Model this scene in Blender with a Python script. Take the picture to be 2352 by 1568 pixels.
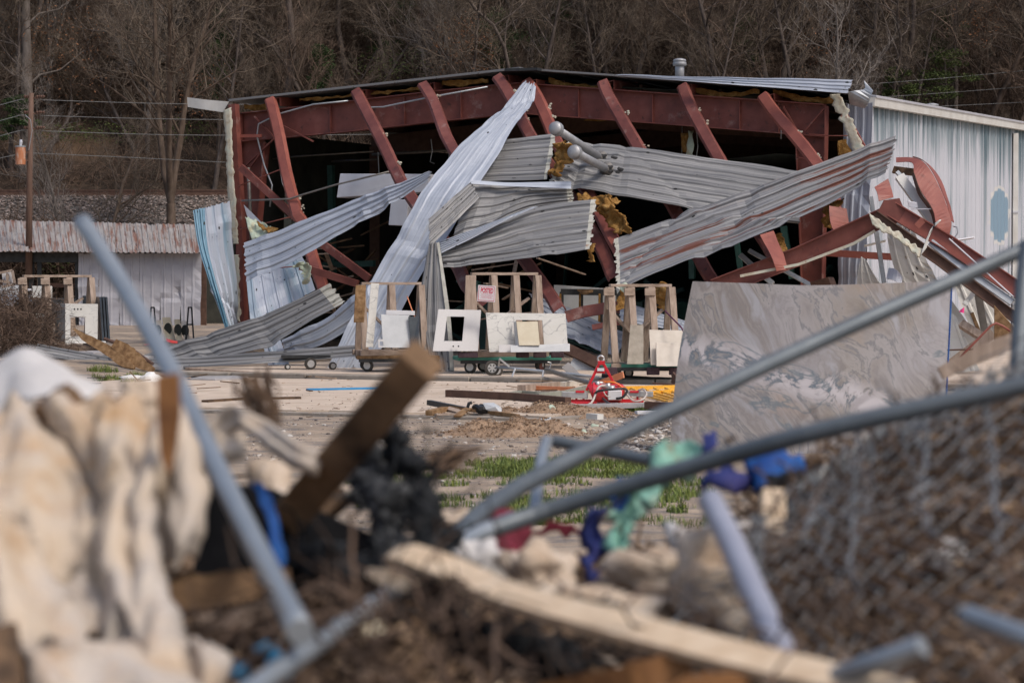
import bpy, math, random
from mathutils import Vector, Matrix, noise
V = Vector
R = math.radians
for o in list(bpy.data.objects):
    bpy.data.objects.remove(o, do_unlink=True)
scene = bpy.context.scene
COL = scene.collection

# ------------------------------------------------------------------ camera, sky, sun, exposure
FPX = 2352 * 85 / 36.0
CAMZ = 1.8
PITCH = math.atan(139 / FPX)
cam_d = bpy.data.cameras.new('camera')
cam = bpy.data.objects.new('camera', cam_d)
COL.objects.link(cam)
cam.location = (0, 0, CAMZ)
cam.rotation_euler = (math.pi / 2 - PITCH, 0, 0)
cam_d.lens = 85
cam_d.sensor_width = 36
cam_d.clip_start = 0.2
cam_d.clip_end = 800
cam_d.dof.use_dof = True
cam_d.dof.focus_distance = 47
cam_d.dof.aperture_fstop = 3.8
cam_d.dof.aperture_blades = 9
scene.camera = cam

SUN = V((0.44, -0.40, 0.80)).normalized()
world = bpy.data.worlds.new('World')
scene.world = world
world.use_nodes = True
wn = world.node_tree
bg = wn.nodes['Background']
sky = wn.nodes.new('ShaderNodeTexSky')
sky.sky_type = 'NISHITA'
sky.sun_disc = False
sky.sun_elevation = math.asin(SUN.z)
sky.sun_rotation = math.atan2(SUN.x, SUN.y)
sky.air_density = 1.0
sky.dust_density = 4.0
sky.ozone_density = 1.0
wn.links.new(sky.outputs[0], bg.inputs[0])
bg.inputs[1].default_value = 0.14
sun_d = bpy.data.lights.new('sun', 'SUN')
sun = bpy.data.objects.new('sun', sun_d)
COL.objects.link(sun)
sun.rotation_euler = SUN.to_track_quat('Z', 'Y').to_euler()
sun.location = (0, 0, 60)
sun_d.energy = 1.5
sun_d.angle = R(12)
sun_d.color = (1.0, 0.95, 0.88)
scene.view_settings.view_transform = 'Standard'
scene.view_settings.look = 'None'
scene.view_settings.gamma = 1
scene.view_settings.use_curve_mapping = False
scene.view_settings.exposure = 0.22
scene.render.engine = 'CYCLES'
scene.cycles.use_denoising = True
scene.cycles.max_bounces = 6
scene.cycles.diffuse_bounces = 3

# ------------------------------------------------------------------ helpers
def P(u, v, Y):
    """point of the place seen at (u, v) of the 2352x1568 photograph, Y metres ahead"""
    a = (u - 1176) / FPX
    b = (784 - v) / FPX
    dy = math.cos(PITCH) + b * math.sin(PITCH)
    dz = -math.sin(PITCH) + b * math.cos(PITCH)
    t = Y / dy
    return V((a * t, Y, CAMZ + dz * t))

BD = V((0.918, -0.396, 0))      # along the warehouse front, to the right
BB = V((0.396, 0.918, 0))       # towards its rear
FA = V((-6.2, 55.6, 0))         # left column of the standing frame

def lineY(u, Q):
    """distance ahead where the sight line of column u meets the line through Q along BD"""
    k = (u - 1176) / FPX
    t = (k * Q.y - Q.x) / (BD.x - k * BD.y)
    return Q.y + t * BD.y

def YF(u, off=0.0):
    return lineY(u, FA + BB * off)

def ln(u, u0, Y0):
    return lineY(u, V(((u0 - 1176) / FPX * Y0, Y0, 0)))

def nz(p, s=1.0, o=0.0):
    return noise.noise(V((p[0] * s + o, p[1] * s + o * 1.7, p[2] * s - o)))

class MB:
    def __init__(s):
        s.v = []; s.f = []; s.uv = None; s.mi = []; s.smooth = False
    def add(s, vs, fs, mi=0):
        n = len(s.v)
        s.v.extend(vs)
        for f in fs:
            s.f.append(tuple(i + n for i in f)); s.mi.append(mi)
        return s
    def hexa(s, c8, mi=0):
        return s.add(c8, [(0, 3, 2, 1), (4, 5, 6, 7), (0, 1, 5, 4), (1, 2, 6, 5), (2, 3, 7, 6), (3, 0, 4, 7)], mi)
    def box(s, c, size, rot=None, mi=0):
        c = V(c); h = [x / 2 for x in size]
        M = rot if rot is not None else Matrix.Identity(3)
        co = [(-1, -1, -1), (1, -1, -1), (1, 1, -1), (-1, 1, -1), (-1, -1, 1), (1, -1, 1), (1, 1, 1), (-1, 1, 1)]
        return s.hexa([c + M @ V((a * h[0], b * h[1], d * h[2])) for a, b, d in co], mi)
    def bar(s, p0, p1, w, h, up=(0, 0, 1), mi=0, taper=1.0, jag=0.0, rng=random):
        p0 = V(p0); p1 = V(p1); z = (p1 - p0).normalized(); up = V(up)
        x = z.cross(up)
        if x.length < 1e-4: x = z.cross(V((0, 1, 0)))
        x.normalize(); y = x.cross(z).normalized()
        if x.cross(y).dot(z) < 0: x = -x
        q = [(-1, -1), (1, -1), (1, 1), (-1, 1)]
        a = [p0 + x * (i * w / 2) + y * (j * h / 2) - z * (rng.random() * jag) for i, j in q]
        b = [p1 + x * (i * w / 2 * taper) + y * (j * h / 2 * taper) + z * (rng.random() * jag) for i, j in q]
        return s.hexa(a + b, mi)
    def tube(s, pts, r, n=8, cap=True, mi=0):
        pts = [V(p) for p in pts]
        m = len(pts)
        rs = r if isinstance(r, (list, tuple)) else [r] * m
        t0 = (pts[1] - pts[0]).normalized()
        x = t0.cross(V((0, 0, 1)))
        if x.length < 1e-3: x = t0.cross(V((0, 1, 0)))
        x.normalize()
        base = len(s.v)
        for i, p in enumerate(pts):
            t = (pts[min(i + 1, m - 1)] - pts[max(i - 1, 0)])
            if t.length < 1e-9: t = t0
            t = t.normalized()
            x = (x - t * x.dot(t))
            if x.length < 1e-6: x = t.cross(V((0.3, 0.5, 0.8)))
            x.normalize(); y = t.cross(x)
            for k in range(n):
                a = 2 * math.pi * k / n
                s.v.append(p + (x * math.cos(a) + y * math.sin(a)) * rs[i])
        for i in range(m - 1):
            for k in range(n):
                k2 = (k + 1) % n
                s.f.append((base + i * n + k, base + i * n + k2, base + (i + 1) * n + k2, base + (i + 1) * n + k)); s.mi.append(mi)
        if cap:
            s.f.append(tuple(base + k for k in reversed(range(n)))); s.mi.append(mi)
            s.f.append(tuple(base + (m - 1) * n + k for k in range(n))); s.mi.append(mi)
        return s
    def prism(s, poly, ext, mi=0):
        n = len(poly); ext = V(ext)
        a = [V(p) for p in poly]; b = [p + ext for p in a]
        fs = [tuple(range(n)), tuple(reversed(range(n, 2 * n)))] + [((i + 1) % n, i, n + i, n + (i + 1) % n) for i in range(n)]
        return s.add(a + b, fs, mi)
    def grid(s, rows, mi=0, mif=None):
        nr = len(rows); nc = len(rows[0]); base = len(s.v)
        for r in rows: s.v.extend(r)
        for i in range(nr - 1):
            for j in range(nc - 1):
                s.f.append((base + i * nc + j, base + i * nc + j + 1, base + (i + 1) * nc + j + 1, base + (i + 1) * nc + j))
                s.mi.append(mif(i, j) if mif else mi)
        return s
    def ball(s, c, r, sc=(1, 1, 1), jit=0.0, nu=8, nv=6, rng=random, mi=0, ns=0.0):
        c = V(c); rows = []
        off = rng.random() * 50
        for i in range(nv + 1):
            th = math.pi * i / nv; row = []
            for j in range(nu):
                ph = 2 * math.pi * j / nu
                d = V((math.sin(th) * math.cos(ph), math.sin(th) * math.sin(ph), math.cos(th)))
                k = 1 + ns * nz(d, 1.6, off) + (rng.random() - .5) * jit
                row.append(c + V((d.x * sc[0], d.y * sc[1], d.z * sc[2])) * r * k)
            if i in (0, nv): row = [row[0]] * nu
            row.append(row[0]); rows.append(row)
        return s.grid(rows, mi)
    def stone(s, c, r, rng, flat=.7, mi=0):
        c = V(c); rot = Matrix.Rotation(rng.random() * 6.3, 3, 'Z') @ Matrix.Rotation((rng.random() - .5) * 1.2, 3, 'X')
        d = [(1, 0, 0), (0, 1, 0), (-1, 0, 0), (0, -1, 0), (.55, .5, .75), (-.5, .55, .7), (-.5, -.55, .75), (.55, -.5, .7), (0, 0, -.9)]
        vs = [c + rot @ V((a * r * rng.uniform(.7, 1.3), b * r * rng.uniform(.6, 1.2), e * r * flat * rng.uniform(.7, 1.2))) for a, b, e in d]
        return s.add(vs, [(0, 1, 4), (1, 5, 4), (1, 2, 5), (2, 6, 5), (2, 3, 6), (3, 7, 6), (3, 0, 7), (0, 4, 7), (4, 5, 6, 7), (1, 0, 8), (2, 1, 8), (3, 2, 8), (0, 3, 8)], mi)

def mesh_of(name, mb, mats, origin=V((0, 0, 0)), smooth=False):
    me = bpy.data.meshes.new(name)
    me.from_pydata([tuple(V(v) - origin) for v in mb.v], [], mb.f)
    for m in (mats if isinstance(mats, (list, tuple)) else [mats]):
        me.materials.append(m)
    if any(mb.mi): me.polygons.foreach_set('material_index', mb.mi)
    if smooth: me.polygons.foreach_set('use_smooth', [True] * len(me.polygons))
    if mb.uv:
        uvl = me.uv_layers.new(name='UVMap')
        li = 0; data = []
        for f in mb.f:
            for i in f: data.extend(mb.uv[i])
        uvl.data.foreach_set('uv', data)
    me.update()
    return me

def wloc(o):
    l = V((0, 0, 0))
    while o is not None:
        l = l + o.location; o = o.parent
    return l

def obj(name, mb, mat, parent=None, smooth=False, bevel=0.0, solid=0.0, label=None, origin=None):
    """parts: vertices given in world space, stored relative to the (unrotated) parent"""
    if origin is None:
        if parent is not None: origin = wloc(parent)
        else:
            xs = [v[0] for v in mb.v]; ys = [v[1] for v in mb.v]; zs = [v[2] for v in mb.v]
            origin = V(((min(xs) + max(xs)) / 2, (min(ys) + max(ys)) / 2, min(zs)))
    me = mesh_of(name, mb, mat, origin, smooth)
    o = bpy.data.objects.new(name, me)
    COL.objects.link(o)
    if parent is not None: o.parent = parent
    else: o.location = origin
    if solid:
        m = o.modifiers.new('thickness', 'SOLIDIFY'); m.thickness = solid; m.offset = 0
    if bevel:
        m = o.modifiers.new('edges', 'BEVEL'); m.width = bevel; m.segments = 1; m.limit_method = 'ANGLE'
    if label: o['label'] = label
    return o

def tag(o, label, cat, group=None, kind=None):
    o['label'] = label; o['category'] = cat
    if group: o['group'] = group
    if kind: o['kind'] = kind
    return o

def thing(name, label, cat, loc, group=None):
    o = bpy.data.objects.new(name, None)
    o.empty_display_size = .2
    COL.objects.link(o); o.location = loc
    return tag(o, label, cat, group)

def struct(name, mb, mat, smooth=False, **k):
    o = obj(name, mb, mat, None, smooth, **k); o['kind'] = 'structure'; return o

def stuff(name, mb, mat, label, cat, parent=None, smooth=False):
    o = obj(name, mb, mat, parent, smooth); o['kind'] = 'stuff'; o['label'] = label
    if parent is None: o['category'] = cat
    return o

# ------------------------------------------------------------------ materials
def ramp(nt, cols, pos=None):
    r = nt.nodes.new('ShaderNodeValToRGB'); e = r.color_ramp.elements
    n = len(cols)
    pos = pos or [0.3 + 0.4 * i / max(1, n - 1) for i in range(n)]
    while len(e) < n: e.new(.5)
    for i in range(n):
        e[i].position = pos[i]; e[i].color = (*cols[i], 1)
    return r

def NM(name, cols, scale=5, detail=6, rough=.75, metal=0.0, bump=.25, bscale=None, bdist=.01, stretch=(1, 1, 1),
       coord='Object', patches=(), pos=None, island=None, nrough=.6, distort=0.0):
    m = bpy.data.materials.new(name); m.use_nodes = True
    nt = m.node_tree; N = nt.nodes; L = nt.links
    b = N['Principled BSDF']
    tc = N.new('ShaderNodeTexCoord')
    mp = N.new('ShaderNodeMapping'); mp.inputs['Scale'].default_value = stretch
    L.new(tc.outputs[coord], mp.inputs[0])
    n1 = N.new('ShaderNodeTexNoise'); n1.inputs['Scale'].default_value = scale; n1.inputs['Detail'].default_value = detail
    n1.inputs['Roughness'].default_value = nrough; n1.inputs['Distortion'].default_value = distort
    L.new(mp.outputs[0], n1.inputs['Vector'])
    rp = ramp(nt, cols, pos)
    L.new(n1.outputs['Fac'], rp.inputs[0])
    out = rp.outputs[0]
    if island:
        g = N.new('ShaderNodeNewGeometry'); r2 = ramp(nt, island, [i / max(1, len(island) - 1) for i in range(len(island))])
        L.new(g.outputs['Random Per Island'], r2.inputs[0])
        mx = N.new('ShaderNodeMix'); mx.data_type = 'RGBA'; mx.blend_type = 'MULTIPLY'; mx.inputs[0].default_value = 1
        L.new(out, mx.inputs[6]); L.new(r2.outputs[0], mx.inputs[7]); out = mx.outputs[2]
    for i, (pc, ps, lo, hi, pst) in enumerate(patches):
        mp2 = N.new('ShaderNodeMapping'); mp2.inputs['Scale'].default_value = pst; mp2.inputs['Location'].default_value = (3.1 * i + 1, 1.7 * i, i * 2.3)
        L.new(tc.outputs[coord], mp2.inputs[0])
        n2 = N.new('ShaderNodeTexNoise'); n2.inputs['Scale'].default_value = ps; n2.inputs['Detail'].default_value = 7
        n2.inputs['Roughness'].default_value = .65
        L.new(mp2.outputs[0], n2.inputs['Vector'])
        mr = N.new('ShaderNodeMapRange'); mr.inputs[1].default_value = lo; mr.inputs[2].default_value = hi
        L.new(n2.outputs['Fac'], mr.inputs[0])
        mx = N.new('ShaderNodeMix'); mx.data_type = 'RGBA'
        L.new(mr.outputs[0], mx.inputs[0]); L.new(out, mx.inputs[6]); mx.inputs[7].default_value = (*pc, 1); out = mx.outputs[2]
    L.new(out, b.inputs['Base Color'])
    b.inputs['Specular IOR Level'].default_value = .5 if rough < .7 else (.3 if rough < .85 else .15)
    b.inputs['Roughness'].default_value = rough; b.inputs['Metallic'].default_value = metal
    if bump:
        n3 = N.new('ShaderNodeTexNoise'); n3.inputs['Scale'].default_value = bscale or scale * 4; n3.inputs['Detail'].default_value = 6
        L.new(mp.outputs[0], n3.inputs['Vector'])
        bp = N.new('ShaderNodeBump'); bp.inputs['Strength'].default_value = bump; bp.inputs['Distance'].default_value = bdist
        L.new(n3.outputs['Fac'], bp.inputs['Height']); L.new(bp.outputs[0], b.inputs['Normal'])
    m['b'] = 1
    return m

RUST = (.16, .055, .03)
WH = (1, 1, 1)
M = {}
M['red'] = NM('red oxide steel', [(.105, .028, .022), (.155, .043, .033), (.20, .065, .05)], 2.5, 8, .6, bump=.1,
              patches=[((.26, .17, .15), 2.4, .58, .74, (1, 1, 1)), ((.06, .022, .018), 5, .60, .70, (1, 1, 1)), ((.30, .26, .24), 13, .70, .74, (1, 1, 1))])
M['red2'] = NM('bright red oxide steel', [(.19, .05, .037), (.28, .085, .06)], 3, 8, .55, bump=.1,
               patches=[((.14, .04, .03), 4, .58, .72, (1, 1, 1))])
UVS = (14, .35, 1)
M['galv'] = NM('pale galvanised sheet', [(.25, .28, .34), (.38, .41, .47), (.50, .53, .58)], 1.0, 9, .55, .25, .12, 8, coord='UV', stretch=UVS,
               patches=[((.27, .30, .36), 1.4, .58, .75, (3, .6, 1)), ((.22, .10, .07), 3, .74, .80, (8, 1.5, 1))])
M['galv_grey'] = NM('weathered grey sheet', [(.055, .055, .058), (.13, .13, .135), (.22, .217, .217), (.37, .36, .35)], 1.0, 9, .6, .15, .2, 8, coord='UV', stretch=(18, .3, 1),
                    patches=[((.50, .49, .46), 1.2, .60, .72, (14, .4, 1)), ((.16, .06, .045), 1.5, .69, .74, (10, .6, 1))])
M['galv_rust'] = NM('rust streaked grey sheet', [(.06, .06, .065), (.14, .14, .15), (.23, .23, .235), (.35, .34, .34)], 1.0, 9, .6, .15, .2, 8, coord='UV', stretch=(18, .3, 1),
                    patches=[((.46, .45, .44), 1.2, .62, .74, (14, .4, 1)), ((.13, .045, .03), 1.0, .56, .60, (7, .4, 1))])
M['cream'] = NM('flaking cream coating', [(.33, .32, .28), (.48, .47, .42)], 9, 6, .8, bump=.5, patches=[((.25, .13, .07), 6, .62, .72, (1, 1, 1))])
M['blue_sheet'] = NM('faded blue wall sheet', [(.28, .32, .39), (.36, .39, .46), (.26, .32, .39), (.11, .21, .28)], 1.0, 6, .5, .1, .1, 8, coord='UV', stretch=(3.5, .25, 1), pos=[.32, .47, .58, .72])
M['duct'] = NM('white painted sheet metal', [(.48, .48, .52), (.58, .58, .62)], 2, 5, .35, .2, .1)
M['galv_plain'] = NM('zinc steel', [(.28, .30, .32), (.42, .44, .46)], 6, 6, .4, .6, .1)
M['trim'] = NM('cream white trim', [(.52, .50, .46), (.66, .65, .62)], 2, 5, .5, bump=.05, patches=[((.35, .28, .2), 5, .66, .75, (1, 1, 1))])
M['insul'] = NM('yellow glass wool', [(.13, .065, .02), (.27, .14, .04), (.42, .26, .10)], 8, 8, .95, bump=1.0, bscale=40, bdist=.03)
M['facing'] = NM('torn mint facing paper', [(.36, .43, .33), (.46, .52, .42), (.42, .34, .2)], 5, 6, .8, bump=.4)
M['foam'] = NM('cream torn insulation edge', [(.36, .30, .22), (.48, .45, .37), (.42, .45, .38)], 7, 7, .9, bump=.6, patches=[((.25, .10, .07), 4, .62, .68, (1, 1, 1))])
M['dark_metal'] = NM('black steel', [(.015, .016, .018), (.05, .05, .05)], 6, 5, .5, .3, .1)
M['conduit'] = NM('grey brown pipe', [(.14, .13, .12), (.22, .20, .18)], 8, 5, .5, .4, .1)
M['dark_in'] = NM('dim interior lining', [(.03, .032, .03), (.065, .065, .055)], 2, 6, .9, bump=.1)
M['green'] = NM('worn green paint', [(.03, .18, .13), (.07, .27, .20)], 5, 7, .6, bump=.1, patches=[((.16, .09, .06), 6, .62, .70, (1, 1, 1))])
M['dkgreen'] = NM('dark green machine paint', [(.012, .045, .04), (.03, .09, .075)], 5, 4, .5, bump=.1)
M['wood'] = NM('weathered lumber', [(.20, .145, .11), (.32, .245, .195), (.42, .33, .27)], 1.0, 8, .85, bump=.3, bscale=6, stretch=(14, 14, 1.2), distort=.4,
               patches=[((.07, .045, .035), 9, .70, .76, (1, 1, 1))])
M['woodx'] = NM('weathered lumber lying', [(.20, .145, .11), (.32, .245, .195), (.42, .33, .27)], 1.0, 8, .85, bump=.3, bscale=6, stretch=(1.5, 14, 14), distort=.4,
                patches=[((.07, .045, .035), 9, .70, .76, (1, 1, 1))])
M['wood_brown'] = NM('brown split wood', [(.11, .06, .03), (.22, .13, .065), (.34, .22, .12)], 3, 8, .85, bump=.5, bscale=14, stretch=(3, 3, 3))
M['wood_dark'] = NM('soaked dark wood', [(.035, .02, .012), (.10, .06, .035), (.18, .11, .06)], 6, 8, .8, bump=.5, bscale=30)
M['wood_pale'] = NM('fresh split pine', [(.50, .36, .24), (.62, .48, .34), (.70, .57, .43)], 8, 6, .7, bump=.4, bscale=40, stretch=(1, 5, 5))
M['wood_orange'] = NM('orange brown wood', [(.12, .05, .018), (.30, .14, .05)], 14, 6, .7, bump=.4, bscale=50)
M['conc'] = NM('sunned concrete', [(.40, .315, .245), (.50, .405, .325), (.57, .475, .39)], 1.2, 10, .9, bump=.3, bscale=30, nrough=.7,
               patches=[((.36, .28, .21), .5, .56, .74, (1, 2.5, 1)), ((.26, .21, .165), 14, .70, .78, (1, 1, 1))])
M['conc2'] = NM('grey concrete kerb', [(.20, .175, .15), (.33, .29, .25)], 3, 9, .9, bump=.4, bscale=30, patches=[((.06, .05, .045), 2.2, .60, .68, (1, 1, 3))])
M['paver'] = NM('grey flagstone', [(.25, .24, .24), (.36, .34, .34)], 5, 6, .85, bump=.3)
M['stone_w'] = NM('white veined stone', [(.50, .485, .45), (.58, .565, .535)], 2, 6, .4, bump=0, patches=[((.30, .29, .28), 1.5, .66, .69, (1, 1.2, 5)), ((.55, .42, .25), .9, .64, .8, (1, 1, 1))])
M['stone_g'] = NM('pale grey stone', [(.40, .41, .42), (.50, .51, .52)], 3, 6, .4, bump=0, patches=[((.3, .31, .33), 40, .62, .7, (1, 1, 1))])
M['stone_q'] = NM('speckled pale quartz', [(.47, .45, .44), (.52, .50, .49)], 60, 4, .4, bump=0)
M['stone_b'] = NM('beige stone', [(.48, .42, .35), (.60, .54, .47)], 4, 6, .5, bump=.05)
M['stone_tan'] = NM('tan limestone', [(.47, .40, .28), (.58, .52, .40)], 3, 6, .6, bump=.1)
M['stone_br'] = NM('brown leathered stone', [(.20, .17, .13), (.32, .28, .23)], 8, 7, .5, bump=.2)
M['stone_k'] = NM('black stone', [(.02, .025, .03), (.05, .06, .07)], 5, 5, .3, bump=.1)
M['paper'] = NM('white sheet', [(.60, .59, .61), (.66, .65, .66)], 2, 3, .6, bump=.03)
M['tyre'] = NM('dusty rubber', [(.03, .028, .026), (.09, .08, .07)], 8, 5, .85, bump=.1)
M['hub'] = NM('aluminium', [(.45, .44, .43), (.6, .6, .6)], 6, 4, .35, .6, .05)
M['lred'] = NM('bright red enamel', [(.50, .012, .025), (.58, .02, .03)], 4, 3, .3, bump=.02)
M['lred'].node_tree.nodes['Principled BSDF'].inputs['Coat Weight'].default_value = .4
M['signred'] = NM('sign red ink', [(.50, .01, .05), (.55, .015, .06)], 4, 3, .6, bump=0)
M['yellow'] = NM('yellow enamel', [(.70, .33, .02), (.80, .42, .04)], 4, 4, .5, bump=.05, patches=[((.30, .12, .04), 8, .66, .72, (1, 1, 1))])
M['blue'] = NM('blue plastic', [(.02, .20, .45), (.04, .28, .55)], 6, 4, .4, bump=.1)
M['hose'] = NM('milky hose', [(.42, .36, .33), (.5, .44, .40)], 6, 4, .4, bump=0)
M['orange'] = NM('orange paint', [(.50, .16, .07), (.62, .24, .11)], 6, 4, .6, bump=.05)
M['orange_hose'] = NM('orange tube', [(.75, .12, .03), (.80, .25, .03)], 6, 4, .4, bump=0)
M['brown_steel'] = NM('rusted brown steel', [(.075, .04, .03), (.13, .075, .055)], 6, 7, .8, bump=.3)
M['greygreen'] = NM('grey green painted steel', [(.20, .21, .17), (.30, .30, .25)], 5, 6, .6, bump=.1, patches=[(RUST, 5, .60, .68, (1, 1, 1))])
M['pinkflag'] = NM('neon pink tape', [(.85, .05, .25), (.9, .08, .3)], 4, 2, .5, bump=0)
M['redtape'] = NM('red tape', [(.70, .05, .04), (.8, .08, .06)], 4, 2, .5, bump=0)
M['purple'] = NM('purple strap', [(.07, .02, .05), (.12, .04, .08)], 8, 3, .7, bump=.1)
M['carpet'] = NM('plum carpet scrap', [(.045, .03, .035), (.09, .06, .07)], 30, 4, .95, bump=.5)
M['trans'] = NM('rusty transformer paint', [(.50, .42, .36), (.42, .16, .07), (.24, .07, .03)], 2.2, 8, .6, bump=.1, stretch=(3, 3, 1))
M['pole'] = NM('creosote pole', [(.10, .06, .045), (.17, .11, .085)], 2, 7, .9, bump=.3, stretch=(8, 8, 1))
M['bark'] = NM('grey brown bark', [(.05, .04, .035), (.10, .08, .07), (.16, .13, .115)], 3, 8, .9, bump=.5, bscale=20, stretch=(2, 2, .7))
M['bark_pale'] = NM('pale bark', [(.09, .075, .065), (.16, .135, .12), (.22, .19, .17)], 3, 8, .9, bump=.5, bscale=20, stretch=(2, 2, .7))
M['bark_warm'] = NM('warm brown bark', [(.06, .04, .03), (.11, .08, .06), (.17, .125, .10)], 3, 8, .9, bump=.5, bscale=20, stretch=(2, 2, .7))
M['twig'] = NM('bare twigs', [(.11, .086, .066), (.185, .15, .12)], 1.2, 3, .9, bump=0, island=[(.6, .6, .6), (1.2, 1.15, 1.1)])
M['twig_pale'] = NM('pale bare twigs', [(.17, .145, .13), (.26, .225, .205)], 1.2, 3, .9, bump=0, island=[(.6, .6, .6), (1.2, 1.2, 1.15)])
M['twig_warm'] = NM('warm bare twigs', [(.13, .092, .07), (.205, .15, .118)], 1.2, 3, .9, bump=0, island=[(.6, .6, .6), (1.2, 1.15, 1.1)])
M['brush'] = NM('dead brush stems', [(.09, .062, .048), (.16, .115, .09)], .6, 3, .95, bump=0, island=[(.45, .45, .45), (1.2, 1.15, 1.1)])
M['leaf_brown'] = NM('clinging dead leaves', [(.20, .10, .055), (.32, .17, .10)], 1, 3, .9, bump=0, island=[(.5, .5, .5), (1.2, 1.1, 1.0)])
M['leaf'] = NM('evergreen foliage', [(.020, .040, .014), (.045, .075, .025)], .8, 3, .8, bump=0, island=[(.5, .55, .5), (1.5, 1.4, 1.2)])
M['leaf_lt'] = NM('young green foliage', [(.04, .06, .018), (.075, .10, .03)], .8, 3, .8, bump=0, island=[(.5, .55, .5), (1.4, 1.3, 1.1)])
M['grass'] = NM('spring grass blades', [(.07, .11, .03), (.14, .19, .055)], 2, 3, .7, bump=0, island=[(.5, .55, .5), (1.2, 1.1, .9), (1.7, 1.4, 1.1)])
M['stones'] = NM('mixed gravel', [(.30, .28, .26), (.36, .33, .30)], 3, 4, .9, bump=.2, island=[(.25, .24, .26), (.7, .62, .58), (1.0, .92, .88), (1.9, 1.9, 1.9)])
M['ballast'] = NM('rail ballast', [(.14, .12, .11), (.20, .175, .16)], 3, 4, .95, bump=.2, island=[(.3, .28, .28), (.9, .8, .75), (1.3, 1.2, 1.15), (2.0, 1.9, 1.85)])
M['clod'] = NM('earth clods', [(.25, .165, .105), (.36, .25, .17)], 5, 5, .95, bump=.4, island=[(.35, .3, .28), (.9, .9, .9), (1.15, 1.15, 1.15)])
M['dirt'] = NM('brown earth heap', [(.20, .13, .08), (.31, .21, .14), (.40, .29, .20)], 5, 10, .95, bump=1, bscale=22, bdist=.04, nrough=.75,
               patches=[((.09, .06, .045), 14, .60, .68, (1, 1, 1))])
M['white_rag'] = NM('white plaster and rag', [(.62, .60, .58), (.75, .74, .72)], 8, 4, .9, bump=.5)
M['cloth'] = NM('dirty cream felt', [(.33, .23, .15), (.50, .41, .32), (.42, .37, .33), (.56, .49, .41)], 4, 9, .95, bump=.6, bscale=60, bdist=.006,
                patches=[((.40, .24, .11), 5, .50, .72, (1, 1, .6)), ((.25, .20, .17), 60, .60, .72, (1, 1, 1)), ((.40, .24, .12), 5, .64, .80, (1, 1, .5))])
M['net'] = NM('black shredded netting', [(.008, .009, .011), (.03, .032, .035)], 14, 6, .88, bump=.6, bscale=60)
M['net_grey'] = NM('grey mottled netting', [(.012, .013, .015), (.09, .092, .095)], 18, 6, .8, bump=.6, bscale=60)
M['pipe'] = NM('galvanised fence pipe', [(.25, .28, .31), (.34, .37, .40)], 5, 5, .38, .45, .05)
M['pipe_dk'] = NM('dull grey fence pipe', [(.085, .10, .115), (.14, .16, .175)], 5, 5, .5, .3, .05)
M['pipe_lilac'] = NM('pale zinc pipe', [(.34, .34, .40), (.44, .44, .50)], 5, 5, .4, .3, .05)
M['wire'] = NM('chain link wire', [(.16, .165, .17), (.26, .27, .28)], 5, 3, .5, .4, 0)
M['litter'] = NM('twig and leaf litter', [(.09, .06, .04), (.19, .13, .09), (.32, .225, .155)], 9, 9, .95, bump=1, bscale=40, bdist=.03,
                 patches=[((.02, .015, .012), 5, .56, .66, (1, 1, 1))])
M['scrap'] = NM('shredded debris', [(.22, .165, .12), (.31, .24, .18)], 8, 4, .9, bump=0, island=[(.10, .08, .08), (.5, .42, .35), (.9, .8, .7), (1.6, 1.5, 1.4)])
M['blue_dk'] = NM('deep teal sheet paint', [(.06, .15, .22), (.10, .22, .31)], 3, 5, .5, .1, .1)
M['black'] = NM('hollow shade black', [(.003, .003, .004), (.007, .007, .008)], 9, 5, .9, bump=.3)  # near-black colour carries the shade of the debris hollow
M['cable'] = NM('dark cable', [(.09, .09, .09), (.14, .14, .14)], 5, 3, .6, bump=0)
M['tar'] = NM('roof tar', [(.015, .015, .016), (.06, .06, .062)], 20, 5, .8, bump=.6)
M['blue_cloth'] = NM('royal blue cloth', [(.008, .035, .18), (.02, .11, .34)], 7, 5, .7, bump=.3)
M['cyan'] = NM('sky blue plastic', [(.015, .17, .36), (.08, .30, .48)], 12, 4, .4, bump=.2)
M['mint'] = NM('mint green cloth', [(.08, .22, .18), (.20, .38, .31), (.42, .55, .45)], 14, 6, .85, bump=.5, patches=[((.20, .16, .11), 9, .55, .68, (1, 1, 1))])
M['maroon'] = NM('maroon cloth', [(.09, .01, .02), (.17, .015, .03)], 7, 5, .8, bump=.3)
M['violet'] = NM('violet blue cloth', [(.012, .03, .14), (.04, .035, .13)], 7, 5, .8, bump=.3)
M['insul_old'] = NM('old beige insulation', [(.36, .26, .18), (.52, .42, .33), (.60, .54, .48)], 8, 8, .95, bump=.9, bscale=40, bdist=.02)
# ------------------------------------------------------------------ ribbed sheets
def catmull(vals, x):
    n = len(vals) - 1
    x = max(0, min(n - 1e-6, x)); i = int(x); f = x - i
    p0 = vals[max(i - 1, 0)]; p1 = vals[i]; p2 = vals[i + 1]; p3 = vals[min(i + 2, n)]
    return 0.5 * ((2 * p1) + (p2 - p0) * f + (2 * p0 - 5 * p1 + 4 * p2 - p3) * f * f + (3 * p1 - p0 - 3 * p2 + p3) * f * f * f)

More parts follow.
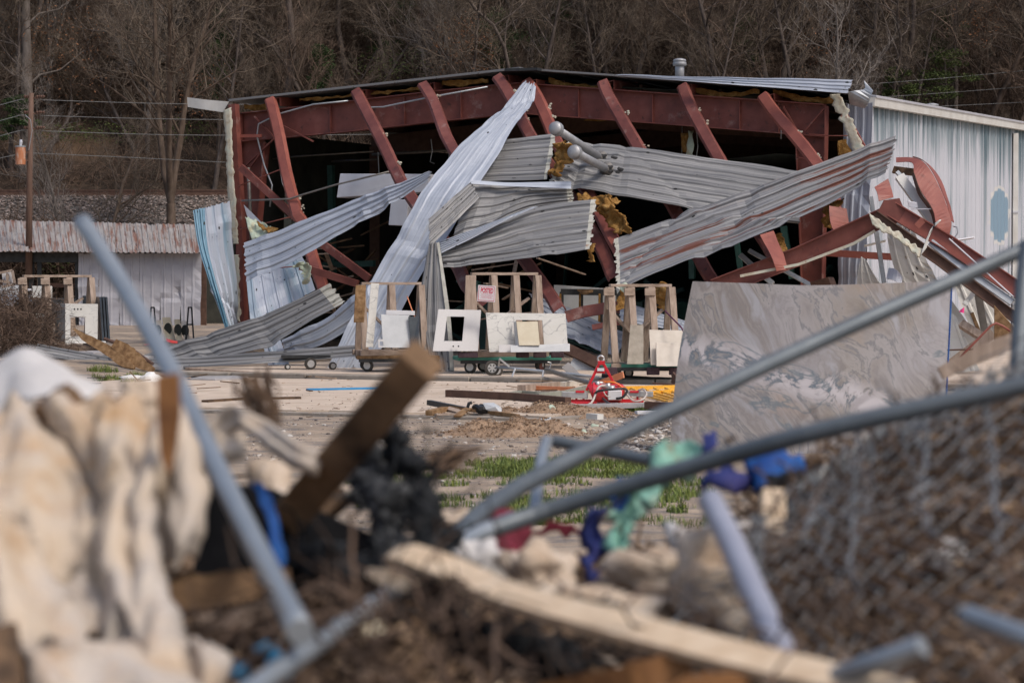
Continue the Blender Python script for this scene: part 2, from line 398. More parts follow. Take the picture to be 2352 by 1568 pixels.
def rib_profile(W, pitch=.3, h=.034, minor=True, first=None, rw=.042):
    pts = [(0, 0)]
    c = (pitch / 2) if first is None else first
    a = min(rw, pitch * .3)
    while c + a < W:
        pts += [(c - a, 0), (c - a * .45, h), (c + a * .45, h), (c + a, 0)]
        if minor and c + pitch - a < W:
            for k in (1 / 3, 2 / 3):
                q = c + pitch * k
                pts += [(q - .012, 0), (q, h * .10), (q + .012, 0)]
        c += pitch
    pts = [p for p in pts if 0 <= p[0] <= W]
    pts.append((W, 0))
    out = [pts[0]]
    for p in pts[1:]:
        if p[0] > out[-1][0] + 1e-4: out.append(p)
    return out

def sheet_mb(st, pitch=.3, h=.034, step=.14, dent=.02, jag=0.0, curl=0.0, seed=0, straight=False, cream=0.0, minor=True, W=None, flip=1, sag=0.0, rw=.042, kinks=None):
    h = h * .8 if .025 < h < .05 else h; cream *= .55
    """st: list of (T, B) world points; ribs run along the stations"""
    rng = random.Random(seed)
    Ts = [V(a) for a, b in st]; Bs = [V(b) for a, b in st]
    Ln = sum(((Ts[i + 1] + Bs[i + 1]) / 2 - (Ts[i] + Bs[i]) / 2).length for i in range(len(st) - 1))
    Wm = W or max((a - b).length for a, b in st)
    prof = rib_profile(Wm, pitch, h, minor, None, rw)
    n = max(2, int(Ln / step))
    rows = []; uvs = []; cen = []
    for i in range(n + 1):
        x = (len(st) - 1) * i / n
        if straight:
            k = min(int(x), len(st) - 2); f = x - k
            T = Ts[k].lerp(Ts[k + 1], f); B = Bs[k].lerp(Bs[k + 1], f)
        else:
            T = catmull(Ts, x); B = catmull(Bs, x)
        cen.append((T, B))
    if kinks is None: kinks = max(0, min(5, int(Ln / 1.1))) if (step < .2 and h > .012 and pitch > .15) else 0
    kk = [(rng.uniform(.12, .9) * Ln, rng.uniform(-.9, .9), rng.uniform(.08, .26), rng.uniform(.03, .085) * rng.choice([-1, 1, 1])) for _ in range(kinks)]
    jl = [1.8 * nz((q * .33, seed, 2)) + rng.uniform(-.25, .25) for q in range(len(prof))]; jr = [1.8 * nz((q * .33, seed, 6)) + rng.uniform(-.25, .25) for q in range(len(prof))]
    for i, (T, B) in enumerate(cen):
        a = cen[max(i - 1, 0)]; b = cen[min(i + 1, n)]
        t = ((b[0] + b[1]) - (a[0] + a[1])).normalized()
        w = (B - T); nn = t.cross(w).normalized() * flip
        if nn.y > 0: nn = -nn
        wl = w.length
        sq = min(1, wl / Wm)
        row = []; row_uv = []
        for k, (s, hh) in enumerate(prof):
            f = s / Wm
            p = T + w * f
            d = hh * (1 + (1 - sq) * .8)
            d += dent * (nz(p, .9, seed * 3.1) + .5 * nz(p, 2.6, seed))
            for (kc, ks, kw, ka) in kk:
                q = abs(Ln * i / n + ks * s - kc) / kw
                if q < 1: d += ka * (1 - q) * (.4 + .6 * abs(2 * f - .6)); 
            if kinks: p = p + w.normalized() * (.03 * nz(p, 1.7, seed + 5) * (1 if f in (0, 1) or s == Wm else .3))
            if curl: d += curl * (abs(2 * f - 1) ** 3)
            if sag: d -= sag * math.sin(math.pi * f)
            p = p + nn * d
            if jag and i == 0: p = p + t * (jl[k] * jag)
            if jag and i == n: p = p + t * (jr[k] * jag)
            row.append(p); row_uv.append((s + seed * 1.37, Ln * i / n + seed * 2.1))
        rows.append(row); uvs += row_uv
    m = MB()
    ncr = int(cream / step + .999) if cream > 0 else 0
    ncl = int(-cream / step + .999) if cream < 0 else 0
    m.grid(rows, mif=(lambda i, j: 1 if (ncr and i >= n - ncr) or (ncl and i < ncl) else 0))
    m.uv = uvs
    return m

def PS(lst):
    return [(P(a, b, c), P(d, e, f)) for a, b, c, d, e, f in lst]

def sheet(name, label, st, mat, cat='metal sheet', parent=None, group=None, **k):
    m = sheet_mb(st, **k)
    o = obj(name, m, [mat, M['cream']], parent)
    md = o.modifiers.new('gauge', 'SOLIDIFY'); md.thickness = .006; md.offset = 0
    if parent is None and k.get('pitch', .3) < 1 and len(m.f) > 150:
        rg = random.Random(k.get('seed', 0)); pm = MB()
        for q in range(16):
            f = m.f[rg.randrange(len(m.f))]; v4 = [m.v[i] for i in f]; cc = (v4[0] + v4[1] + v4[2] + v4[3]) / 4
            e1 = (v4[1] - v4[0]).normalized(); e2 = (v4[3] - v4[0]).normalized(); nn = e1.cross(e2).normalized(); nn = -nn if nn.y > 0 else nn; r = rg.choice([.010, .012, .014, .03])
            pts = [cc + nn * .008 + (e1 * math.cos(a) * .7 + e2 * math.sin(a) * rg.uniform(.9, 1.8)) * r for a in (0, 1, 2, 3, 4, 5.2)]
            pm.add(pts, [(0, 1, 2, 3, 4, 5)])
        ho = obj('screw_holes', pm, M['tar'], o); ho['kind'] = 'stuff'
    if parent is None: tag(o, label, cat, group)
    elif label: o['label'] = label
    return o

# ------------------------------------------------------------------ ground
P0 = V((-1.4, 43.3, 0))
def LP(t, s, z=0): return P0 + BD * t + BB * s + V((0, 0, z))
def ts_of(x, y):
    d = V((x, y, 0)) - P0
    return d.dot(BD), d.dot(BB)
def smooth(x):
    x = max(0, min(1, x)); return x * x * (3 - 2 * x)

HILL = [(84, 0.0), (88.3, 3.9), (92, 5.0), (95.3, 5.06), (96.2, 5.25), (101.5, 8.0), (150, 36), (230, 70), (400, 90)]
def hillz(x, y):
    for i in range(len(HILL) - 1):
        if HILL[i][0] <= y <= HILL[i + 1][0]:
            f = (y - HILL[i][0]) / (HILL[i + 1][0] - HILL[i][0])
            z = HILL[i][1] + f * (HILL[i + 1][1] - HILL[i][1]); break
    else: z = 0 if y < 84 else 90
    if y > 95.6:
        k = min(1, (y - 95.6) / 4)
        z += k * (nz((x, y, 0), .12) * 1.1 + nz((x, y, 0), .5) * .35 + nz((x, y, 3), 1.6) * .12)
    return z
def gz(x, y):
    t, s = ts_of(x, y)
    rise = .33 * smooth((-x - 6.3 + .431 * max(0, y - 52)) / 1.6) * smooth((y - 43) / 6)
    z = rise
    if -6 < t < 8 and -12 < s: z -= .05
    else: z += .03 * nz((x, y, 0), .7) + .012 * nz((x, y, 4), 3)
    if y > 84: z = max(z, 0) * max(0, 1 - (y - 84) / 2) + hillz(x, y)
    return z

def axis(lo, hi, parts):
    out = [lo]
    for end, st in parts:
        while out[-1] < end - 1e-6: out.append(min(end, out[-1] + st))
    return out
def ground_mat():
    m = NM('yard ground', [(.17, .145, .12), (.30, .235, .18), (.40, .32, .25)], .9, 11, .95, bump=.8, bscale=26, bdist=.03, nrough=.72,
           patches=[((.17, .15, .14), 1.3, .50, .60, (1, 2.6, 1)), ((.42, .33, .25), .55, .53, .66, (1, 1.6, 1)), ((.08, .065, .05), 9, .62, .72, (1, 1, 1))])
    return m
xs = axis(-160, 160, [(-22, 6), (-9, .6), (9, .16), (22, .6), (160, 6)])
ys = axis(-60, 86, [(12, 4), (18, .3), (35, .14), (52, .4), (86, .8)])
m = MB(); m.grid([[V((x, y, gz(x, y))) for x in xs] for y in ys])
struct('ground', m, ground_mat(), smooth=True)

hm = NM('wooded bank soil', [(.018, .014, .011), (.045, .032, .024), (.09, .062, .045)], .35, 10, .95, bump=1, bscale=5, bdist=.15, nrough=.75,
        patches=[((.12, .078, .05), .16, .56, .68, (1, 1, 1)), ((.035, .042, .018), .2, .60, .70, (1, 1, 1))])
xs = axis(-150, 150, [(-30, 5), (30, .5), (150, 5)])
ys = axis(95.5, 400, [(103, .3), (125, .6), (160, 2.5), (400, 20)])
m = MB(); m.grid([[V((x, y, hillz(x, y))) for x in xs] for y in ys])
struct('hillside', m, hm, smooth=True)
xs = axis(-150, 150, [(-30, 5), (30, .8), (150, 5)])
ys = axis(84, 96.2, [(96.2, .6)])
m = MB(); m.grid([[V((x, y, hillz(x, y) + (.06 * nz((x, y, 1), 1.5) if y > 84.5 else -.2))) for x in xs] for y in ys])
struct('railway_embankment', m, NM('embankment ballast', [(.07, .06, .055), (.13, .115, .105), (.19, .17, .155)], 5, 8, .95, bump=1, bscale=14, bdist=.1,
       patches=[((.07, .055, .045), .5, .52, .66, (1, 1, 1))]), smooth=True)
rng = random.Random(5)
m = MB()
for i in range(7000):
    y = rng.uniform(86.3, 92.2); x = rng.uniform(-21.5, -7.5)
    m.stone((x, y, hillz(x, y) + .02), rng.uniform(.03, .075), rng)
stuff('ballast_stones', m, M['ballast'], 'grey brown railway ballast stones covering the embankment', 'ballast')

t = thing('railway_track', 'railway track running along the top of the ballast embankment', 'railway track', (0, 93.6, 5.05))
for yy in (92.9, 94.3):
    m = MB(); m.box((0, yy, 5.27), (120, .07, .05)); m.box((0, yy, 5.20), (120, .03, .1)); m.box((0, yy, 5.14), (120, .14, .03))
    obj('rail', m, M['brown_steel'], t)
m = MB()
for i in range(200): m.box((-60 + i * .6, 93.6, 5.05), (.22, 2.5, .14))
stuff('sleepers', m, M['pole'], 'dark timber sleepers', '', parent=t)

# raised slab with its kerb
m = MB()
def quadslab(m, t0, t1, s0, s1, z0, z1):
    m.hexa([LP(t0, s0, z0), LP(t1, s0, z0), LP(t1, s1, z0), LP(t0, s1, z0), LP(t0, s0, z1), LP(t1, s0, z1), LP(t1, s1, z1), LP(t0, s1, z1)])
quadslab(m, -5.4, 10, .25, 9.4, -.2, .1)
quadslab(m, -9.7, 10, 9.402, 36, -.2, .1)
fl = struct('floor_slab', m, M['conc'])
rng = random.Random(2)
t0 = -5.4; i = 0
while t0 < 9.4:
    w = rng.choice([1.2, 1.6, 2.1, 1.4]); m = MB()
    quadslab(m, t0 + .012, t0 + w - .012, rng.uniform(-.03, .02), .24, -.05, .1 + rng.uniform(-.012, .006))
    o = obj('kerb_block', m, M['conc2'], fl, bevel=.015); t0 += w

# concrete pad in slabs
pad = None
rng = random.Random(11)
pm = MB(); quadslab(pm, -5.6, 6.4, -9.9, -.06, -.06, -.012)
pad = struct('concrete_pad', pm, M['conc2'])
ss = [-.08, -2.6, -5.6, -9.7]; tt = [-5.4, -1.7, 2.0, 6.2]
for a in range(3):
    for b in range(3):
        m = MB(); z = rng.uniform(-.006, .006)
        n1, n2 = 12, 10; rows = []
        for i in range(n1 + 1):
            row = []
            for j in range(n2 + 1):
                s = ss[a] - .018 - (ss[a] - ss[a + 1] - .036) * i / n1; t_ = tt[b] + .018 + (tt[b + 1] - tt[b] - .036) * j / n2
                if a == 2 and i == n1: s += .35 * nz((t_, 1, 2), .9) + .12 * nz((t_, 5, 2), 5) + .1
                p = LP(t_, s, .012 + z + .006 * nz((t_, s, 0), .8)); row.append(p)
            rows.append(row)
        m.grid(rows)
        lo = [[p - V((0, 0, .06)) for p in r] for r in rows]
        edge = [rows[0], lo[0]]; m.grid(edge); m.grid([rows[-1], lo[-1]])
        m.grid([[r[0] for r in rows], [r[0] for r in lo]]); m.grid([[r[-1] for r in rows], [r[-1] for r in lo]])
        obj('concrete_slab', m, M['conc'], pad)

# ------------------------------------------------------------------ loose ground cover
rng = random.Random(7)
m = MB()
def scat(n, ulo, uhi, vlo, vhi, rlo, rhi, dens=None, z=.0, mb=None, flat=.6):
    for i in range(n):
        u = rng.uniform(ulo, uhi); v = rng.uniform(vlo, vhi); y = 9995 / (v - 645)
        x = (u - 1176) / FPX * y
        if dens and rng.random() > dens(u, v, x, y): continue
        r = rlo + (rhi - rlo) * rng.random() ** 3
        mb.stone((x, y, gz(x, y) + z + r * .15), r, rng, flat)
scat(2600, 560, 1560, 950, 1060, .008, .035, lambda u, v, x, y: .35 + .6 * (nz((x, y, 0), 1.1) > 0), mb=m)
scat(1500, 1380, 1720, 935, 1045, .012, .06, lambda u, v, x, y: .3 + .7 * (nz((x, y, 8), 1.3) > -.1), mb=m)
scat(500, 560, 1500, 900, 960, .005, .014, z=.07, mb=m)
scat(700, 700, 1560, 1060, 1210, .008, .03, mb=m)
stuff('gravel', m, M['stones'], 'gravel and small stones strewn over the dirt in front of the concrete', 'gravel')
m = MB()
scat(200, 1380, 1600, 955, 1040, .02, .075, lambda u, v, x, y: .8, mb=m, flat=.5)
scat(30, 560, 1400, 965, 1060, .015, .04, mb=m, flat=.4)
stuff('rubble', m, NM('broken white rubble', [(.42, .40, .38), (.66, .64, .61)], 3, 4, .8, bump=.2, island=[(.5, .5, .52), (1.1, 1.08, 1.05)]), 'pale broken stone rubble lying left of the big upright slab', 'rubble')

def grassy(name, label, spots, h=.16, mat='grass', dens=1.0, seed=1):
    rg = random.Random(seed); g = MB()
    for (x, y, r, n) in spots:
        for i in range(int(n * dens)):
            a = rg.random() * 6.283; q = r * math.sqrt(rg.random())
            px = x + q * math.cos(a); py = y + q * math.sin(a) * .8
            hh = h * rg.uniform(.35, 1.1) * (1 - .5 * q / r); b = rg.random() * 6.283; w = .0045 * rg.uniform(.7, 1.5)
            z = gz(px, py) + .0; l = rg.uniform(.1, .75) * hh
            d = V((math.cos(b), math.sin(b), 0)); e = V((-d.y, d.x, 0)) * w
            p = V((px, py, z))
            k = p + d * l * .35 + V((0, 0, hh * .6)); tip = p + d * l + V((0, 0, hh))
            g.add([p - e, p + e, k + e * .8, k - e * .8, tip], [(0, 1, 2, 3), (3, 2, 4)])
    return stuff(name, g, M[mat], label, 'grass')
rg = random.Random(3); spots = []
for i in range(260):
    v = rg.choice([rg.uniform(1058, 1100), rg.uniform(1058, 1210)]); u = rg.uniform(820, 1640); y = 9995 / (v - 645); x = (u - 1176) / FPX * y
    if nz((x, y, 0), .8) > -.22: spots.append((x, y, rg.uniform(.08, .28), 85))
grassy('grass', 'patchy green grass between the gravel and the debris heap', spots, .105, seed=4)
sp = []
for u, v, r, n in [(1425, 938, .25, 500), (1490, 940, .2, 350), (1455, 936, .2, 250), (1340, 897, .12, 90)]:
    y = 9995 / (v - 645); sp.append(((u - 1176) / FPX * y, y, r, n))
grassy('grass_tuft', 'green grass tufts in front of the red lifting device', sp, .15, seed=5)
sp = []
for u, v, r, n in [(250, 872, .33, 420), (235, 866, .3, 300), (318, 868, .28, 520), (300, 878, .2, 200)]:
    y = 9995 / (v - 645); sp.append(((u - 1176) / FPX * y, y, r, n))
grassy('grass_tuft', 'grass tufts growing among the grey flagstones at left', sp, .2, seed=6)

# ------------------------------------------------------------------ bare trees
def growtree(seed, H, r0, lean=0.0, limb0=.3, nl=16, spread=.9, fork=0, twn=(7, 6, 4), wig=.12, tw=1.0, up=.35):
    rg = random.Random(seed); tr = MB(); cr = MB()
    def path(p, d, L, n, wig_, up_):
        pts = [p]; dd = d.copy()
        for i in range(n):
            dd = (dd + V((rg.gauss(0, wig_), rg.gauss(0, wig_), rg.gauss(0, wig_) + up_ / n))).normalized()
            p = p + dd * (L / n); pts.append(p)
        return pts, dd
    def twigs(pts, L, lvl, r):
        n = twn[min(lvl, len(twn) - 1)]
        for k in range(n):
            f = .18 + .82 * (k + rg.random()) / n
            i = min(len(pts) - 2, int(f * (len(pts) - 1))); q = f * (len(pts) - 1) - i
            p = pts[i].lerp(pts[i + 1], q); t = (pts[i + 1] - pts[i]).normalized()
            side = t.cross(V((rg.gauss(0, 1), rg.gauss(0, 1), rg.gauss(0, 1)))).normalized()
            d = (t * rg.uniform(.5, 1.0) + side * rg.uniform(.6, 1.0) + V((0, 0, .15))).normalized()
            l = L * rg.uniform(.35, .75) * (1.15 - .6 * f); rr = r * (.62 - .3 * f)
            ns = 4 if lvl < 2 else 2
            pp, _ = path(p, d, l, ns, .22, up * .6)
            rr = max(rr, .005 * tw)
            cr.tube(pp, [rr * (1 - .75 * j / ns) for j in range(ns + 1)], 4 if lvl == 0 else 3, cap=False)
            if lvl < 2: twigs(pp, l, lvl + 1, rr)
    def stem(p, d, L, r, n=12, limbfrom=limb0, nlimb=nl, depth=0):
        pts, _ = path(p, d, L, n, wig * .5, .12)
        tr.tube(pts, [r * (1 - .88 * (j / n) ** 1.1) + .008 for j in range(n + 1)], 8, cap=False)
        for k in range(nlimb):
            f = limbfrom + (1 - limbfrom) * (k + rg.random() * .8) / nlimb
            i = min(n - 1, int(f * n)); q = f * n - i
            pp = pts[i].lerp(pts[i + 1], q); t = (pts[i + 1] - pts[i]).normalized()
            a = rg.random() * 6.283
            d2 = (t * rg.uniform(.45, 1.0) + V((math.cos(a), math.sin(a), 0)) * spread * rg.uniform(.6, 1.1)).normalized()
            rr = r * (1 - .85 * f) * rg.uniform(.35, .6) + .008
            l = L * rg.uniform(.22, .42) * (1.25 - .85 * f)
            lp, _ = path(pp, d2, l, 6, .16, up)
            tr.tube(lp, [rr * (1 - .8 * j / 6) for j in range(7)], 5, cap=False)
            twigs(lp, l, 0, rr)
        twigs(pts[n // 2:], L * .3, 0, r * .3)
    d0 = V((lean, rg.uniform(-.06, .06), 1)).normalized()
    if fork:
        pts, dd = path(V((0, 0, -.3)), d0, H * .18 + .3, 5, .05, .1)
        tr.tube(pts, [r0 * (1.25 - .25 * j / 5) for j in range(6)], 9, cap=False)
        for k in range(fork):
            a = 6.283 * k / fork + rg.random() * .6
            d = (dd + V((math.cos(a), math.sin(a) * .5, 0)) * rg.uniform(.25, .5)).normalized()
            stem(pts[-1], d, H * .82 * rg.uniform(.8, 1), r0 * .72, 10, .2, nl)
    else:
        stem(V((0, 0, -.3)), d0, H, r0)
    return tr, cr

KINDS = [
    # seed, height, radius, kwargs, bark, twig, label kind
    (11, 15, .17, dict(limb0=.35, nl=15), 'bark', 'twig', 'tall straight grey bare tree'),
    (12, 13, .13, dict(limb0=.2, nl=18, spread=1.1, wig=.25), 'bark_warm', 'twig_warm', 'brown bare tree with spreading limbs'),
    (13, 11, .12, dict(limb0=.12, nl=16, fork=3, spread=.8, twn=(6, 5, 4)), 'bark_warm', 'twig', 'forked bare tree'),
    (14, 16, .20, dict(limb0=.45, nl=13, spread=1.2, wig=.2), 'bark', 'twig_warm', 'thick trunked bare tree'),
    (15, 9, .08, dict(limb0=.1, nl=18, spread=1.0, wig=.3), 'bark_warm', 'twig', 'slender crooked bare tree'),
    (16, 12, .12, dict(limb0=.15, nl=18, spread=.75, wig=.15, up=.7), 'bark_pale', 'twig_pale', 'pale upswept bare tree'),
    (17, 14, .14, dict(limb0=.3, nl=16, spread=1.3, wig=.35, up=.1), 'bark', 'twig', 'dark gnarled bare tree with arching limbs'),
]
TM = []
for sd, H, r0, kw, bk, tw_, lb in KINDS:
    a, b = growtree(sd, H, r0, **kw)
    TM.append((mesh_of('trunk', a, M[bk], smooth=True), mesh_of('crown', b, M[tw_]), lb, H))
def place_tree(k, x, y, z, rot, s, label, group=None, name='bare_tree', lean=(0, 0)):
    tm, cm, lb, H = TM[k]
    t = bpy.data.objects.new(name, None); COL.objects.link(t); t.empty_display_size = .3
    t.location = (x, y, z); t.rotation_euler = (lean[0], lean[1], rot); t.scale = (s, s, s)
    tag(t, label, 'tree', group)
    for nm, me in (('trunk', tm), ('crown', cm)):
        o = bpy.data.objects.new(nm, me); COL.objects.link(o); o.parent = t
    return t
rg = random.Random(21)
# individually recognisable trees
def at_tree(k, u, Y, s, label, rot=0, lean=(0, 0), name='bare_tree'):
    x = (u - 1176) / FPX * Y
    z = (hillz(x, Y) if Y > 84 else gz(x, Y)) - .1
    return place_tree(k, x, Y, z, rot, s, label, None, name, lean)
at_tree(2, 385, 86.2, 1.35, 'large forked bare tree rising behind the right half of the shed roof', 2.1)
at_tree(4, 232, 86.6, .95, 'slim forked bare tree behind the middle of the shed roof', .7)
at_tree(5, 128, 86.0, .62, 'short bare tree tangled in vines behind the left part of the shed roof', 1.9)
xb = (66 - 1176) / FPX * 98; tt_ = thing('bare_tree', 'tall thick straight trunk at the far left behind the utility pole', 'tree', (xb, 98, hillz(xb, 98) - .2))
m = MB(); m.tube([V((xb, 98, hillz(xb, 98) - .2)), P(66, 340, 98), P(63, 220, 98), P(60, 100, 98), P(57, -60, 98.1), P(60, -260, 98), P(55, -420, 98)], [.27, .24, .22, .20, .17, .12, .05], 12, cap=False)
for k_ in range(5): q_ = P(62 - k_, 200 - 70 * k_, 98); s_ = (-1) ** k_; m.tube([q_, q_ + V((.5 * s_, .1, .5)), q_ + V((1.3 * s_, .2, .7)), q_ + V((2.3 * s_, .2, 1.5))], [.06, .045, .03, .012], 6, cap=False)
obj('trunk', m, M['bark_pale'], tt_, smooth=True)
o = bpy.data.objects.new('crown', TM[0][1]); COL.objects.link(o); o.parent = tt_; o.location = (0, 0, 1.5); o.scale = (.8, .8, .8)
at_tree(3, 640, 99, .9, 'bare tree with a long limb reaching left above the left corner of the warehouse', 1.2)
at_tree(6, 800, 98, .9, 'dark bare tree with forked limbs above the left slope of the warehouse roof', 3.0)
at_tree(5, 1915, 80, .95, 'pale wide branching bare tree just behind the right end of the warehouse roof', 2.6)
at_tree(2, 1800, 82, .85, 'pale bare tree fanning up behind the white curled roof sheet', 4.6)
at_tree(6, 2330, 84, .95, 'dark bare tree with an arching limb above the long gutter at far right', .3)
at_tree(6, 1440, 97.5, .85, 'bare tree with a broken reddish limb above the right slope of the roof', 1.4)
rows_ = [(97.4, 24, .62, 'at the wood edge'), (99.5, 32, .8, 'low on slope'), (102.5, 38, .9, 'on lower slope'), (105.5, 38, .95, 'mid slope'), (109, 34, 1.0, 'on the upper slope'), (113, 24, 1.0, 'high on the slope'), (118, 22, 1.05, 'near picture top')]
REG = [(330, 'above the shed'), (640, 'above the left roof corner'), (900, 'above left half of roof'), (1150, 'left of the roof peak'), (1400, 'right of the roof peak'), (1700, 'beside the upright roof vent'), (1980, 'above the curled white sheet'), (9999, 'above the side wall gutter')]
TXT = {0: 'tall straight grey tree', 1: 'brown spreading tree', 2: 'brown forked tree', 3: 'thick trunked tree', 4: 'slender crooked tree', 5: 'pale upswept tree', 6: 'dark gnarled tree'}
ORD = ['first', 'second', 'third', 'fourth', 'fifth', 'sixth', 'seventh']
cells = {}
for (Y, n, s, rowtxt) in rows_:
    hw = Y * .2118 + 2
    for i in range(n):
        x = -hw + 2 * hw * (i + rg.uniform(.1, .9)) / n; y = Y + rg.uniform(-1.2, 1.6)
        u = 1176 + x / y * FPX
        if Y < 101 and u < 520 and rg.random() < .55: continue
        k = rg.choice([0, 0, 1, 2, 3, 4, 4, 4, 5, 6, 6, 1, 0])
        reg = next(r for q, r in REG if u < q)
        cells.setdefault((k, rowtxt, reg), []).append(u)
        o = place_tree(k, x, y, hillz(x, y) - .1, rg.random() * 6.28, s * rg.uniform(.75, 1.15), '', 'leafless trees crowding the hillside', 'bare_tree', (rg.uniform(-.08, .08), rg.uniform(-.1, .1)))
        o['cell'] = 0; cells[(k, rowtxt, reg)][-1] = (u, o)
for (k, rt, reg), lst in cells.items():
    lst.sort(key=lambda q: q[0])
    for j, (u, o) in enumerate(lst):
        del o['cell']; o['label'] = TXT[k] + ' ' + rt + ', ' + reg + ('' if len(lst) == 1 else ', %s one' % ORD[j])

# undergrowth: one mass of bare stems
rg = random.Random(8); m = MB()
for i in range(19000):
    y = 96.2 + 22 * rg.random() ** 1.3; x = rg.uniform(-1, 1) * (y * .2118 + 2)
    u = 1176 + x / y * FPX
    if y < 101.5 and u < 560 and rg.random() < .75: continue
    z = hillz(x, y); L = (rg.uniform(.6, 3.2) if rg.random() < .6 else rg.uniform(2.5, 6)) * (1.0 if y > 101 else .5)
    p = V((x, y, z)); d = V((rg.gauss(0, .5), rg.gauss(0, .5), 1)).normalized(); pts = [p]
    for j in range(3):
        d = (d + V((rg.gauss(0, .3), rg.gauss(0, .3), rg.gauss(-.08, .25)))).normalized(); p = p + d * L / 3; pts.append(p)
    r = rg.uniform(.008, .02); m.tube(pts, [r, r * .8, r * .6, r * .3], 3, cap=False)
    for q in range(2):
        a = pts[rg.choice([1, 2])]; d2 = (d + V((rg.gauss(0, .8), rg.gauss(0, .8), rg.gauss(.2, .4)))).normalized()
        m.tube([a, a + d2 * L * .25, a + d2 * L * .45 + V((0, 0, .05))], [r * .6, r * .5, r * .25], 3, cap=False)
stuff('undergrowth', m, M['brush'], 'tangled leafless undergrowth on the hillside', 'undergrowth')

# evergreen patches and clinging dead leaves
def leafclump(mb, c, rad, n, rg, sz=.12):
    for i in range(n):
        d = V((rg.gauss(0, 1), rg.gauss(0, 1), rg.gauss(0, 1))).normalized() * (rg.random() ** .45)
        p = V(c) + V((d.x * rad[0], d.y * rad[1], d.z * rad[2]))
        a = V((rg.gauss(0, 1), rg.gauss(0, 1), rg.gauss(0, .6))).normalized() * sz * rg.uniform(.5, 1.2)
        b = a.cross(V((rg.gauss(0, 1), rg.gauss(0, 1), rg.gauss(0, 1)))).normalized() * sz * .45
        mb.add([p - a, p + b, p + a, p - b], [(0, 1, 2, 3)])
def evergreen(u, v, Y, w, h, label, seed, mat='leaf', dens=1.0, group=None):
    rg = random.Random(seed); c = P(u, v, Y); zb = hillz(c.x, Y)
    t = thing('evergreen_tree', label, 'tree', (c.x, Y, zb))
    m = MB(); top = V((c.x, Y, c.z + h * .4)); m.tube([V((c.x, Y, zb - .3)), V((c.x + .1, Y, (zb + top.z) / 2)), top], [.1, .07, .02], 6)
    f = MB(); nb = int(18 * dens) + 6
    for i in range(nb):
        a = rg.random() * 6.28; zz = c.z + h * (rg.random() - .5); q = rg.random() * w * .5 * (1.1 - .6 * (zz - c.z + h / 2) / h)
        q_ = V((c.x + math.cos(a) * q, Y + math.sin(a) * q, zz))
        m.tube([V((c.x, Y, zz - .3)), q_], [.02, .008], 3, cap=False)
        leafclump(f, q_, (w * .2, w * .2, h * .1), int(230 * dens), rg, .055)
    obj('trunk', m, M['bark'], t); obj('crown', f, M[mat], t)
for a in [(740, 175, 97.8, 1.5, 2.2, 'dark green evergreen left of the roof peak, just above the roof line', 1),
          (505, 105, 101.5, 1.8, 3.0, 'green evergreen above the left end of the warehouse roof', 2),
          (1140, 115, 100.5, 3.0, 3.2, 'green evergreen directly above the roof peak', 3),
          (1260, 60, 104, 2.8, 3.5, 'dark evergreen right of the roof peak near the top edge', 4),
          (500, 165, 99.5, 1.2, 2.2, 'small evergreen low above the left corner of the warehouse', 5),
          (1030, 60, 105, 2.2, 3.0, 'evergreen left of the roof peak near the top edge', 6),
          (2160, 60, 103, 2.6, 3.0, 'evergreen above the gutter near the top right', 7),
          (45, 270, 97, 1.6, 1.6, 'evergreen bush beside the utility pole', 9),
          (1700, 95, 103, 2.4, 2.6, 'evergreen between bare trees above the white roof vent', 12),
          (900, 40, 104, 2.6, 3.2, 'evergreen high above the left slope of the roof', 13),
          (330, 50, 105, 2.4, 3.0, 'evergreen near the top edge above the shed', 14)]:
    evergreen(*a)
for a in [(2170, 170, 98.5, 3.0, 1.8, 'yellow green leafy shrub above the long gutter', 8), (2060, 190, 98, 1.6, 1.4, 'light green shrub beside the right end of the roof', 10)
          ]:
    evergreen(*a, mat='leaf_lt', dens=.8)
rg = random.Random(31); m = MB()
for u, v, Y, w, n in [(1060, 120, 97, 1.5, 500), (1085, 95, 98, 1.0, 260), (150, 130, 99, 2.2, 450), (470, 190, 97.5, 1.3, 260), (2240, 55, 99, 1.2, 250), (420, 230, 97, 1.2, 150), (1900, 120, 99, 1.5, 150), (60, 60, 99, 2.0, 350)]:
    leafclump(m, P(u, v, Y), (w, w, w * 1.1), n, rg, .06)
stuff('dead_leaves', m, M['leaf_brown'], 'rusty dead leaves clinging to the hillside trees', 'leaves')

# house at the very top, mostly cut off by the frame
hc = P(1870, 8, 119); zb = hillz(hc.x, 119)
t = thing('hillside_house', 'dark house with bluish windows half hidden by trees at the top edge', 'house', (hc.x, 119, zb))
m = MB(); m.box((hc.x, 121, hc.z + .9), (7, 4, 2.4)); obj('wall', m, M['greygreen'], t)
m = MB(); m.box((hc.x, 118.4, hc.z - .25), (6.4, 1.4, .12)); obj('porch_floor', m, M['duct'], t)
for dx in (-1.4, 0.1, 1.5):
    m = MB(); m.box((hc.x + dx, 118.98, hc.z + .55), (.9, .06, .9)); w = obj('window', m, M['dark_metal'], t)
    m = MB(); m.box((hc.x + dx, 118.94, hc.z + .55), (.76, .03, .76)); obj('pane', m, M['blue_cloth'], w)
for dx in (-3, -1, 1, 3):
    m = MB(); m.box((hc.x + dx, 118.0, (hc.z + zb) / 2 - .2), (.16, .16, hc.z - zb + .5)); obj('post', m, M['wood_brown'], t)
m = MB(); a, b, c = V((hc.x - 4, 118, hc.z + 2.1)), V((hc.x - 4, 124, hc.z + 2.1)), V((hc.x - 4, 121, hc.z + 4)); m.prism([a, b, c], (8, 0, 0)); obj('roof', m, M['brown_steel'], t)

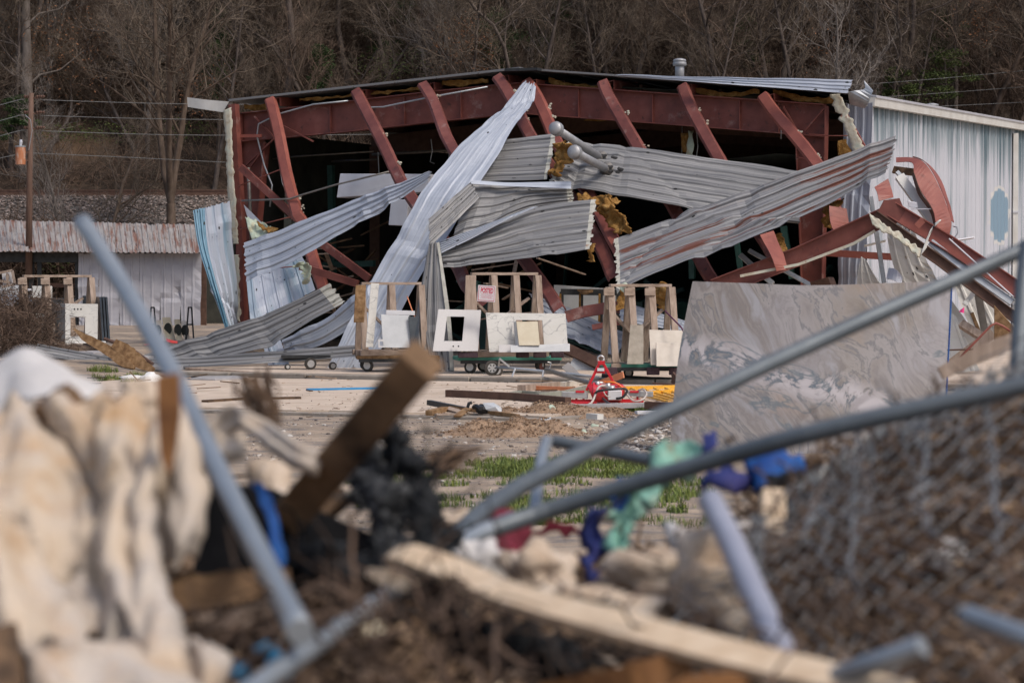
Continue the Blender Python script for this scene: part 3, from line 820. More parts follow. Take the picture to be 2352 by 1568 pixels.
# ------------------------------------------------------------------ utility pole and wires
t = thing('utility_pole', 'brown wooden utility pole with a rusty transformer at far left', 'utility pole', tuple(P(66, 520, 80)))
m = MB(); m.tube([P(66, 640, 80), P(68, 400, 80), P(72, 214, 80)], [.12, .10, .08], 12); obj('pole', m, M['pole'], t, True)
m = MB(); a = P(47, 378, 79.7); b = P(47, 338, 79.7); m.tube([a, b], .165, 18); tr = obj('transformer', m, M['trans'], t)
m = MB(); m.tube([b, b + V((0, 0, .04))], .175, 18); obj('lid', m, M['galv_plain'], tr)
m = MB(); m.tube([b + V((0, 0, .04)), P(48, 326, 79.7), P(48, 321, 79.7)], [.04, .055, .04], 10); obj('bushing', m, M['duct'], tr)
m = MB(); m.bar(P(56, 350, 79.8), P(68, 350, 80), .05, .08); m.bar(P(56, 368, 79.8), P(68, 368, 80), .05, .08); obj('bracket', m, M['brown_steel'], t)
for v in (222, 258, 293):
    m = MB(); m.bar(P(56, v + 2, 80), P(90, v + 4, 80), .04, .05)
    for du in (60, 88, 97):
        c = P(du, v, 80); m.tube([c - V((.09, 0, 0)), c - V((.04, 0, 0)), c, c + V((.04, 0, 0)), c + V((.09, 0, 0))], [.02, .06, .03, .06, .02], 8)
    obj('insulator', m, M['brown_steel'], t)
m = MB(); m.tube([P(58, 264, 79.9), P(70, 275, 79.8), P(74, 300, 79.8), P(66, 345, 79.8)], .012, 5); obj('jumper_wire', m, M['galv_plain'], t)
def wire(name, label, pts, r=.011, mat='cable', group=None):
    m = MB(); vs = [P(*p) for p in pts]; n = 30
    m.tube([catmull(vs, (len(vs) - 1) * i / n) for i in range(n + 1)], r, 5, cap=False)
    tag(obj(name, m, M[mat]), label, 'wire', group)
for i, (v0, v1, v2, v3) in enumerate([(228, 243, 190, 160), (264, 278, 222, 200), (299, 314, 250, 240)]):
    wire('power_line', ['top', 'second', 'third'][i] + ' wire from the top of the utility pole, running right across the trees', [(95, v0 + 2, 80), (520, v1 - 3, 84), (1200, (v1 + v2) / 2 + 18, 90), (2001, v2 + 3, 96), (2500, v3 - 12, 100)])
    wire('power_line', ['top', 'second', 'third'][i] + ' wire running from the utility pole to the left edge', [(56, v0, 80), (20, v0 + 8, 79), (-200, v0 + 70, 74)])
wire('power_line', 'lowest wire from the transformer running right behind the warehouse', [(74, 352, 80), (300, 362, 82), (540, 374, 85), (1100, 400, 92)])
wire('power_line', 'lowest wire from the transformer to the left edge', [(42, 354, 79.7), (0, 363, 79), (-200, 400, 76)])

# ------------------------------------------------------------------ open shed at left
SH = 80
shm = NM('rusting shed roof metal', [(.20, .18, .17), (.29, .27, .26), (.37, .35, .345)], 1.0, 8, .6, .1, .15, 8, coord='UV', stretch=(9, .5, 1),
         patches=[((.18, .072, .042), 1.0, .50, .63, (9, .4, 1)), ((.16, .10, .075), 1.3, .54, .7, (4, .8, 1))])
wallm = NM('chipped pale shed wall', [(.30, .295, .325), (.36, .355, .385), (.41, .40, .43)], 2, 6, .65, 0, .05, coord='Object',
           patches=[((.13, .14, .15), 1.7, .70, .715, (1.6, 1, .7)), ((.30, .24, .20), .8, .66, .8, (1, 1, 1))])
shed = thing('open_shed', 'low open shed with a rust streaked ribbed roof and pale chipped metal walls', 'shed', tuple(P(230, 760, SH)))
n = 10
for i in range(n):
    u0 = -35 + 50 * i; u1 = u0 + 50
    f = lambda u: (507 + u * .021, 578 + u * .009)
    st = [(P(u0 - 8, f(u0)[0], 83.4), P(u1 - 8, f(u1)[0], 83.4)), (P(u0 + 1, f(u0)[1], SH - .5), P(u1 + 1, f(u1)[1], SH - .5))]
    st = [(a + V((0, 0, (i % 2) * .012)), b + V((0, 0, (i % 2) * .012))) for a, b in st]
    sheet('roof_sheet', None, st, shm, parent=shed, pitch=.18, h=.035, dent=.015, seed=i + 40, straight=True, minor=False, jag=.02)
for i in range(6):
    u0 = 180 + 47 * i; u1 = u0 + 47
    st = [(P(u0, 582, SH), P(u1, 582, SH)), (P(u0, 690, SH), P(u1 - .5, 690, SH)), (P(u0 + 1, 753 + (i % 3), SH - .05 * (i % 2)), P(u1 - 2, 754, SH - .04))]
    sheet('wall_panel', None, st, wallm, parent=shed, pitch=.27, h=.03, dent=.03, seed=i + 60, jag=.02, minor=False)
m = MB(); m.bar(P(175, 760, SH + .1), P(470, 762, SH + .1), .3, .18); obj('kerb', m, M['conc2'], shed)
for u, w in ((73, .16), (91, .14), (-20, .15), (176, .1)):
    m = MB(); m.bar(P(u, 760, SH + .3), P(u, 585, SH + .3), w, w); obj('post', m, M['dark_metal'], shed)
m = MB(); m.bar(P(-40, 590, SH + .2), P(180, 592, SH + .2), .1, .32); obj('beam', m, M['dark_metal'], shed)
m = MB(); m.bar(P(-40, 651, SH + .5), P(178, 656, SH + .5), .08, .14); obj('rail', m, M['brown_steel'], shed)
for u in (462, 470):
    m = MB(); m.bar(P(u, 765, SH + .8), P(u, 585, SH + .8), .12, .12); obj('post', m, M['brown_steel'], shed)
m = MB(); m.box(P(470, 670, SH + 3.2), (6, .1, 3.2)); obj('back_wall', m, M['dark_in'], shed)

# brush and vines seen through and beside the shed
def thicket(name, label, spots, n, seed, mat='brush', L0=.9, r0=.012):
    rg = random.Random(seed); m = MB()
    for i in range(n):
        c, rad = rg.choice(spots)
        p = V(c) + V((rg.gauss(0, rad[0] * .5), rg.gauss(0, rad[1] * .5), rg.uniform(-rad[2], rad[2])))
        d = V((rg.gauss(0, 1), rg.gauss(0, .7), rg.gauss(.2, .7))).normalized(); pts = [p]; L = L0 * rg.uniform(.4, 1.3)
        for j in range(4):
            d = (d + V((rg.gauss(0, .45), rg.gauss(0, .45), rg.gauss(-.05, .45)))).normalized(); p = p + d * L / 4; pts.append(p)
        r = r0 * rg.uniform(.4, 1.2); m.tube(pts, [r, r, r * .9, r * .7, r * .4], 3, cap=False)
    return stuff(name, m, M[mat], label, 'brush')
thicket('vine_thicket', 'dense tangle of dead vines at the left edge below the blue beam', [(P(30, 770, 48), (.8, .5, .5)), (P(80, 740, 50), (.5, .4, .5)), (P(10, 720, 50), (.6, .4, .5)), (P(60, 800, 48), (.8, .4, .25))], 2600, 5, L0=.55, r0=.007)
thicket('vine_thicket', 'brown brush on the bank seen through the open shed', [(P(60, 640, 85.5), (2.5, .8, 1.3)), (P(130, 630, 85.5), (2, .8, 1.4)), (P(0, 620, 85.5), (2, .8, 1.2))], 2600, 6, L0=1.6, r0=.018)
thicket('vine_thicket', 'thin scrub at the foot of the dark earth bank behind the railway', [(P(u, 430, 97.2), (2, .8, .6)) for u in range(0, 540, 60)], 900, 7, L0=1.4, r0=.014)
rg = random.Random(19); m = MB()
for u, v, Y, w, h, n in [(200, 305, 98, 2.5, .5, 900), (420, 300, 98, 1.5, .6, 500), (2060, 230, 97, 2, .5, 500), (900, 150, 98, 2, .8, 500)]: leafclump(m, P(u, v, Y), (w, 1, h), n, rg, .05)
stuff('green_shoots', m, M['leaf_lt'], 'thin green growth low in the hillside wood', 'leaves')
rg = random.Random(9); m = MB(); leafclump(m, P(128, 625, 85), (.7, .4, .5), 160, rg, .09); stuff('green_vine', m, M['leaf_lt'], 'bright green leaves on the bank seen through the open shed', 'leaves')
# ------------------------------------------------------------------ the torn-open warehouse
def F_(u, v, off=0.0): return P(u, v, YF(u, off))
wh = thing('warehouse_building', 'torn-open steel warehouse with a red oxide frame and faded blue side wall', 'warehouse', tuple(FA))
def web(m, top, bot, off=0.0, th=.014):
    for i in range(len(top) - 1):
        q = [F_(*bot[i], off), F_(*bot[i + 1], off), F_(*top[i + 1], off), F_(*top[i], off)]
        m.hexa(q[:2] + [q[2], q[3]] + [p + BB * th for p in q])
def flange(m, pts, off=0.0, w=.26, th=.02):
    pp = [F_(*p, off) for p in pts]
    for a, b in zip(pp[:-1], pp[1:]):
        d = (b - a).normalized(); up = d.cross(BB).normalized() * th
        m.hexa([a - BB * w / 2, b - BB * w / 2, b + BB * w / 2, a + BB * w / 2] + [p + up for p in (a - BB * w / 2, b - BB * w / 2, b + BB * w / 2, a + BB * w / 2)])
def rafter(label, top, bot, off=0.0, mat='red'):
    m = MB(); web(m, top, bot, off); flange(m, top, off); flange(m, bot, off)
    o = obj('rafter', m, M[mat], wh, label=label)
    return o
def interp(pts, u):
    for a, b in zip(pts[:-1], pts[1:]):
        if a[0] <= u <= b[0]: return a[1] + (b[1] - a[1]) * (u - a[0]) / (b[0] - a[0])
LT = [(558, 262), (800, 235), (1126, 197), (1200, 192)]; LB = [(558, 326), (800, 304), (1150, 264), (1200, 261)]
RT = [(1200, 193), (1552, 218), (1895, 242)]; RB = [(1200, 262), (1552, 288), (1895, 315)]
ra = rafter('left rafter of the front frame', [(u, interp(LT, u)) for u in (558, 800, 1000, 1198)], [(u, interp(LB, u)) for u in (558, 800, 1000, 1198)])
rb = rafter('right rafter of the front frame', [(u, interp(RT, u)) for u in (1202, 1552, 1895)], [(u, interp(RB, u)) for u in (1202, 1552, 1895)])
for r_, us, T_, B_ in ((ra, (640, 760, 930, 1060), LT, LB), (rb, (1330, 1500, 1700, 1790), RT, RB)):
    for u in us:
        m = MB(); m.bar(F_(u, interp(T_, u) + 3, -.05), F_(u, interp(B_, u) - 2, -.05), .012, .1, up=BB); obj('stiffener', m, M['red'], r_)
for a, b in (((1800, 245), (1835, 310)), ((1850, 300), (1893, 250)), ((1835, 320), (1893, 385)), ((585, 268), (655, 342)), ((652, 290), (720, 325)), ((560, 385), (650, 300)), ((560, 405), (600, 350))):
    m = MB(); m.bar(F_(*a, -.12), F_(*b, -.12), .03, .06, up=BB); obj('knee_brace', m, M['red'], wh)
def column(label, lft, rgt):
    m = MB()
    for i in range(len(lft) - 1):
        q = [F_(*lft[i + 1]), F_(*rgt[i + 1]), F_(*rgt[i]), F_(*lft[i])]
        m.hexa(q + [p + BB * .014 for p in q])
    for e in (lft, rgt):
        for a, b in zip(e[:-1], e[1:]):
            pa, pb = F_(*a), F_(*b); x = BD * .01
            m.hexa([pa - BB * .13 - x, pa + BB * .13 - x, pa + BB * .13 + x, pa - BB * .13 + x] + [pb - BB * .13 - x, pb + BB * .13 - x, pb + BB * .13 + x, pb - BB * .13 + x])
    return obj('column', m, M['red'], wh, label=label)
column('left tapered column', [(557, 262), (557, 500), (560, 812)], [(613, 330), (597, 500), (583, 812)])
column('right tapered column', [(1831, 306), (1841, 560), (1848, 828)], [(1899, 244), (1896, 400), (1888, 828)])
# second and third frames deep inside
for off in (6.5, 13, 19):
    def FB(t, z): return FA + BD * t + BB * off + V((0, 0, z))
    m = MB()
    for a, b in ((FB(.1, 5.2), FB(6.9, 5.75)), (FB(6.9, 5.75), FB(13.7, 5.2))): m.bar(a, b, .2, .5)
    m.bar(FB(.15, 0.1), FB(.15, 5.2), .25, .3); m.bar(FB(13.6, 0.1), FB(13.6, 5.2), .25, .3)
    obj('inner_frame', m, M['brown_steel'], wh)
for t in (.9, 2.4, 4.4, 6.0, 7.8, 9.6, 11.4, 13.0):
    m = MB(); z = 5.55 + .085 * (6.95 - abs(t - 6.95)); m.bar(FA + BD * t + BB * .4 + V((0, 0, z)), FA + BD * t + BB * 23.5 + V((0, 0, z)), .07, .2); obj('inner_purlin', m, M['brown_steel'], wh)

# roof slopes and ridge
def roofpart(name, uv0, uv1, label, th=.05, back=24, off=-.25):
    a = F_(*uv0, off); b = F_(*uv1, off); up = V((0, 0, th))
    m = MB(); m.hexa([a, b, b + BB * back, a + BB * back, a + up, b + up, b + BB * back + up, a + BB * back + up]); return obj(name, m, [M['galv_grey']], wh, label=label)
for i in range(7):
    a = i / 7; b = (i + 1) / 7 - .003
    f = lambda q: (525 + (1195 - 525) * q, 233 + (159 - 233) * q)
    roofpart('roof_panel', f(a), f(b), None)
    f = lambda q: (1197 + (1946 - 1197) * q, 160 + (213 - 160) * q)
    roofpart('roof_panel', f(a), f(b), None, th=.04)
m = MB(); m.bar(F_(1165, 162, -.35), F_(1240, 160, -.35), .3, .06); obj('ridge_cap', m, M['dark_metal'], wh)
def liner(name, pts, mat, dent=.05, step=.12, **k):
    m = sheet_mb(PS(pts), pitch=99, h=0, step=step, dent=dent, minor=False, jag=.05, W=None, **k)
    return m
def crumple(name, st, mat, parent=None, label=None, nw=7, step=.08, dent=.06, thick=.02, cat='insulation', jag=.04, group=None, seed=0, fs=3.0, kind=None):
    rng = random.Random(seed + 7); Ts = [V(a) for a, b in st]; Bs = [V(b) for a, b in st]
    Ln = sum(((Ts[i + 1] + Bs[i + 1]) / 2 - (Ts[i] + Bs[i]) / 2).length for i in range(len(st) - 1)); n = max(3, int(Ln / step)); rows = []; uv = []
    for i in range(n + 1):
        x = (len(st) - 1) * i / n; T = catmull(Ts, x); B = catmull(Bs, x); row = []
        ja = (nz((i * .41, seed, 1)) * 1.6 + rng.uniform(-.3, .3)) * jag; jb = (nz((i * .37, seed, 7)) * 1.6 + rng.uniform(-.3, .3)) * jag; w = (B - T); wn_ = w.normalized()
        x2 = (len(st) - 1) * min(n, i + 1) / n; x1 = (len(st) - 1) * max(0, i - 1) / n
        t = (catmull(Ts, x2) + catmull(Bs, x2) - catmull(Ts, x1) - catmull(Bs, x1)).normalized(); nn = t.cross(w).normalized()
        for j in range(nw + 1):
            f = j / nw; p = T + w * f + wn_ * (ja * (1 - f) + jb * f)
            p = p + nn * (dent * (nz(p, fs, seed) + .5 * nz(p, fs * 2.7, seed + 3)) * 2) + t * dent * .5 * nz(p, fs * 2, seed + 9)
            row.append(p); uv.append((f * w.length, Ln * i / n))
        rows.append(row)
    m = MB(); m.grid(rows); m.uv = uv
    o = obj(name, m, M[mat] if isinstance(mat, str) else mat, parent, smooth=True)
    md = o.modifiers.new('body', 'SOLIDIFY'); md.thickness = thick; md.offset = 0
    if parent is None: tag(o, label, cat, group, kind)
    elif label: o['label'] = label
    return o
def FS(lst, off=0):
    return [(F_(a, b, off), F_(c, d, off)) for a, b, c, d in lst]
for st, off in (([(560, 240, 562, 252), (590, 243, 592, 256), (618, 238, 618, 254)], .15), ([(690, 228, 690, 234), (850, 213, 850, 219), (990, 198, 990, 203)], .1),
                ([(1015, 187, 1015, 198), (1060, 185, 1062, 198), (1120, 180, 1122, 190)], .1), ([(925, 207, 925, 214), (965, 204, 965, 212)], .3),
                ([(1262, 178, 1262, 192), (1300, 190, 1300, 205), (1400, 197, 1400, 208)], .2), ([(1590, 200, 1590, 212), (1660, 212, 1660, 226), (1745, 205, 1745, 214)], .1),
                ([(1776, 206, 1776, 216), (1850, 222, 1850, 235), (1928, 222, 1928, 240)], .1)):
    crumple('insulation', FS(st, off), 'insul', wh, dent=.03, thick=.05, fs=1.5)
for st, off in (([(1925, 325, 1945, 320), (1925, 350, 1955, 345), (1935, 372, 1972, 366)], .3), ([(1565, 305, 1585, 305), (1566, 330, 1590, 335), (1570, 350, 1592, 352)], .5)):
    crumple('insulation', FS(st, off), 'insul', wh, dent=.06, thick=.04)
crumple('insulation', FS([(1580, 300, 1592, 302), (1582, 330, 1596, 338), (1578, 362, 1590, 372)], .4), 'facing', wh, dent=.06, thick=.015)

# dim lining, side and back walls
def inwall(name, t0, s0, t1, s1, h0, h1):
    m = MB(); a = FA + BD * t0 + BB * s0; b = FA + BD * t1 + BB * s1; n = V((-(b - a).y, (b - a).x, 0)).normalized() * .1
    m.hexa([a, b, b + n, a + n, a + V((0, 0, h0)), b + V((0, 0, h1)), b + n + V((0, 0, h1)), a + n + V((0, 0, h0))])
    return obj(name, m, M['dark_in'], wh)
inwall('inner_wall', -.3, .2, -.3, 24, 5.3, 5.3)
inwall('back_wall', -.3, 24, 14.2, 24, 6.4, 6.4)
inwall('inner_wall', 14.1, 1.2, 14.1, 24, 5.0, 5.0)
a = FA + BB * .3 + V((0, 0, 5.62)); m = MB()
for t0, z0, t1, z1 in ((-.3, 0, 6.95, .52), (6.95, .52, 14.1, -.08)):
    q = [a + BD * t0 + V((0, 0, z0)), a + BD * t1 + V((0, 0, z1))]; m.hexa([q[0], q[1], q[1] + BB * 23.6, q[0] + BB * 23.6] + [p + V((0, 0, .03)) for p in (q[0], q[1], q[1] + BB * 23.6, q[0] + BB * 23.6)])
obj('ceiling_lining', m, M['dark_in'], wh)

# edge of the torn left wall: post, foam, conduit, rods
def fbar(name, pts, w, mat, parent=None, off=-.2, up=BB, h=None, label=None):
    m = MB(); pp = [F_(u, v, off) if len(p) == 2 else P(u, v, p[2]) for p in pts for u, v in [(p[0], p[1])]]
    for a, b in zip(pp[:-1], pp[1:]): m.bar(a, b, w, h or w, up=up)
    return obj(name, m, M[mat], parent or wh, label=label)
fbar('corner_post', [(537, 240), (553, 520), (560, 812)], .17, 'red', off=-.5, h=.2, label='corner post with torn cream edge')
fbar('girt', [(535, 313), (600, 312)], .07, 'red2', off=-.4)
for i, st in enumerate(([(514, 254, 532, 246), (519, 340, 534, 340), (522, 420, 538, 420), (530, 520, 545, 520), (536, 560, 548, 560)], [(536, 585, 549, 585), (537, 640, 550, 640), (541, 735, 552, 740)])):
    crumple('torn_foam', FS(st, -.75), 'foam', wh, dent=.005, thick=.02, jag=.03, step=.05, nw=3, seed=i, fs=5)
def rod(pts, r, mat, off=-.25, parent=None, name='rod'):
    m = MB(); m.tube([F_(p[0], p[1], off if len(p) == 2 else p[2]) for p in pts], r, 6); return obj(name, m, M[mat], parent or wh, smooth=True)
rod([(570, 385), (574, 470), (577, 555)], .04, 'conduit', -.35, name='conduit')
rod([(800, 232), (720, 240), (640, 262), (594, 285), (590, 312), (607, 380), (625, 425), (620, 475)], .02, 'galv_plain', -.25, name='conduit')
rod([(825, 236), (850, 247), (880, 246), (975, 226), (1120, 200)], .02, 'galv_plain', -.3, name='conduit')
rod([(555, 461), (666, 457), (693, 448), (773, 424), (900, 393)], .022, 'conduit', -1.4)
rod([(612, 366), (700, 358), (858, 348)], .022, 'conduit', 2)
rod([(549, 427), (660, 383)], .014, 'red2', -.6); rod([(551, 527), (686, 494)], .014, 'red2', -.8); rod([(610, 618), (683, 611)], .014, 'red2', -1.6)
rod([(855, 355), (960, 350), (1050, 343)], .04, 'conduit', 4); rod([(752, 372), (865, 366)], .03, 'conduit', 5)
rod([(940, 415), (1040, 408)], .022, 'conduit', 1)
rod([(633, 335), (648, 420), (672, 480), (668, 510)], .006, 'galv_plain', -.5)
rod([(1567, 270), (1566, 365)], .008, 'galv_plain', 1.5); rod([(1794, 280), (1794, 320)], .008, 'galv_plain', -.2); 
rod([(1858, 308), (1905, 312), (1965, 312)], .012, 'red2', -.3); rod([(1830, 362), (1890, 372), (1945, 383), (1990, 360)], .02, 'red2', -.4)
fbar('brace', [(553, 384), (683, 503)], .16, 'red', off=-1.0, h=.08)
fbar('brace', [(735, 556), (848, 640)], .16, 'red', off=-2.2, h=.09)
fbar('brace', [(690, 612), (822, 652)], .15, 'red', off=-2.4, h=.09)
fbar('stud', [(575, 645), (580, 735)], .09, 'conduit', off=-1.3)
fbar('girt', [(1893, 580), (2051, 590)], .14, 'red2', off=-.5)

# purlins, bent down over the standing rafter to the ground
PUR = [
    (621, 226, [(672, 455), (700, 520), (740, 668)], 52.3), (818, 208, [(925, 414), (1058, 618), (1110, 702)], 46.6), (975, 192, [(1046, 338), (1205, 596), (1290, 712)], 46.0),
    (1146, 175, [(1218, 300), (1365, 545), (1418, 640)], 46.4), (1210, 185, [(1280, 320), (1396, 520), (1440, 610)], 46.3), (1388, 187, [(1466, 338), (1560, 490), (1640, 646)], 46.8),
    (1566, 196, [(1652, 366), (1745, 535), (1792, 612)], 47.2), (1756, 218, [(1880, 382), (1917, 480), (1930, 538)], 47.2)]
for i, (u, v, low, Ye) in enumerate(PUR):
    y0 = YF(u, -.25); pts = [F_(u + 30, v - 6, 1.6), F_(u + 12, v - 4, .3), P(u, v, y0)]
    k = len(low); v0, v1 = v, low[-1][1]
    path = []
    for (a, b) in low: path.append(P(a, b, y0 + (Ye - y0) * ((b - v0) / (v1 - v0))))
    full = [P(u, v, y0)]
    for j in range(1, 22):
        q = (k) * j / 21; full.append(catmull([full[0]] + path, q))
    m = MB()
    def sect(p, t, w=.21, fl=.10):
        x = t.cross(V((.25, -1, 0))).normalized(); x = -x if x.x < 0 else x
        y = t.cross(x).normalized(); y = -y if y.y > 0 else y
        jit = .012 * nz(p, 1.8, i)
        return [p + x * (-w / 2 - .02 + jit) + y * -.07, p + x * (-w / 2) + y * -.01, p + x * (w / 2 - .055) + y * (.075 + jit), p + x * (w / 2 + .02) + y * .0, p + x * (w / 2 + .012) + y * -.03]
    rows = []
    for j, p in enumerate(full):
        t = (full[min(j + 1, len(full) - 1)] - full[max(j - 1, 0)]).normalized(); tw = .35 * nz((j * .16, i * 3.3, 0)); p = p + V((.09 * nz((j * .22, i * 2.1, 5)), 0, .03 * nz((j * .3, i, 9))))
        r_ = sect(p, t); rows.append([p + Matrix.Rotation(tw, 3, t) @ (q - p) for q in r_])
    m.grid(rows)
    # the part still bolted on top of the rafter
    a = P(u - 12, v + 6, y0 - .02); b = P(u + 22, v - 3, y0 - .02); bk = BB * 1.5
    m.grid([[a, b], [a + bk + V((0, 0, .02)), b + bk + V((0, 0, .05))]]); m.grid([[b, b - V((0, 0, .2))], [b + bk, b + bk - V((0, 0, .2))]])
    o = obj('purlin', m, M['red2'] if i in (0, 4, 7) else M['red'], wh, label='bent purlin number %d from the left' % (i + 1) if False else None)
    o.modifiers.new('gauge', 'SOLIDIFY').thickness = .008
    rg = random.Random(i)
    for q in range(3):
        j = rg.randrange(2, 12); p = rows[j][3] + V((0, -.03, 0)); mm = MB()
        for z in range(5): mm.ball(p + V((rg.gauss(0, .03), -.01, rg.gauss(0, .03))), rg.uniform(.012, .035), (1, .4, .8), .5, 5, 4, rg)
        obj('insulation_scrap', mm, M['foam'], o)

# long side wall that recedes to the right, gutter and downspout
C0 = V(((1985 - 1176) / FPX * 50.0, 50.0, 0))
def W_(s, z, out=0.0): return C0 + BB * s + V((0, 0, z)) + BD * out
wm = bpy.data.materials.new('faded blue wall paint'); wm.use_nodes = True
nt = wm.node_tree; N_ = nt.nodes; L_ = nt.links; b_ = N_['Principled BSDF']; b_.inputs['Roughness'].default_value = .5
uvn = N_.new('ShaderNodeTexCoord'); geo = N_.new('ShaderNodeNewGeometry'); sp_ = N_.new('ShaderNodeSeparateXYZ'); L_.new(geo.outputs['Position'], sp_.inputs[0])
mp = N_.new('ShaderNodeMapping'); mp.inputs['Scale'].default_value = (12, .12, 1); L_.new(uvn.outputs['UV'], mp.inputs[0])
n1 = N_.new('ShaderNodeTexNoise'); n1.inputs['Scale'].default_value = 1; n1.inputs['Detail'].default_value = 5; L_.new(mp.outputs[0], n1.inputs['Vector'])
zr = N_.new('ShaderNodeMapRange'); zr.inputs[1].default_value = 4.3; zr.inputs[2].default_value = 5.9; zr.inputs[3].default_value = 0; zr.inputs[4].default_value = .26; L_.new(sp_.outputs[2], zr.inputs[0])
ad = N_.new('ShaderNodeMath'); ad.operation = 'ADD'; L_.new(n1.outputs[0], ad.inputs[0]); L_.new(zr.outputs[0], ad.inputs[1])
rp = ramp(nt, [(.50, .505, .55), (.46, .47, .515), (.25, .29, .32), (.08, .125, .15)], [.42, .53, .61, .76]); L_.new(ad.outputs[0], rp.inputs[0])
oc = W_(12.95, 3.47)
sub = N_.new('ShaderNodeVectorMath'); sub.operation = 'SUBTRACT'; sub.inputs[1].default_value = tuple(oc); L_.new(geo.outputs['Position'], sub.inputs[0])
mul = N_.new('ShaderNodeVectorMath'); mul.operation = 'MULTIPLY'; mul.inputs[1].default_value = (.89, .89, 1.46); L_.new(sub.outputs[0], mul.inputs[0])
ln_ = N_.new('ShaderNodeVectorMath'); ln_.operation = 'LENGTH'; L_.new(mul.outputs[0], ln_.inputs[0])
n5 = N_.new('ShaderNodeTexNoise'); n5.inputs['Scale'].default_value = 4; L_.new(geo.outputs['Position'], n5.inputs['Vector'])
ad2 = N_.new('ShaderNodeMath'); ad2.operation = 'MULTIPLY_ADD'; ad2.inputs[1].default_value = .25; L_.new(n5.outputs[0], ad2.inputs[0]); L_.new(ln_.outputs['Value'], ad2.inputs[2])
lt = N_.new('ShaderNodeMapRange'); lt.inputs[1].default_value = 1.10; lt.inputs[2].default_value = 1.16; lt.inputs[3].default_value = 1; lt.inputs[4].default_value = 0; L_.new(ad2.outputs[0], lt.inputs[0])
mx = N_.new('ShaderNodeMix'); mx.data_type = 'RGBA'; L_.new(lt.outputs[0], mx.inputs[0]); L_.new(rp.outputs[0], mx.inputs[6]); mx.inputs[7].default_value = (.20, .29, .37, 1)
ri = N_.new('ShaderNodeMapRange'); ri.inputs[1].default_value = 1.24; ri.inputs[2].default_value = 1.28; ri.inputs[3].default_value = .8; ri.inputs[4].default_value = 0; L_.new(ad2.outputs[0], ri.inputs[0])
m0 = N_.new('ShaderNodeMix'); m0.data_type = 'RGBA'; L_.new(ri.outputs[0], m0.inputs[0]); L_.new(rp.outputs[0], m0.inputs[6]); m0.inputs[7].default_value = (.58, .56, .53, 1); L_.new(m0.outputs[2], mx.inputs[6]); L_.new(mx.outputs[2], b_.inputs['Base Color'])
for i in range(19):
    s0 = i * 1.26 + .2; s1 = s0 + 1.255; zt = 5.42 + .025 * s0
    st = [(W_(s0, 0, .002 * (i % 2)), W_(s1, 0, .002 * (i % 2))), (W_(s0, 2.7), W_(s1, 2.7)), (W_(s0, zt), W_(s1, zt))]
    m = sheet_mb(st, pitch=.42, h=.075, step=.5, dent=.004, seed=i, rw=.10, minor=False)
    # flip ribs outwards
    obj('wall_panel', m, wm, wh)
m = MB()
a, b = W_(0, 5.40, .02), W_(24, 5.99, .02)
m.hexa([a, a + BD * .18, a + BD * .2 + V((0, 0, .19)), a + V((0, 0, .22)), b, b + BD * .18, b + BD * .2 + V((0, 0, .19)), b + V((0, 0, .22))])
g_ = obj('gutter', m, M['trim'], wh)
m = MB(); m.hexa([p - BD * .12 for p in (a + V((0, 0, .2)), a + V((0, 0, .26)))] + [a + BD * .22 + V((0, 0, .22)), a + BD * .22 + V((0, 0, .17))] + [p - BD * .12 for p in (b + V((0, 0, .2)), b + V((0, 0, .26)))] + [b + BD * .22 + V((0, 0, .22)), b + BD * .22 + V((0, 0, .17))])
obj('lip', m, M['duct'], g_)
m = MB(); m.box(W_(14.55, 2.85, .12), (.13, .17, 5.6)); ds = obj('downspout', m, M['trim'], wh)
for z in (1.2, 3.6): m = MB(); m.box(W_(14.55, z, .12), (.15, .22, .05)); obj('strap', m, M['duct'], ds)
# remaining grey corner panels
m = MB()
st = [(P(1938, 240, 50.4), P(2003, 238, 49.9)), (P(1934, 360, 50.4), P(2000, 360, 49.9)), (P(1926, 520, 50.3), P(1994, 520, 49.8)), (P(1923, 640, 50.2), P(1984, 640, 49.7)), (P(1921, 720, 50.2), P(1978, 725, 49.7))]
sheet('wall_panel', 'grey corner panel left standing beside the right column', st, M['galv'], parent=wh, pitch=.2, h=.02, dent=.03, seed=71, jag=.05, minor=False)
# roof edge flashing at the left corner
m = sheet_mb([(F_(430, 224, -.3), F_(431, 246, -.3)), (F_(470, 229, -.35), F_(470, 252, -.35)), (F_(526, 234, -.3), F_(512, 258, -.3))], pitch=99, step=.08, dent=.03, minor=False)
o = obj('gutter', m, M['trim'], wh, label='bent piece of gutter sticking out at the left corner'); o.modifiers.new('g', 'SOLIDIFY').thickness = .02
m = sheet_mb([(F_(1985, 185, -.3), F_(2006, 208, -.35)), (F_(1985, 205, -.45), F_(2004, 212, -.5)), (F_(1950, 212, -.6), F_(1995, 236, -.5)), (F_(1952, 240, -.4), F_(1985, 250, -.4))], pitch=99, step=.06, dent=.06, minor=False, seed=4)
o = obj('eave_flashing', m, M['galv_plain'], wh, label='crumpled flashing at the right roof corner'); o.modifiers.new('g', 'SOLIDIFY').thickness = .008
crumple('torn_foam', FS([(1906, 217, 1930, 216), (1925, 262, 1948, 258), (1945, 305, 1968, 300), (1962, 350, 1985, 345)], -.6), 'foam', wh, dent=.012, thick=.03, jag=.05, step=.04, nw=4, seed=5, fs=5)
fbar('girt', [(1930, 240), (1990, 346)], .07, 'red2', off=-.5)

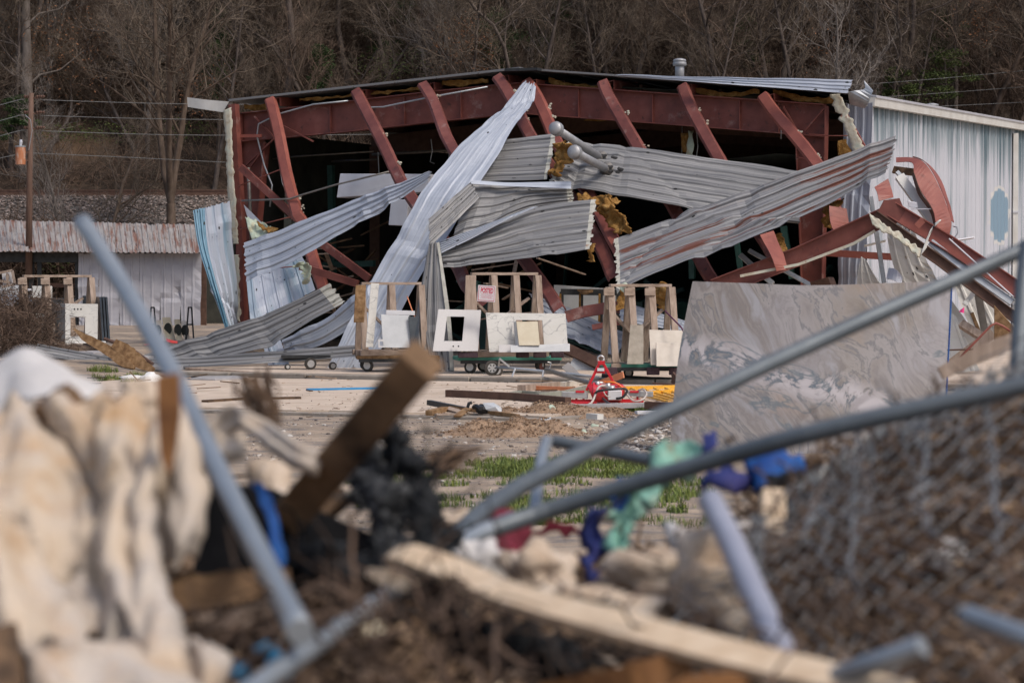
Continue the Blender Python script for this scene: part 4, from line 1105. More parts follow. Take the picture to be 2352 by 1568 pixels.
# curled sheet lying on the roof
sheet('loose_roof_sheet', 'bright curled sheet of metal roofing lying along the right slope of the roof', [(F_(1420, 172, -.5), F_(1420, 174, -.5)), (F_(1560, 177, -.6), F_(1560, 184, -.7)), (F_(1720, 179, -.7), F_(1715, 197, -.9)), (F_(1860, 181, -.8), F_(1850, 207, -1.0)), (F_(1960, 184, -.8), F_(1945, 214, -1.0))],
      M['galv'], pitch=.1, h=.02, dent=.02, seed=9, minor=False, jag=.05)

VM = NM('chalky vent metal', [(.26, .26, .27), (.38, .38, .39)], 6, 6, .5, .4, .1)
def vent(label, p0, p1, r, rc, group=None, collar=True):
    p0 = V(p0); p1 = V(p1); d = (p1 - p0).normalized()
    t = thing('roof_vent', label, 'vent pipe', tuple(p0))
    m = MB(); m.tube([p0, p1], r, 16); obj('pipe', m, VM, t, smooth=True)
    m = MB(); m.tube([p1 - d * .10, p1 - d * .09, p1 - d * .03, p1, p1 + d * .012, p1 + d * .05, p1 + d * .075], [rc * .7, rc, rc * 1.02, rc * .88, rc * 1.0, rc * .9, rc * .3], 20); c = obj('cap', m, VM, t, smooth=True)
    if collar:
        m = MB(); m.tube([p0 - d * .02, p0 + d * .05, p0 + d * .1], [r * 1.9, r * 1.35, r * 1.05], 12); obj('collar', m, M['conduit'], t)
    return t
vent('upright white mushroom vent pipe standing on the roof', F_(1561, 186, 4), F_(1561, 142, 4), .105, .155, collar=False)
vent('short mushroom vent showing above the gutter of the side wall', P(2140, 262, 64), P(2140, 244, 64), .13, .19, collar=False)

# ------------------------------------------------------------------ fallen roof sheets
S = lambda n, l, st, mat, **k: sheet(n, l, PS(st), M[mat], **k)
S('roof_sheet', 'tall twisted strip of pale roofing hanging from the roof peak to the ground',
  [(1203, 191, 51.6, 1232, 200, 51.5), (1165, 236, 50.9, 1220, 240, 50.8), (1118, 282, 50.1, 1180, 292, 49.9), (1060, 332, 49.4, 1150, 346, 49.1), (1003, 393, 48.8, 1108, 408, 48.4), (957, 462, 48.3, 1070, 470, 47.9), (912, 542, 47.9, 1015, 560, 47.6), (866, 622, 47.7, 960, 645, 47.4), (806, 735, 47.4, 905, 745, 47.3), (750, 846, 47.2, 850, 846, 47.1)],
  'galv', dent=.05, jag=.05, seed=1, pitch=.3, W=.95)
S('roof_sheet', 'pale strip of roofing slung from the twisted strip down to the left corner post',
  [(560, 556, 50.6, 566, 647, 50.2), (650, 524, 50.2, 665, 606, 49.8), (753, 483, 49.8, 770, 545, 49.4), (872, 437, 49.3, 885, 482, 49.0), (990, 396, 48.9, 985, 414, 48.7)], 'galv', dent=.03, jag=.05, seed=2, pitch=.2, cream=0, W=.85)
S('roof_sheet', 'grey roofing panel with a cream end just left of the yellow insulation',
  [(1080, 332, 50.3, 1040, 425, 48.9), (1150, 322, 50.2, 1120, 417, 48.8), (1215, 313, 50.0, 1200, 413, 48.7), (1277, 307, 49.8, 1258, 410, 48.6)], 'galv_grey', dent=.03, jag=.03, seed=3, cream=.18, pitch=.33)
S('roof_sheet', 'large grey roofing panel pierced by two fallen vent pipes',
  [(1305, 324, 50.0, 1262, 420, 48.6), (1420, 333, 49.8, 1400, 446, 48.3), (1552, 351, 49.5, 1552, 471, 48.0), (1700, 373, 49.1, 1690, 497, 47.7), (1850, 395, 48.6, 1835, 515, 47.5)], 'galv_grey', dent=.03, jag=.04, seed=4, cream=-.18, pitch=.28)
S('roof_sheet', 'grey roofing panel bent over the twisted strip, folding left into a narrow facet',
  [(985, 502, 46.6, 986, 568, 46.3), (1030, 462, 47.2, 1040, 517, 46.9), (1082, 418, 48.0, 1100, 455, 47.6)], 'galv_grey', dent=.02, jag=.03, seed=5, pitch=.2, straight=True)
S('roof_sheet', 'middle grey roofing panel running from the fold under the insulation',
  [(1080, 418, 48.05, 1040, 548, 47.2), (1150, 424, 48.1, 1120, 520, 47.3), (1220, 423, 48.1, 1210, 482, 47.6), (1312, 428, 48.1, 1318, 463, 47.8)], 'galv_grey', dent=.04, jag=.03, seed=6, cream=.2, pitch=.3)
S('roof_sheet', 'thin bright rolled edge along the top of the middle grey panel', [(1082, 414, 47.9, 1082, 422, 47.85), (1180, 419, 47.9, 1180, 428, 47.8), (1312, 417, 47.8, 1312, 434, 47.7)], 'galv', dent=.01, seed=36, pitch=99, h=0)
S('roof_sheet', 'lower grey roofing panel with a ragged cream end above the marble pieces',
  [(1012, 556, 47.2, 1018, 614, 46.7), (1120, 520, 47.3, 1132, 602, 46.6), (1236, 476, 47.5, 1245, 590, 46.4), (1370, 460, 47.4, 1354, 572, 46.2)], 'galv_grey', dent=.03, jag=.04, seed=7, cream=.22, pitch=.28)
S('roof_sheet', 'narrow light underside strip between the two middle grey panels', [(1010, 556, 47.0, 1014, 582, 46.8), (1110, 520, 47.15, 1080, 548, 46.9), (1236, 474, 47.3, 1170, 502, 47.1)], 'galv', dent=.02, seed=8, pitch=.12)
S('roof_sheet', 'narrow grey strip hanging down to the slab between the two left carts',
  [(985, 560, 46.35, 1009, 556, 46.3), (972, 625, 46.1, 1015, 615, 46.0), (960, 700, 45.9, 1024, 690, 45.8), (950, 775, 45.65, 1033, 770, 45.6), (966, 850, 45.4, 1041, 853, 45.35)], 'galv_grey', dent=.02, jag=.02, seed=10, pitch=.16, W=.6)
S('roof_sheet', 'bent cream edge along the right side of the hanging narrow strip', [(1004, 558, 46.2, 1009, 556, 46.2), (1014, 640, 45.9, 1022, 640, 45.9), (1026, 740, 45.6, 1036, 740, 45.6), (1034, 850, 45.3, 1043, 852, 45.3)], 'cream', dent=.02, seed=11, pitch=99, h=0)
S('roof_sheet', 'long rust streaked roofing panel slanting up to the right in front of the frame',
  [(1414, 556, 47.0, 1418, 676, 45.4), (1552, 505, 47.0, 1560, 612, 45.7), (1722, 441, 47.0, 1760, 540, 45.9), (1885, 380, 47.0, 1905, 474, 46.1), (2059, 319, 47.0, 2034, 404, 46.2)], 'galv_rust', dent=.02, jag=.05, seed=12, cream=-.2, pitch=.3, curl=.07)
S('roof_sheet', 'grey folded roofing panel lying from the ground at left up to a cream end',
  [(330, 818, 49.0, 385, 832, 48.4), (440, 778, 48.9, 490, 822, 48.2), (545, 742, 48.7, 600, 800, 48.0), (646, 705, 48.5, 690, 752, 47.9), (757, 651, 48.3, 789, 693, 47.8)], 'galv_grey', dent=.03, jag=.04, seed=13, cream=.3, pitch=.22, sag=.12)
S('roof_sheet', 'pale blue grey sheet behind the left folded panel running up to the twisted strip',
  [(646, 780, 49.2, 658, 812, 49.0), (740, 738, 48.9, 745, 790, 48.5), (800, 690, 48.6, 815, 748, 48.2), (862, 636, 48.2, 860, 705, 47.8)], 'galv', dent=.03, jag=.03, seed=14, pitch=.33)
S('roof_sheet', 'pale sheet standing on the ground under the left folded panel', [(600, 770, 49.6, 640, 770, 49.5), (610, 815, 49.3, 655, 810, 49.2), (618, 846, 49, 668, 846, 48.9)], 'blue_sheet', dent=.02, jag=.03, seed=15, pitch=.3)
S('roof_sheet', 'pale sheet sloping down to the ground behind the middle cart', [(1215, 675, 48.3, 1235, 718, 47.6), (1300, 705, 47.9, 1300, 775, 46.9), (1370, 735, 47.5, 1362, 800, 46.6), (1440, 765, 47.0, 1418, 818, 46.4)], 'galv', dent=.03, jag=.03, seed=16, pitch=.3)
S('roof_sheet', 'pale sheet fragment seen through the right wooden rack', [(1425, 690, 46.5, 1424, 735, 46), (1500, 715, 46.3, 1500, 750, 45.8), (1585, 745, 46, 1580, 770, 45.6)], 'galv', dent=.03, jag=.03, seed=17, pitch=.15)
S('wall_sheet', 'tall torn blue wall sheet leaning left of the corner post', [(444, 484, 53.6, 528, 463, 54.4), (456, 560, 53.3, 534, 545, 54.3), (478, 640, 53.0, 541, 625, 54.2), (498, 700, 52.8, 546, 690, 54.1), (519, 755, 52.7, 550, 755, 54.0)], 'blue_sheet', dent=.03, jag=.04, seed=18, pitch=.3)
S('wall_sheet', 'narrow deep blue fold on the left edge of the torn wall sheet', [(443, 484, 53.4, 470, 478, 53.5), (455, 560, 53.1, 476, 558, 53.2), (478, 640, 52.8, 494, 640, 52.9), (500, 700, 52.7, 512, 700, 52.7), (517, 755, 52.6, 526, 755, 52.6)], 'blue_dk', dent=.02, seed=19, pitch=.12)
S('wall_sheet', 'faded blue wall sheet fallen inwards right of the corner post', [(566, 640, 53.6, 690, 578, 54.2), (570, 690, 53.2, 706, 620, 53.8), (576, 742, 52.8, 724, 668, 53.2)], 'blue_sheet', dent=.05, jag=.03, seed=20, pitch=.3)
S('wall_sheet', 'white triangular sheet leaning behind the corner post', [(560, 470, 54.7, 562, 476, 54.7), (585, 495, 54.6, 575, 520, 54.6), (612, 522, 54.5, 590, 540, 54.5)], 'duct', dent=.02, seed=21, pitch=99, h=0)
S('metal_trim', 'long flat strip of grey metal trim lying from the left debris to the left cart', [(322, 824, 47.2, 328, 843, 46.9), (480, 817, 47.0, 482, 841, 46.7), (640, 806, 46.8, 640, 832, 46.5), (838, 791, 46.6, 838, 816, 46.4)], 'galv_grey', dent=.012, seed=22, pitch=.14, h=.03, minor=False)
S('metal_trim', 'bent grey metal trim with a rusty tip in front of the left stone rack', [(88, 789, 47.8, 76, 811, 47.4), (160, 803, 47.6, 160, 827, 47.2), (220, 814, 47.4, 225, 838, 47.0), (300, 828, 47.1, 300, 845, 46.9)], 'galv_grey', dent=.012, seed=23, pitch=.14, h=.03, minor=False)

# vent pipes still fixed to the fallen panel
vent('upper fallen vent pipe sticking out of the grey panel, cap pointing left', P(1378, 362, 49.45), P(1276, 295, 47.6), .082, .14)
vent('lower fallen vent pipe sticking out of the grey panel, cap pointing left', P(1392, 388, 48.9), P(1319, 349, 47.2), .082, .14)
for c, lb in ((P(1384, 364, 49.35), 'upper'), (P(1398, 390, 48.8), 'lower')):
    m = MB(); rg = random.Random(3)
    for k in range(8): m.ball(c + V((rg.gauss(.05, .08), .0, rg.gauss(0, .05))), rg.uniform(.02, .05), (1.3, .5, .9), .5, 7, 5, rg)
    o = obj('tar_seal', m, M['tar'], None); o['kind'] = 'stuff'; tag(o, 'black roof tar smeared round the base of the %s fallen vent pipe' % lb, 'roof tar')

# yellow insulation
def tuft(label, pts, mat='insul', **k):
    return crumple('insulation_tuft', PS(pts), mat, None, label, **{**dict(dent=.09, thick=.03, nw=12, step=.03, fs=4.5, jag=.06), **k})
tuft('yellow insulation between two grey panels beside the fallen vent caps', [(1274, 328, 49.0, 1296, 324, 48.8), (1275, 350, 49.0, 1322, 345, 48.6), (1270, 378, 48.8, 1300, 380, 48.6), (1263, 405, 48.7, 1285, 408, 48.6)], seed=1)
tuft('roll of orange insulation hanging below the gap between the panels', [(1372, 448, 47.8, 1400, 445, 47.7), (1375, 478, 47.6, 1412, 475, 47.3), (1388, 505, 47.4, 1432, 495, 47.1), (1412, 535, 47.1, 1452, 535, 46.9)], seed=2)
tuft('small tuft of insulation under the end of the lower grey panel', [(1356, 560, 46.5, 1366, 560, 46.4), (1352, 600, 46.4, 1362, 600, 46.3)], seed=3, dent=.04)
tuft('orange insulation strip under the large pierced panel', [(1325, 445, 48.3, 1328, 460, 48.2), (1385, 452, 48.2, 1388, 470, 48.0), (1425, 460, 48.1, 1420, 468, 48.0)], seed=4, dent=.04)
tuft('insulation caught on the first fallen purlin stub below the rusty panel', [(1895, 465, 46.6, 1935, 456, 46.4), (1892, 485, 46.6, 1925, 485, 46.4), (1890, 520, 46.5, 1910, 525, 46.4)], seed=5, dent=.06)
tuft('yellow insulation wedge beside the second fallen purlin stub', [(1775, 540, 46.3, 1795, 536, 46.2), (1785, 580, 46.2, 1805, 575, 46.1), (1792, 615, 46.1, 1808, 605, 46.0)], seed=6, dent=.04)
tuft('crumpled insulation and paper behind the right wooden rack', [(1495, 655, 45.5, 1530, 652, 45.2), (1500, 685, 45.3, 1545, 680, 45.0), (1515, 712, 45.2, 1540, 710, 45.0)], seed=7)
tuft('yellow wool scrap hanging at the left of the right wooden rack', [(1425, 665, 45.2, 1442, 662, 45.1), (1418, 690, 45.2, 1440, 690, 45.1), (1410, 712, 45.1, 1432, 708, 45.1)], seed=8, dent=.04)
tuft('mint facing paper scrap on the right wooden rack', [(1420, 655, 45.1, 1440, 650, 45.0), (1432, 672, 45.0, 1450, 675, 44.9)], 'facing', seed=9, dent=.04, thick=.01)
tuft('mint and yellow insulation sheet behind the corner post', [(563, 498, 54.3, 578, 552, 54), (590, 505, 54.2, 605, 548, 54), (632, 526, 54.0, 625, 535, 54)], 'facing', seed=10, dent=.05, thick=.02)
tuft('orange wool peeling from the mint sheet behind the corner post', [(590, 512, 54.1, 596, 522, 54), (615, 520, 54.0, 612, 530, 53.9), (640, 528, 53.9, 630, 534, 53.9)], seed=11, dent=.03, thick=.03)
tuft('mint and brown insulation rag hanging on the first purlin', [(676, 612, 50.6, 690, 602, 50.5), (696, 622, 50.4, 712, 606, 50.4), (694, 640, 50.3, 712, 640, 50.3), (694, 655, 50.3, 706, 652, 50.3)], 'facing', seed=12, dent=.05, thick=.02)

# white ducts
def boxq(name, label, uvY, depth, mat, cat='duct', parent=None):
    q = [P(*a) for a in uvY]; m = MB(); ex = BB * depth
    m.hexa([q[3], q[2], q[1], q[0]] + [p + ex for p in (q[3], q[2], q[1], q[0])])
    o = obj(name, m, M[mat], parent, bevel=.01)
    if parent is None: tag(o, label, cat)
    return o
boxq('sheet_metal_duct', 'dented white duct hanging inside the left half of the warehouse', [(781, 399, 53.4), (985, 400, 52.6), (985, 440, 52.6), (773, 454, 53.4)], .6, 'duct')
boxq('sheet_metal_duct', 'small white duct end beside the twisted strip', [(898, 459, 52.4), (938, 458, 52.2), (934, 519, 52.2), (892, 517, 52.4)], .5, 'duct')

# interior clutter
rg = random.Random(77); m = MB()
for i in range(70):
    t = rg.uniform(.6, 13.2); s = rg.uniform(2, 16); z = rg.uniform(.1, 1.6); c = FA + BD * t + BB * s + V((0, 0, z))
    a = V((rg.uniform(-1, 1), rg.uniform(-.6, .6), rg.uniform(-.5, .8))).normalized() * rg.uniform(.3, 1.3)
    m.bar(c - a, c + a, rg.uniform(.04, .18), rg.uniform(.03, .12))
for i in range(16):
    t = rg.uniform(1, 13); s = rg.uniform(5, 18); m.box(FA + BD * t + BB * s + V((0, 0, .7)), (rg.uniform(.4, 1.6), rg.uniform(.4, 1.2), 1.2), Matrix.Rotation(rg.random() * 3, 3, 'Z'))
stuff('interior_wreckage', m, M['dkgreen'], 'dim heap of machine frames and boards inside the warehouse', 'wreckage')
rg = random.Random(78); m = MB()
for i in range(26):
    u = rg.choice([rg.uniform(640, 850), rg.uniform(640, 1300)]); c = F_(u, rg.uniform(480, 700), rg.uniform(1, 5))
    a = V((rg.uniform(-1, 1), rg.uniform(-.6, .6), rg.uniform(-.5, .5))).normalized() * rg.uniform(.3, .8); m.bar(c - a, c + a, .1, .04)
stuff('interior_wreckage', m, M['wood_dark'], 'dim splintered boards inside the left half of the warehouse', 'wreckage')

rg = random.Random(79); m = MB()
for i in range(34):
    u = rg.choice([rg.uniform(640, 850), rg.uniform(1040, 1400)]); c_ = F_(u, rg.uniform(570, 740), rg.uniform(-.5, 3)); a_ = V((rg.uniform(-1, 1), rg.uniform(-.6, .6), rg.uniform(-.35, .35))).normalized() * rg.uniform(.2, .7); m.bar(c_ - a_, c_ + a_, .09, .03)
stuff('interior_wreckage', m, M['wood'], 'grey boards tumbled just inside the opening', 'wreckage')
for i, (u0, v0, u1, v1, off, w, mt, lb) in enumerate([(760, 380, 765, 640, 3, .14, 'dkgreen', 'dark green machine post inside the left half of the warehouse'), (668, 420, 662, 600, 2, .2, 'greygreen', 'pale green wall post left inside the warehouse'), (700, 610, 860, 605, 3, .14, 'dkgreen', 'dark green machine rail inside the left half'), (1052, 640, 1100, 655, 1, .16, 'dkgreen', 'green machine arm behind the hanging narrow strip'), (1585, 400, 1590, 640, 2, .12, 'dkgreen', 'green post inside behind the rusty panel'), (1690, 540, 1705, 650, 0, .1, 'dkgreen', 'green post below the rusty panel'), (1800, 520, 1820, 640, 0, .12, 'dkgreen', 'green post left of the right column')]):
    m = MB(); m.bar(F_(u0, v0, off), F_(u1, v1, off), w, w); tag(obj('machine_post', m, M[mt], None), lb, 'machine part')
for i, (u, v0, v1, off, lb) in enumerate([(868, 350, 470, 2, 'thin cable hanging inside left of the twisted strip'), (1030, 300, 390, 2, 'thin cable hanging behind the third purlin'), (1600, 300, 372, 1, 'thin cable hanging inside below the right rafter'), (990, 320, 372, 1.5, 'cable loop hanging inside right of the white duct')]):
    m = MB(); m.tube([F_(u, v0, off), F_(u + 3, (v0 + v1) / 2, off), F_(u - 2, v1, off), F_(u + 8, v1 + 4, off)], .012, 5); tag(obj('cable', m, M['galv_plain'], None), lb, 'cable')
for pts, lb in (([(1340, 277), (1378, 279), (1400, 276), (1350, 273)], 'yellow insulation sheet showing under the right rafter'),):
    m = MB(); m.prism([F_(u, v, .6) for u, v in pts], (0, .02, 0)); tag(obj('insulation_sheet', m, M['insul'], None), lb, 'insulation')

# ------------------------------------------------------------------ fallen front frame at right and wreckage round it
def beamI(name, label, pts, w, fl, mat, parent=None, cat='steel beam', cream=False):
    pp = [P(*p) for p in pts]; m = MB()
    for a, b in zip(pp[:-1], pp[1:]):
        d = (b - a).normalized(); n = d.cross(V((0, 1, 0))).normalized(); n = -n if n.z < 0 else n; y = d.cross(n).normalized(); y = -y if y.y > 0 else y
        m.bar(a, b, .012, w, up=n)
        for sgn in (1, -1):
            c = n * (w / 2) * sgn; m.bar(a + c, b + c, fl, .02, up=n)
    o = obj(name, m, M[mat], parent)
    if parent is None: tag(o, label, cat)
    return o
t = thing('fallen_frame', 'collapsed red front frame of the warehouse with its broken peak right of the rusty panel', 'steel frame', tuple(P(2045, 860, 45)))
beamI('rafter', None, [(1640, 662, 46.0), (1835, 588, 45.7), (2045, 492, 45.3)], .34, .16, 'red', t)
beamI('rafter', None, [(2040, 476, 45.2), (2180, 560, 44.8), (2380, 694, 44.2)], .28, .16, 'red2', t)
m = MB(); m.prism([P(2030, 460, 45.1), P(2066, 455, 45.1), P(2085, 500, 45.1), P(2045, 520, 45.1), P(2010, 500, 45.1)], V((0, .03, 0))); obj('peak_plate', m, M['red'], t)
m = MB(); m.bar(P(2105, 520, 44.7), P(2120, 505, 44.7), .03, .12); obj('stiffener', m, M['red2'], t)
fbar('edge_flashing', [(1700, 634, 45.4), (1835, 607, 45.3), (1960, 560, 45.1), (2010, 530, 45.0)], .05, 'foam', t, h=.03)
beamI('steel_channel', 'lower dark red beam running under the fallen frame to the right edge', [(2008, 494, 45.0), (2160, 600, 44.6), (2340, 736, 44.0)], .17, .14, 'brown_steel')
def GY(v, h): return (CAMZ - h / 2 - .015) * FPX / (v - 645)
def pbar(name, label, pts, w, h, mat, cat, up=(0, -1, .3), gnd=False, **k):
    if gnd: pts = [(p[0], p[1], GY(p[1], h)) for p in pts]
    m = MB(); pp = [P(*p) for p in pts]
    for a, b in zip(pp[:-1], pp[1:]): m.bar(a, b, w, h, up=up, **k)
    return tag(obj(name, m, M[mat], None), label, cat)
pbar('metal_track', 'shiny galvanised track between the two fallen red beams', [(2137, 556, 44.9), (2230, 628, 44.6), (2325, 695, 44.3)], .13, .06, 'galv_plain', 'metal track')
pbar('metal_track', 'short galvanised strip sticking out right over the fallen beam', [(2170, 556, 44.9), (2236, 546, 45.2)], .02, .08, 'duct', 'metal track')
pbar('metal_track', 'galvanised stud standing left of the curved pale panel', [(2000, 452, 46.2), (2031, 650, 45.9)], .08, .05, 'galv_plain', 'metal track')
pbar('metal_track', 'grey stud leaning behind the right end of the marble slab', [(2236, 618, 44.9), (2262, 762, 44.9)], .13, .06, 'conduit', 'metal track')
pbar('metal_track', 'bundle of grey studs fallen inside the frame below the rusty panel', [(1700, 585, 47), (1775, 652, 46.6)], .1, .05, 'galv_plain', 'metal track')
pbar('metal_track', 'second grey stud fallen inside the frame below the rusty panel', [(1720, 575, 47.2), (1880, 665, 46.6)], .08, .05, 'galv_plain', 'metal track')
pbar('metal_track', 'pale bracket strip across the fading wall left of the curved panel', [(1985, 565, 46.5), (2034, 553, 46.5)], .02, .10, 'trim', 'metal track')
m = MB(); m.tube([P(2180, 548, 44.6), P(2328, 682, 44.1)], .015, 6); tag(obj('thin_rod', m, M['duct'], None), 'thin white rod lying along the fallen red beam', 'rod')
m = MB(); m.tube([P(2190, 520, 44.9), P(2198, 522, 44.8), (P(2200, 535, 44.8)), P(2188, 552, 44.8)], .012, 6); tag(obj('bent_wire', m, M['galv_plain'], None), 'bent loop of wire at the tip of the curled red channel', 'wire')
# curled channel
def ribbon(name, label, st, mat, cat, th=.01, dent=.02, step=.08, seed=0, parent=None, jag=0):
    m = sheet_mb(PS(st), pitch=99, h=0, step=step, dent=dent, minor=False, seed=seed, jag=jag); o = obj(name, m, M[mat], parent); o.modifiers.new('g', 'SOLIDIFY').thickness = th
    if parent is None: tag(o, label, cat)
    return o
t = thing('curled_channel', 'red steel channel curled over like a hook right of the rusty panel', 'steel channel', tuple(P(2120, 560, 45)))
ribbon('web', None, [(2058, 362, 46.5, 2058, 372, 46.3), (2096, 362, 46.2, 2094, 372, 46.0), (2122, 372, 45.9, 2100, 398, 45.6), (2148, 410, 45.6, 2116, 440, 45.3), (2172, 465, 45.3, 2142, 480, 45.0), (2184, 510, 45.1, 2150, 515, 44.9), (2176, 552, 45.0, 2166, 555, 44.9)], 'red2', '', parent=t, dent=.03)
ribbon('flange', None, [(2096, 360, 46.3, 2096, 362, 46.6), (2122, 370, 46.0, 2130, 376, 46.3), (2148, 408, 45.7, 2160, 412, 46.0), (2172, 463, 45.4, 2181, 468, 45.6), (2184, 508, 45.2, 2190, 512, 45.3)], 'red2', '', parent=t)
ribbon('flange', None, [(2098, 396, 45.5, 2094, 402, 45.7), (2115, 440, 45.2, 2108, 445, 45.4), (2141, 481, 45.0, 2136, 486, 45.2), (2150, 516, 44.9, 2146, 520, 45.0)], 'brown_steel', '', parent=t)
ribbon('purlin_stub', 'short torn red purlin end under the tip of the rusty panel', [(2008, 430, 45.7, 2040, 412, 45.9), (2015, 445, 45.5, 2048, 438, 45.7), (2018, 463, 45.4, 2052, 455, 45.5)], 'red2', 'steel stub', jag=.05)
ribbon('purlin_stub', 'folded red purlin end hanging below the middle of the rusty panel', [(1905, 472, 46.0, 1945, 478, 46.1), (1908, 505, 45.8, 1950, 512, 46.0), (1915, 528, 45.7, 1945, 530, 45.9), (1932, 545, 45.6, 1938, 546, 45.7)], 'red2', 'steel stub', dent=.05)
ribbon('purlin_stub', 'folded red purlin end resting on the fallen rafter', [(1745, 540, 45.6, 1776, 530, 45.9), (1765, 575, 45.4, 1795, 570, 45.7), (1778, 600, 45.2, 1806, 598, 45.4), (1785, 622, 45.2, 1812, 618, 45.3)], 'red2', 'steel stub', dent=.05)
t = thing('torn_lining', 'cream torn panel edge bent into a hook in front of the fallen frame', 'torn panel', tuple(P(2060, 560, 44.7)))
crumple('strip', PS([(1996, 492, 44.8, 2006, 520, 44.7), (2030, 515, 44.7, 2036, 534, 44.6), (2075, 545, 44.6, 2078, 562, 44.5), (2118, 576, 44.5, 2112, 590, 44.4)], ), 'foam', t, dent=.03, thick=.03, nw=6, fs=7, step=.04, jag=.06)
crumple('strip', PS([(2128, 570, 44.4, 2112, 590, 44.4), (2135, 540, 44.4, 2120, 570, 44.4), (2150, 512, 44.4, 2136, 530, 44.4), (2162, 505, 44.4, 2152, 515, 44.4)]), 'trim', t, dent=.02, thick=.03, nw=4)
S('wall_sheet', 'curved off-white sheet standing behind the big marble slab', [(2046, 500, 46.8, 2100, 520, 46.4), (2040, 545, 46.6, 2120, 580, 46.2), (2054, 620, 46.4, 2152, 640, 46.0), (2085, 720, 46.2, 2215, 730, 45.8), (2120, 800, 46.1, 2260, 800, 45.7)], 'trim', dent=.03, seed=24, pitch=.35, h=.015, minor=False)
S('wall_sheet', 'ribbed off-white sheet sloping to the right end of the wreckage', [(2150, 560, 46.0, 2180, 545, 45.9), (2185, 640, 45.7, 2250, 620, 45.6), (2215, 720, 45.5, 2310, 720, 45.3), (2255, 800, 45.3, 2345, 800, 45.2)], 'trim', dent=.04, seed=25, pitch=.3)
S('wall_sheet', 'flat pale sheet leaning beside the blue edge of the marble slab', [(2140, 690, 45.0, 2196, 726, 44.9), (2150, 780, 44.9, 2222, 790, 44.8), (2160, 860, 44.8, 2250, 850, 44.7)], 'trim', dent=.02, seed=26, pitch=.4, h=.01, minor=False)
S('wall_sheet', 'off-white sheet folded down beside the corner panel', [(1978, 590, 47.4, 1990, 598, 47.3), (1970, 630, 47.2, 2015, 640, 47.0), (1965, 700, 47.1, 2060, 700, 46.9)], 'trim', dent=.02, seed=27, pitch=.3, h=.015, minor=False)
ribbon('curled_flashing', 'crumpled bright white flashing peeking over the marble slab', [(2040, 614, 45.6, 2036, 640, 45.4), (2058, 618, 45.4, 2054, 645, 45.2), (2074, 636, 45.3, 2070, 655, 45.2)], 'duct', 'flashing', dent=.06)
ribbon('curled_flashing', 'curved grey metal arc behind the curled red channel', [(2115, 455, 46.5, 2110, 470, 46.4), (2150, 480, 46.3, 2140, 492, 46.2), (2172, 520, 46.2, 2160, 528, 46.1), (2180, 545, 46.1, 2168, 552, 46.0)], 'galv_plain', 'flashing')
pbar('light_bar', 'long pale lamp housing sloping down from the tip of the rusty panel', [(2066, 405, 46.0, 0), (2150, 520, 45.4, 0)] if False else [(2066, 405, 46.0), (2150, 520, 45.4)], .18, .10, 'trim', 'lamp housing')
pbar('metal_track', 'grey track beside the pale lamp housing', [(2060, 395, 46.2), (2160, 500, 45.8)], .07, .07, 'galv_plain', 'metal track')
t = thing('metal_bracket', 'perforated white bracket above the peak of the fallen frame', 'bracket', tuple(P(2100, 475, 45.2)))
boxq('plate', '', [(2084, 461, 45.2), (2106, 465, 45.2), (2108, 478, 45.2), (2088, 476, 45.2)], .02, 'duct', parent=t)
fbar('arm', [(2092, 480, 45.15), (2140, 480, 45.1)], .09, 'duct', t, h=.02, up=(0, 0, 1))
pbar('charred_board', 'dark board between the rusty panel and the curled channel', [(2052, 390, 46.8), (2108, 397, 46.5)], .14, .05, 'wood_dark', 'board')
pbar('timber', 'short cut timber stub right of the marble slab', [(2208, 744, 44.6), (2262, 778, 44.3)], .14, .14, 'wood', 'timber')
pbar('timber', 'long grey plank slanting up behind the right end of the marble slab', [(2178, 842, 44.2), (2282, 764, 44.0)], .2, .05, 'wood', 'timber')
pbar('timber', 'thin brown stick leaning right of the marble slab', [(2232, 718, 44.7), (2252, 770, 44.6)], .06, .04, 'wood_brown', 'timber')
pbar('timber', 'pale narrow board crossing the ribbed sheet near the pink flag', [(2215, 700, 44.6), (2243, 664, 44.9)], .09, .03, 'trim', 'timber')
boxq('chipboard_panel', 'torn chipboard panel near the right edge of the wreckage', [(2283, 700, 43.8), (2330, 752, 43.7), (2320, 790, 43.7), (2283, 782, 43.8)], .02, 'wood_brown', 'board')
m = MB(); m.tube([P(2192, 834, 43.6), P(2240, 785, 43.6), P(2276, 748, 43.6), P(2288, 742, 43.6), P(2302, 748, 43.6), P(2320, 760, 43.6)], .022, 7); tag(obj('bent_rod', m, M['red2'], None, smooth=True), 'bent red rod right of the marble slab', 'rod')
m = MB(); m.tube([P(2165, 804, 44.1), P(2236, 802, 44)], .018, 6); tag(obj('thin_rod', m, M['brown_steel'], None), 'thin dark rod level with the blue edge of the marble slab', 'rod')
ribbon('marker_flag', 'neon pink marker ribbon right of the marble slab', [(2205, 712, 44.2, 2203, 716, 44.2), (2211, 708, 44.15, 2210, 718, 44.15), (2215, 705, 44.15, 2214, 719, 44.15)], 'pinkflag', 'marker ribbon', dent=.03, step=.02)
boxq('wooden_crate', 'dark red crate top behind the marble slab', [(1860, 648, 46.5), (1902, 636, 46.3), (1912, 662, 46.3), (1866, 668, 46.5)], .4, 'brown_steel', 'crate')
pbar('steel_bar', 'dark red bar curving behind the middle rack', [(1300, 728, 46.6), (1340, 716, 46.6), (1400, 706, 46.5), (1430, 705, 46.5)], .22, .05, 'red', 'steel beam')
pbar('steel_bar', 'thin red bar below the curving dark red bar', [(1360, 752, 46.2), (1430, 738, 46.2)], .1, .05, 'red2', 'steel beam')
pbar('steel_bar', 'red beam on the floor behind the middle cart', [(1290, 795, 46.6), (1395, 845, 45.8)], .2, .12, 'brown_steel', 'steel beam')
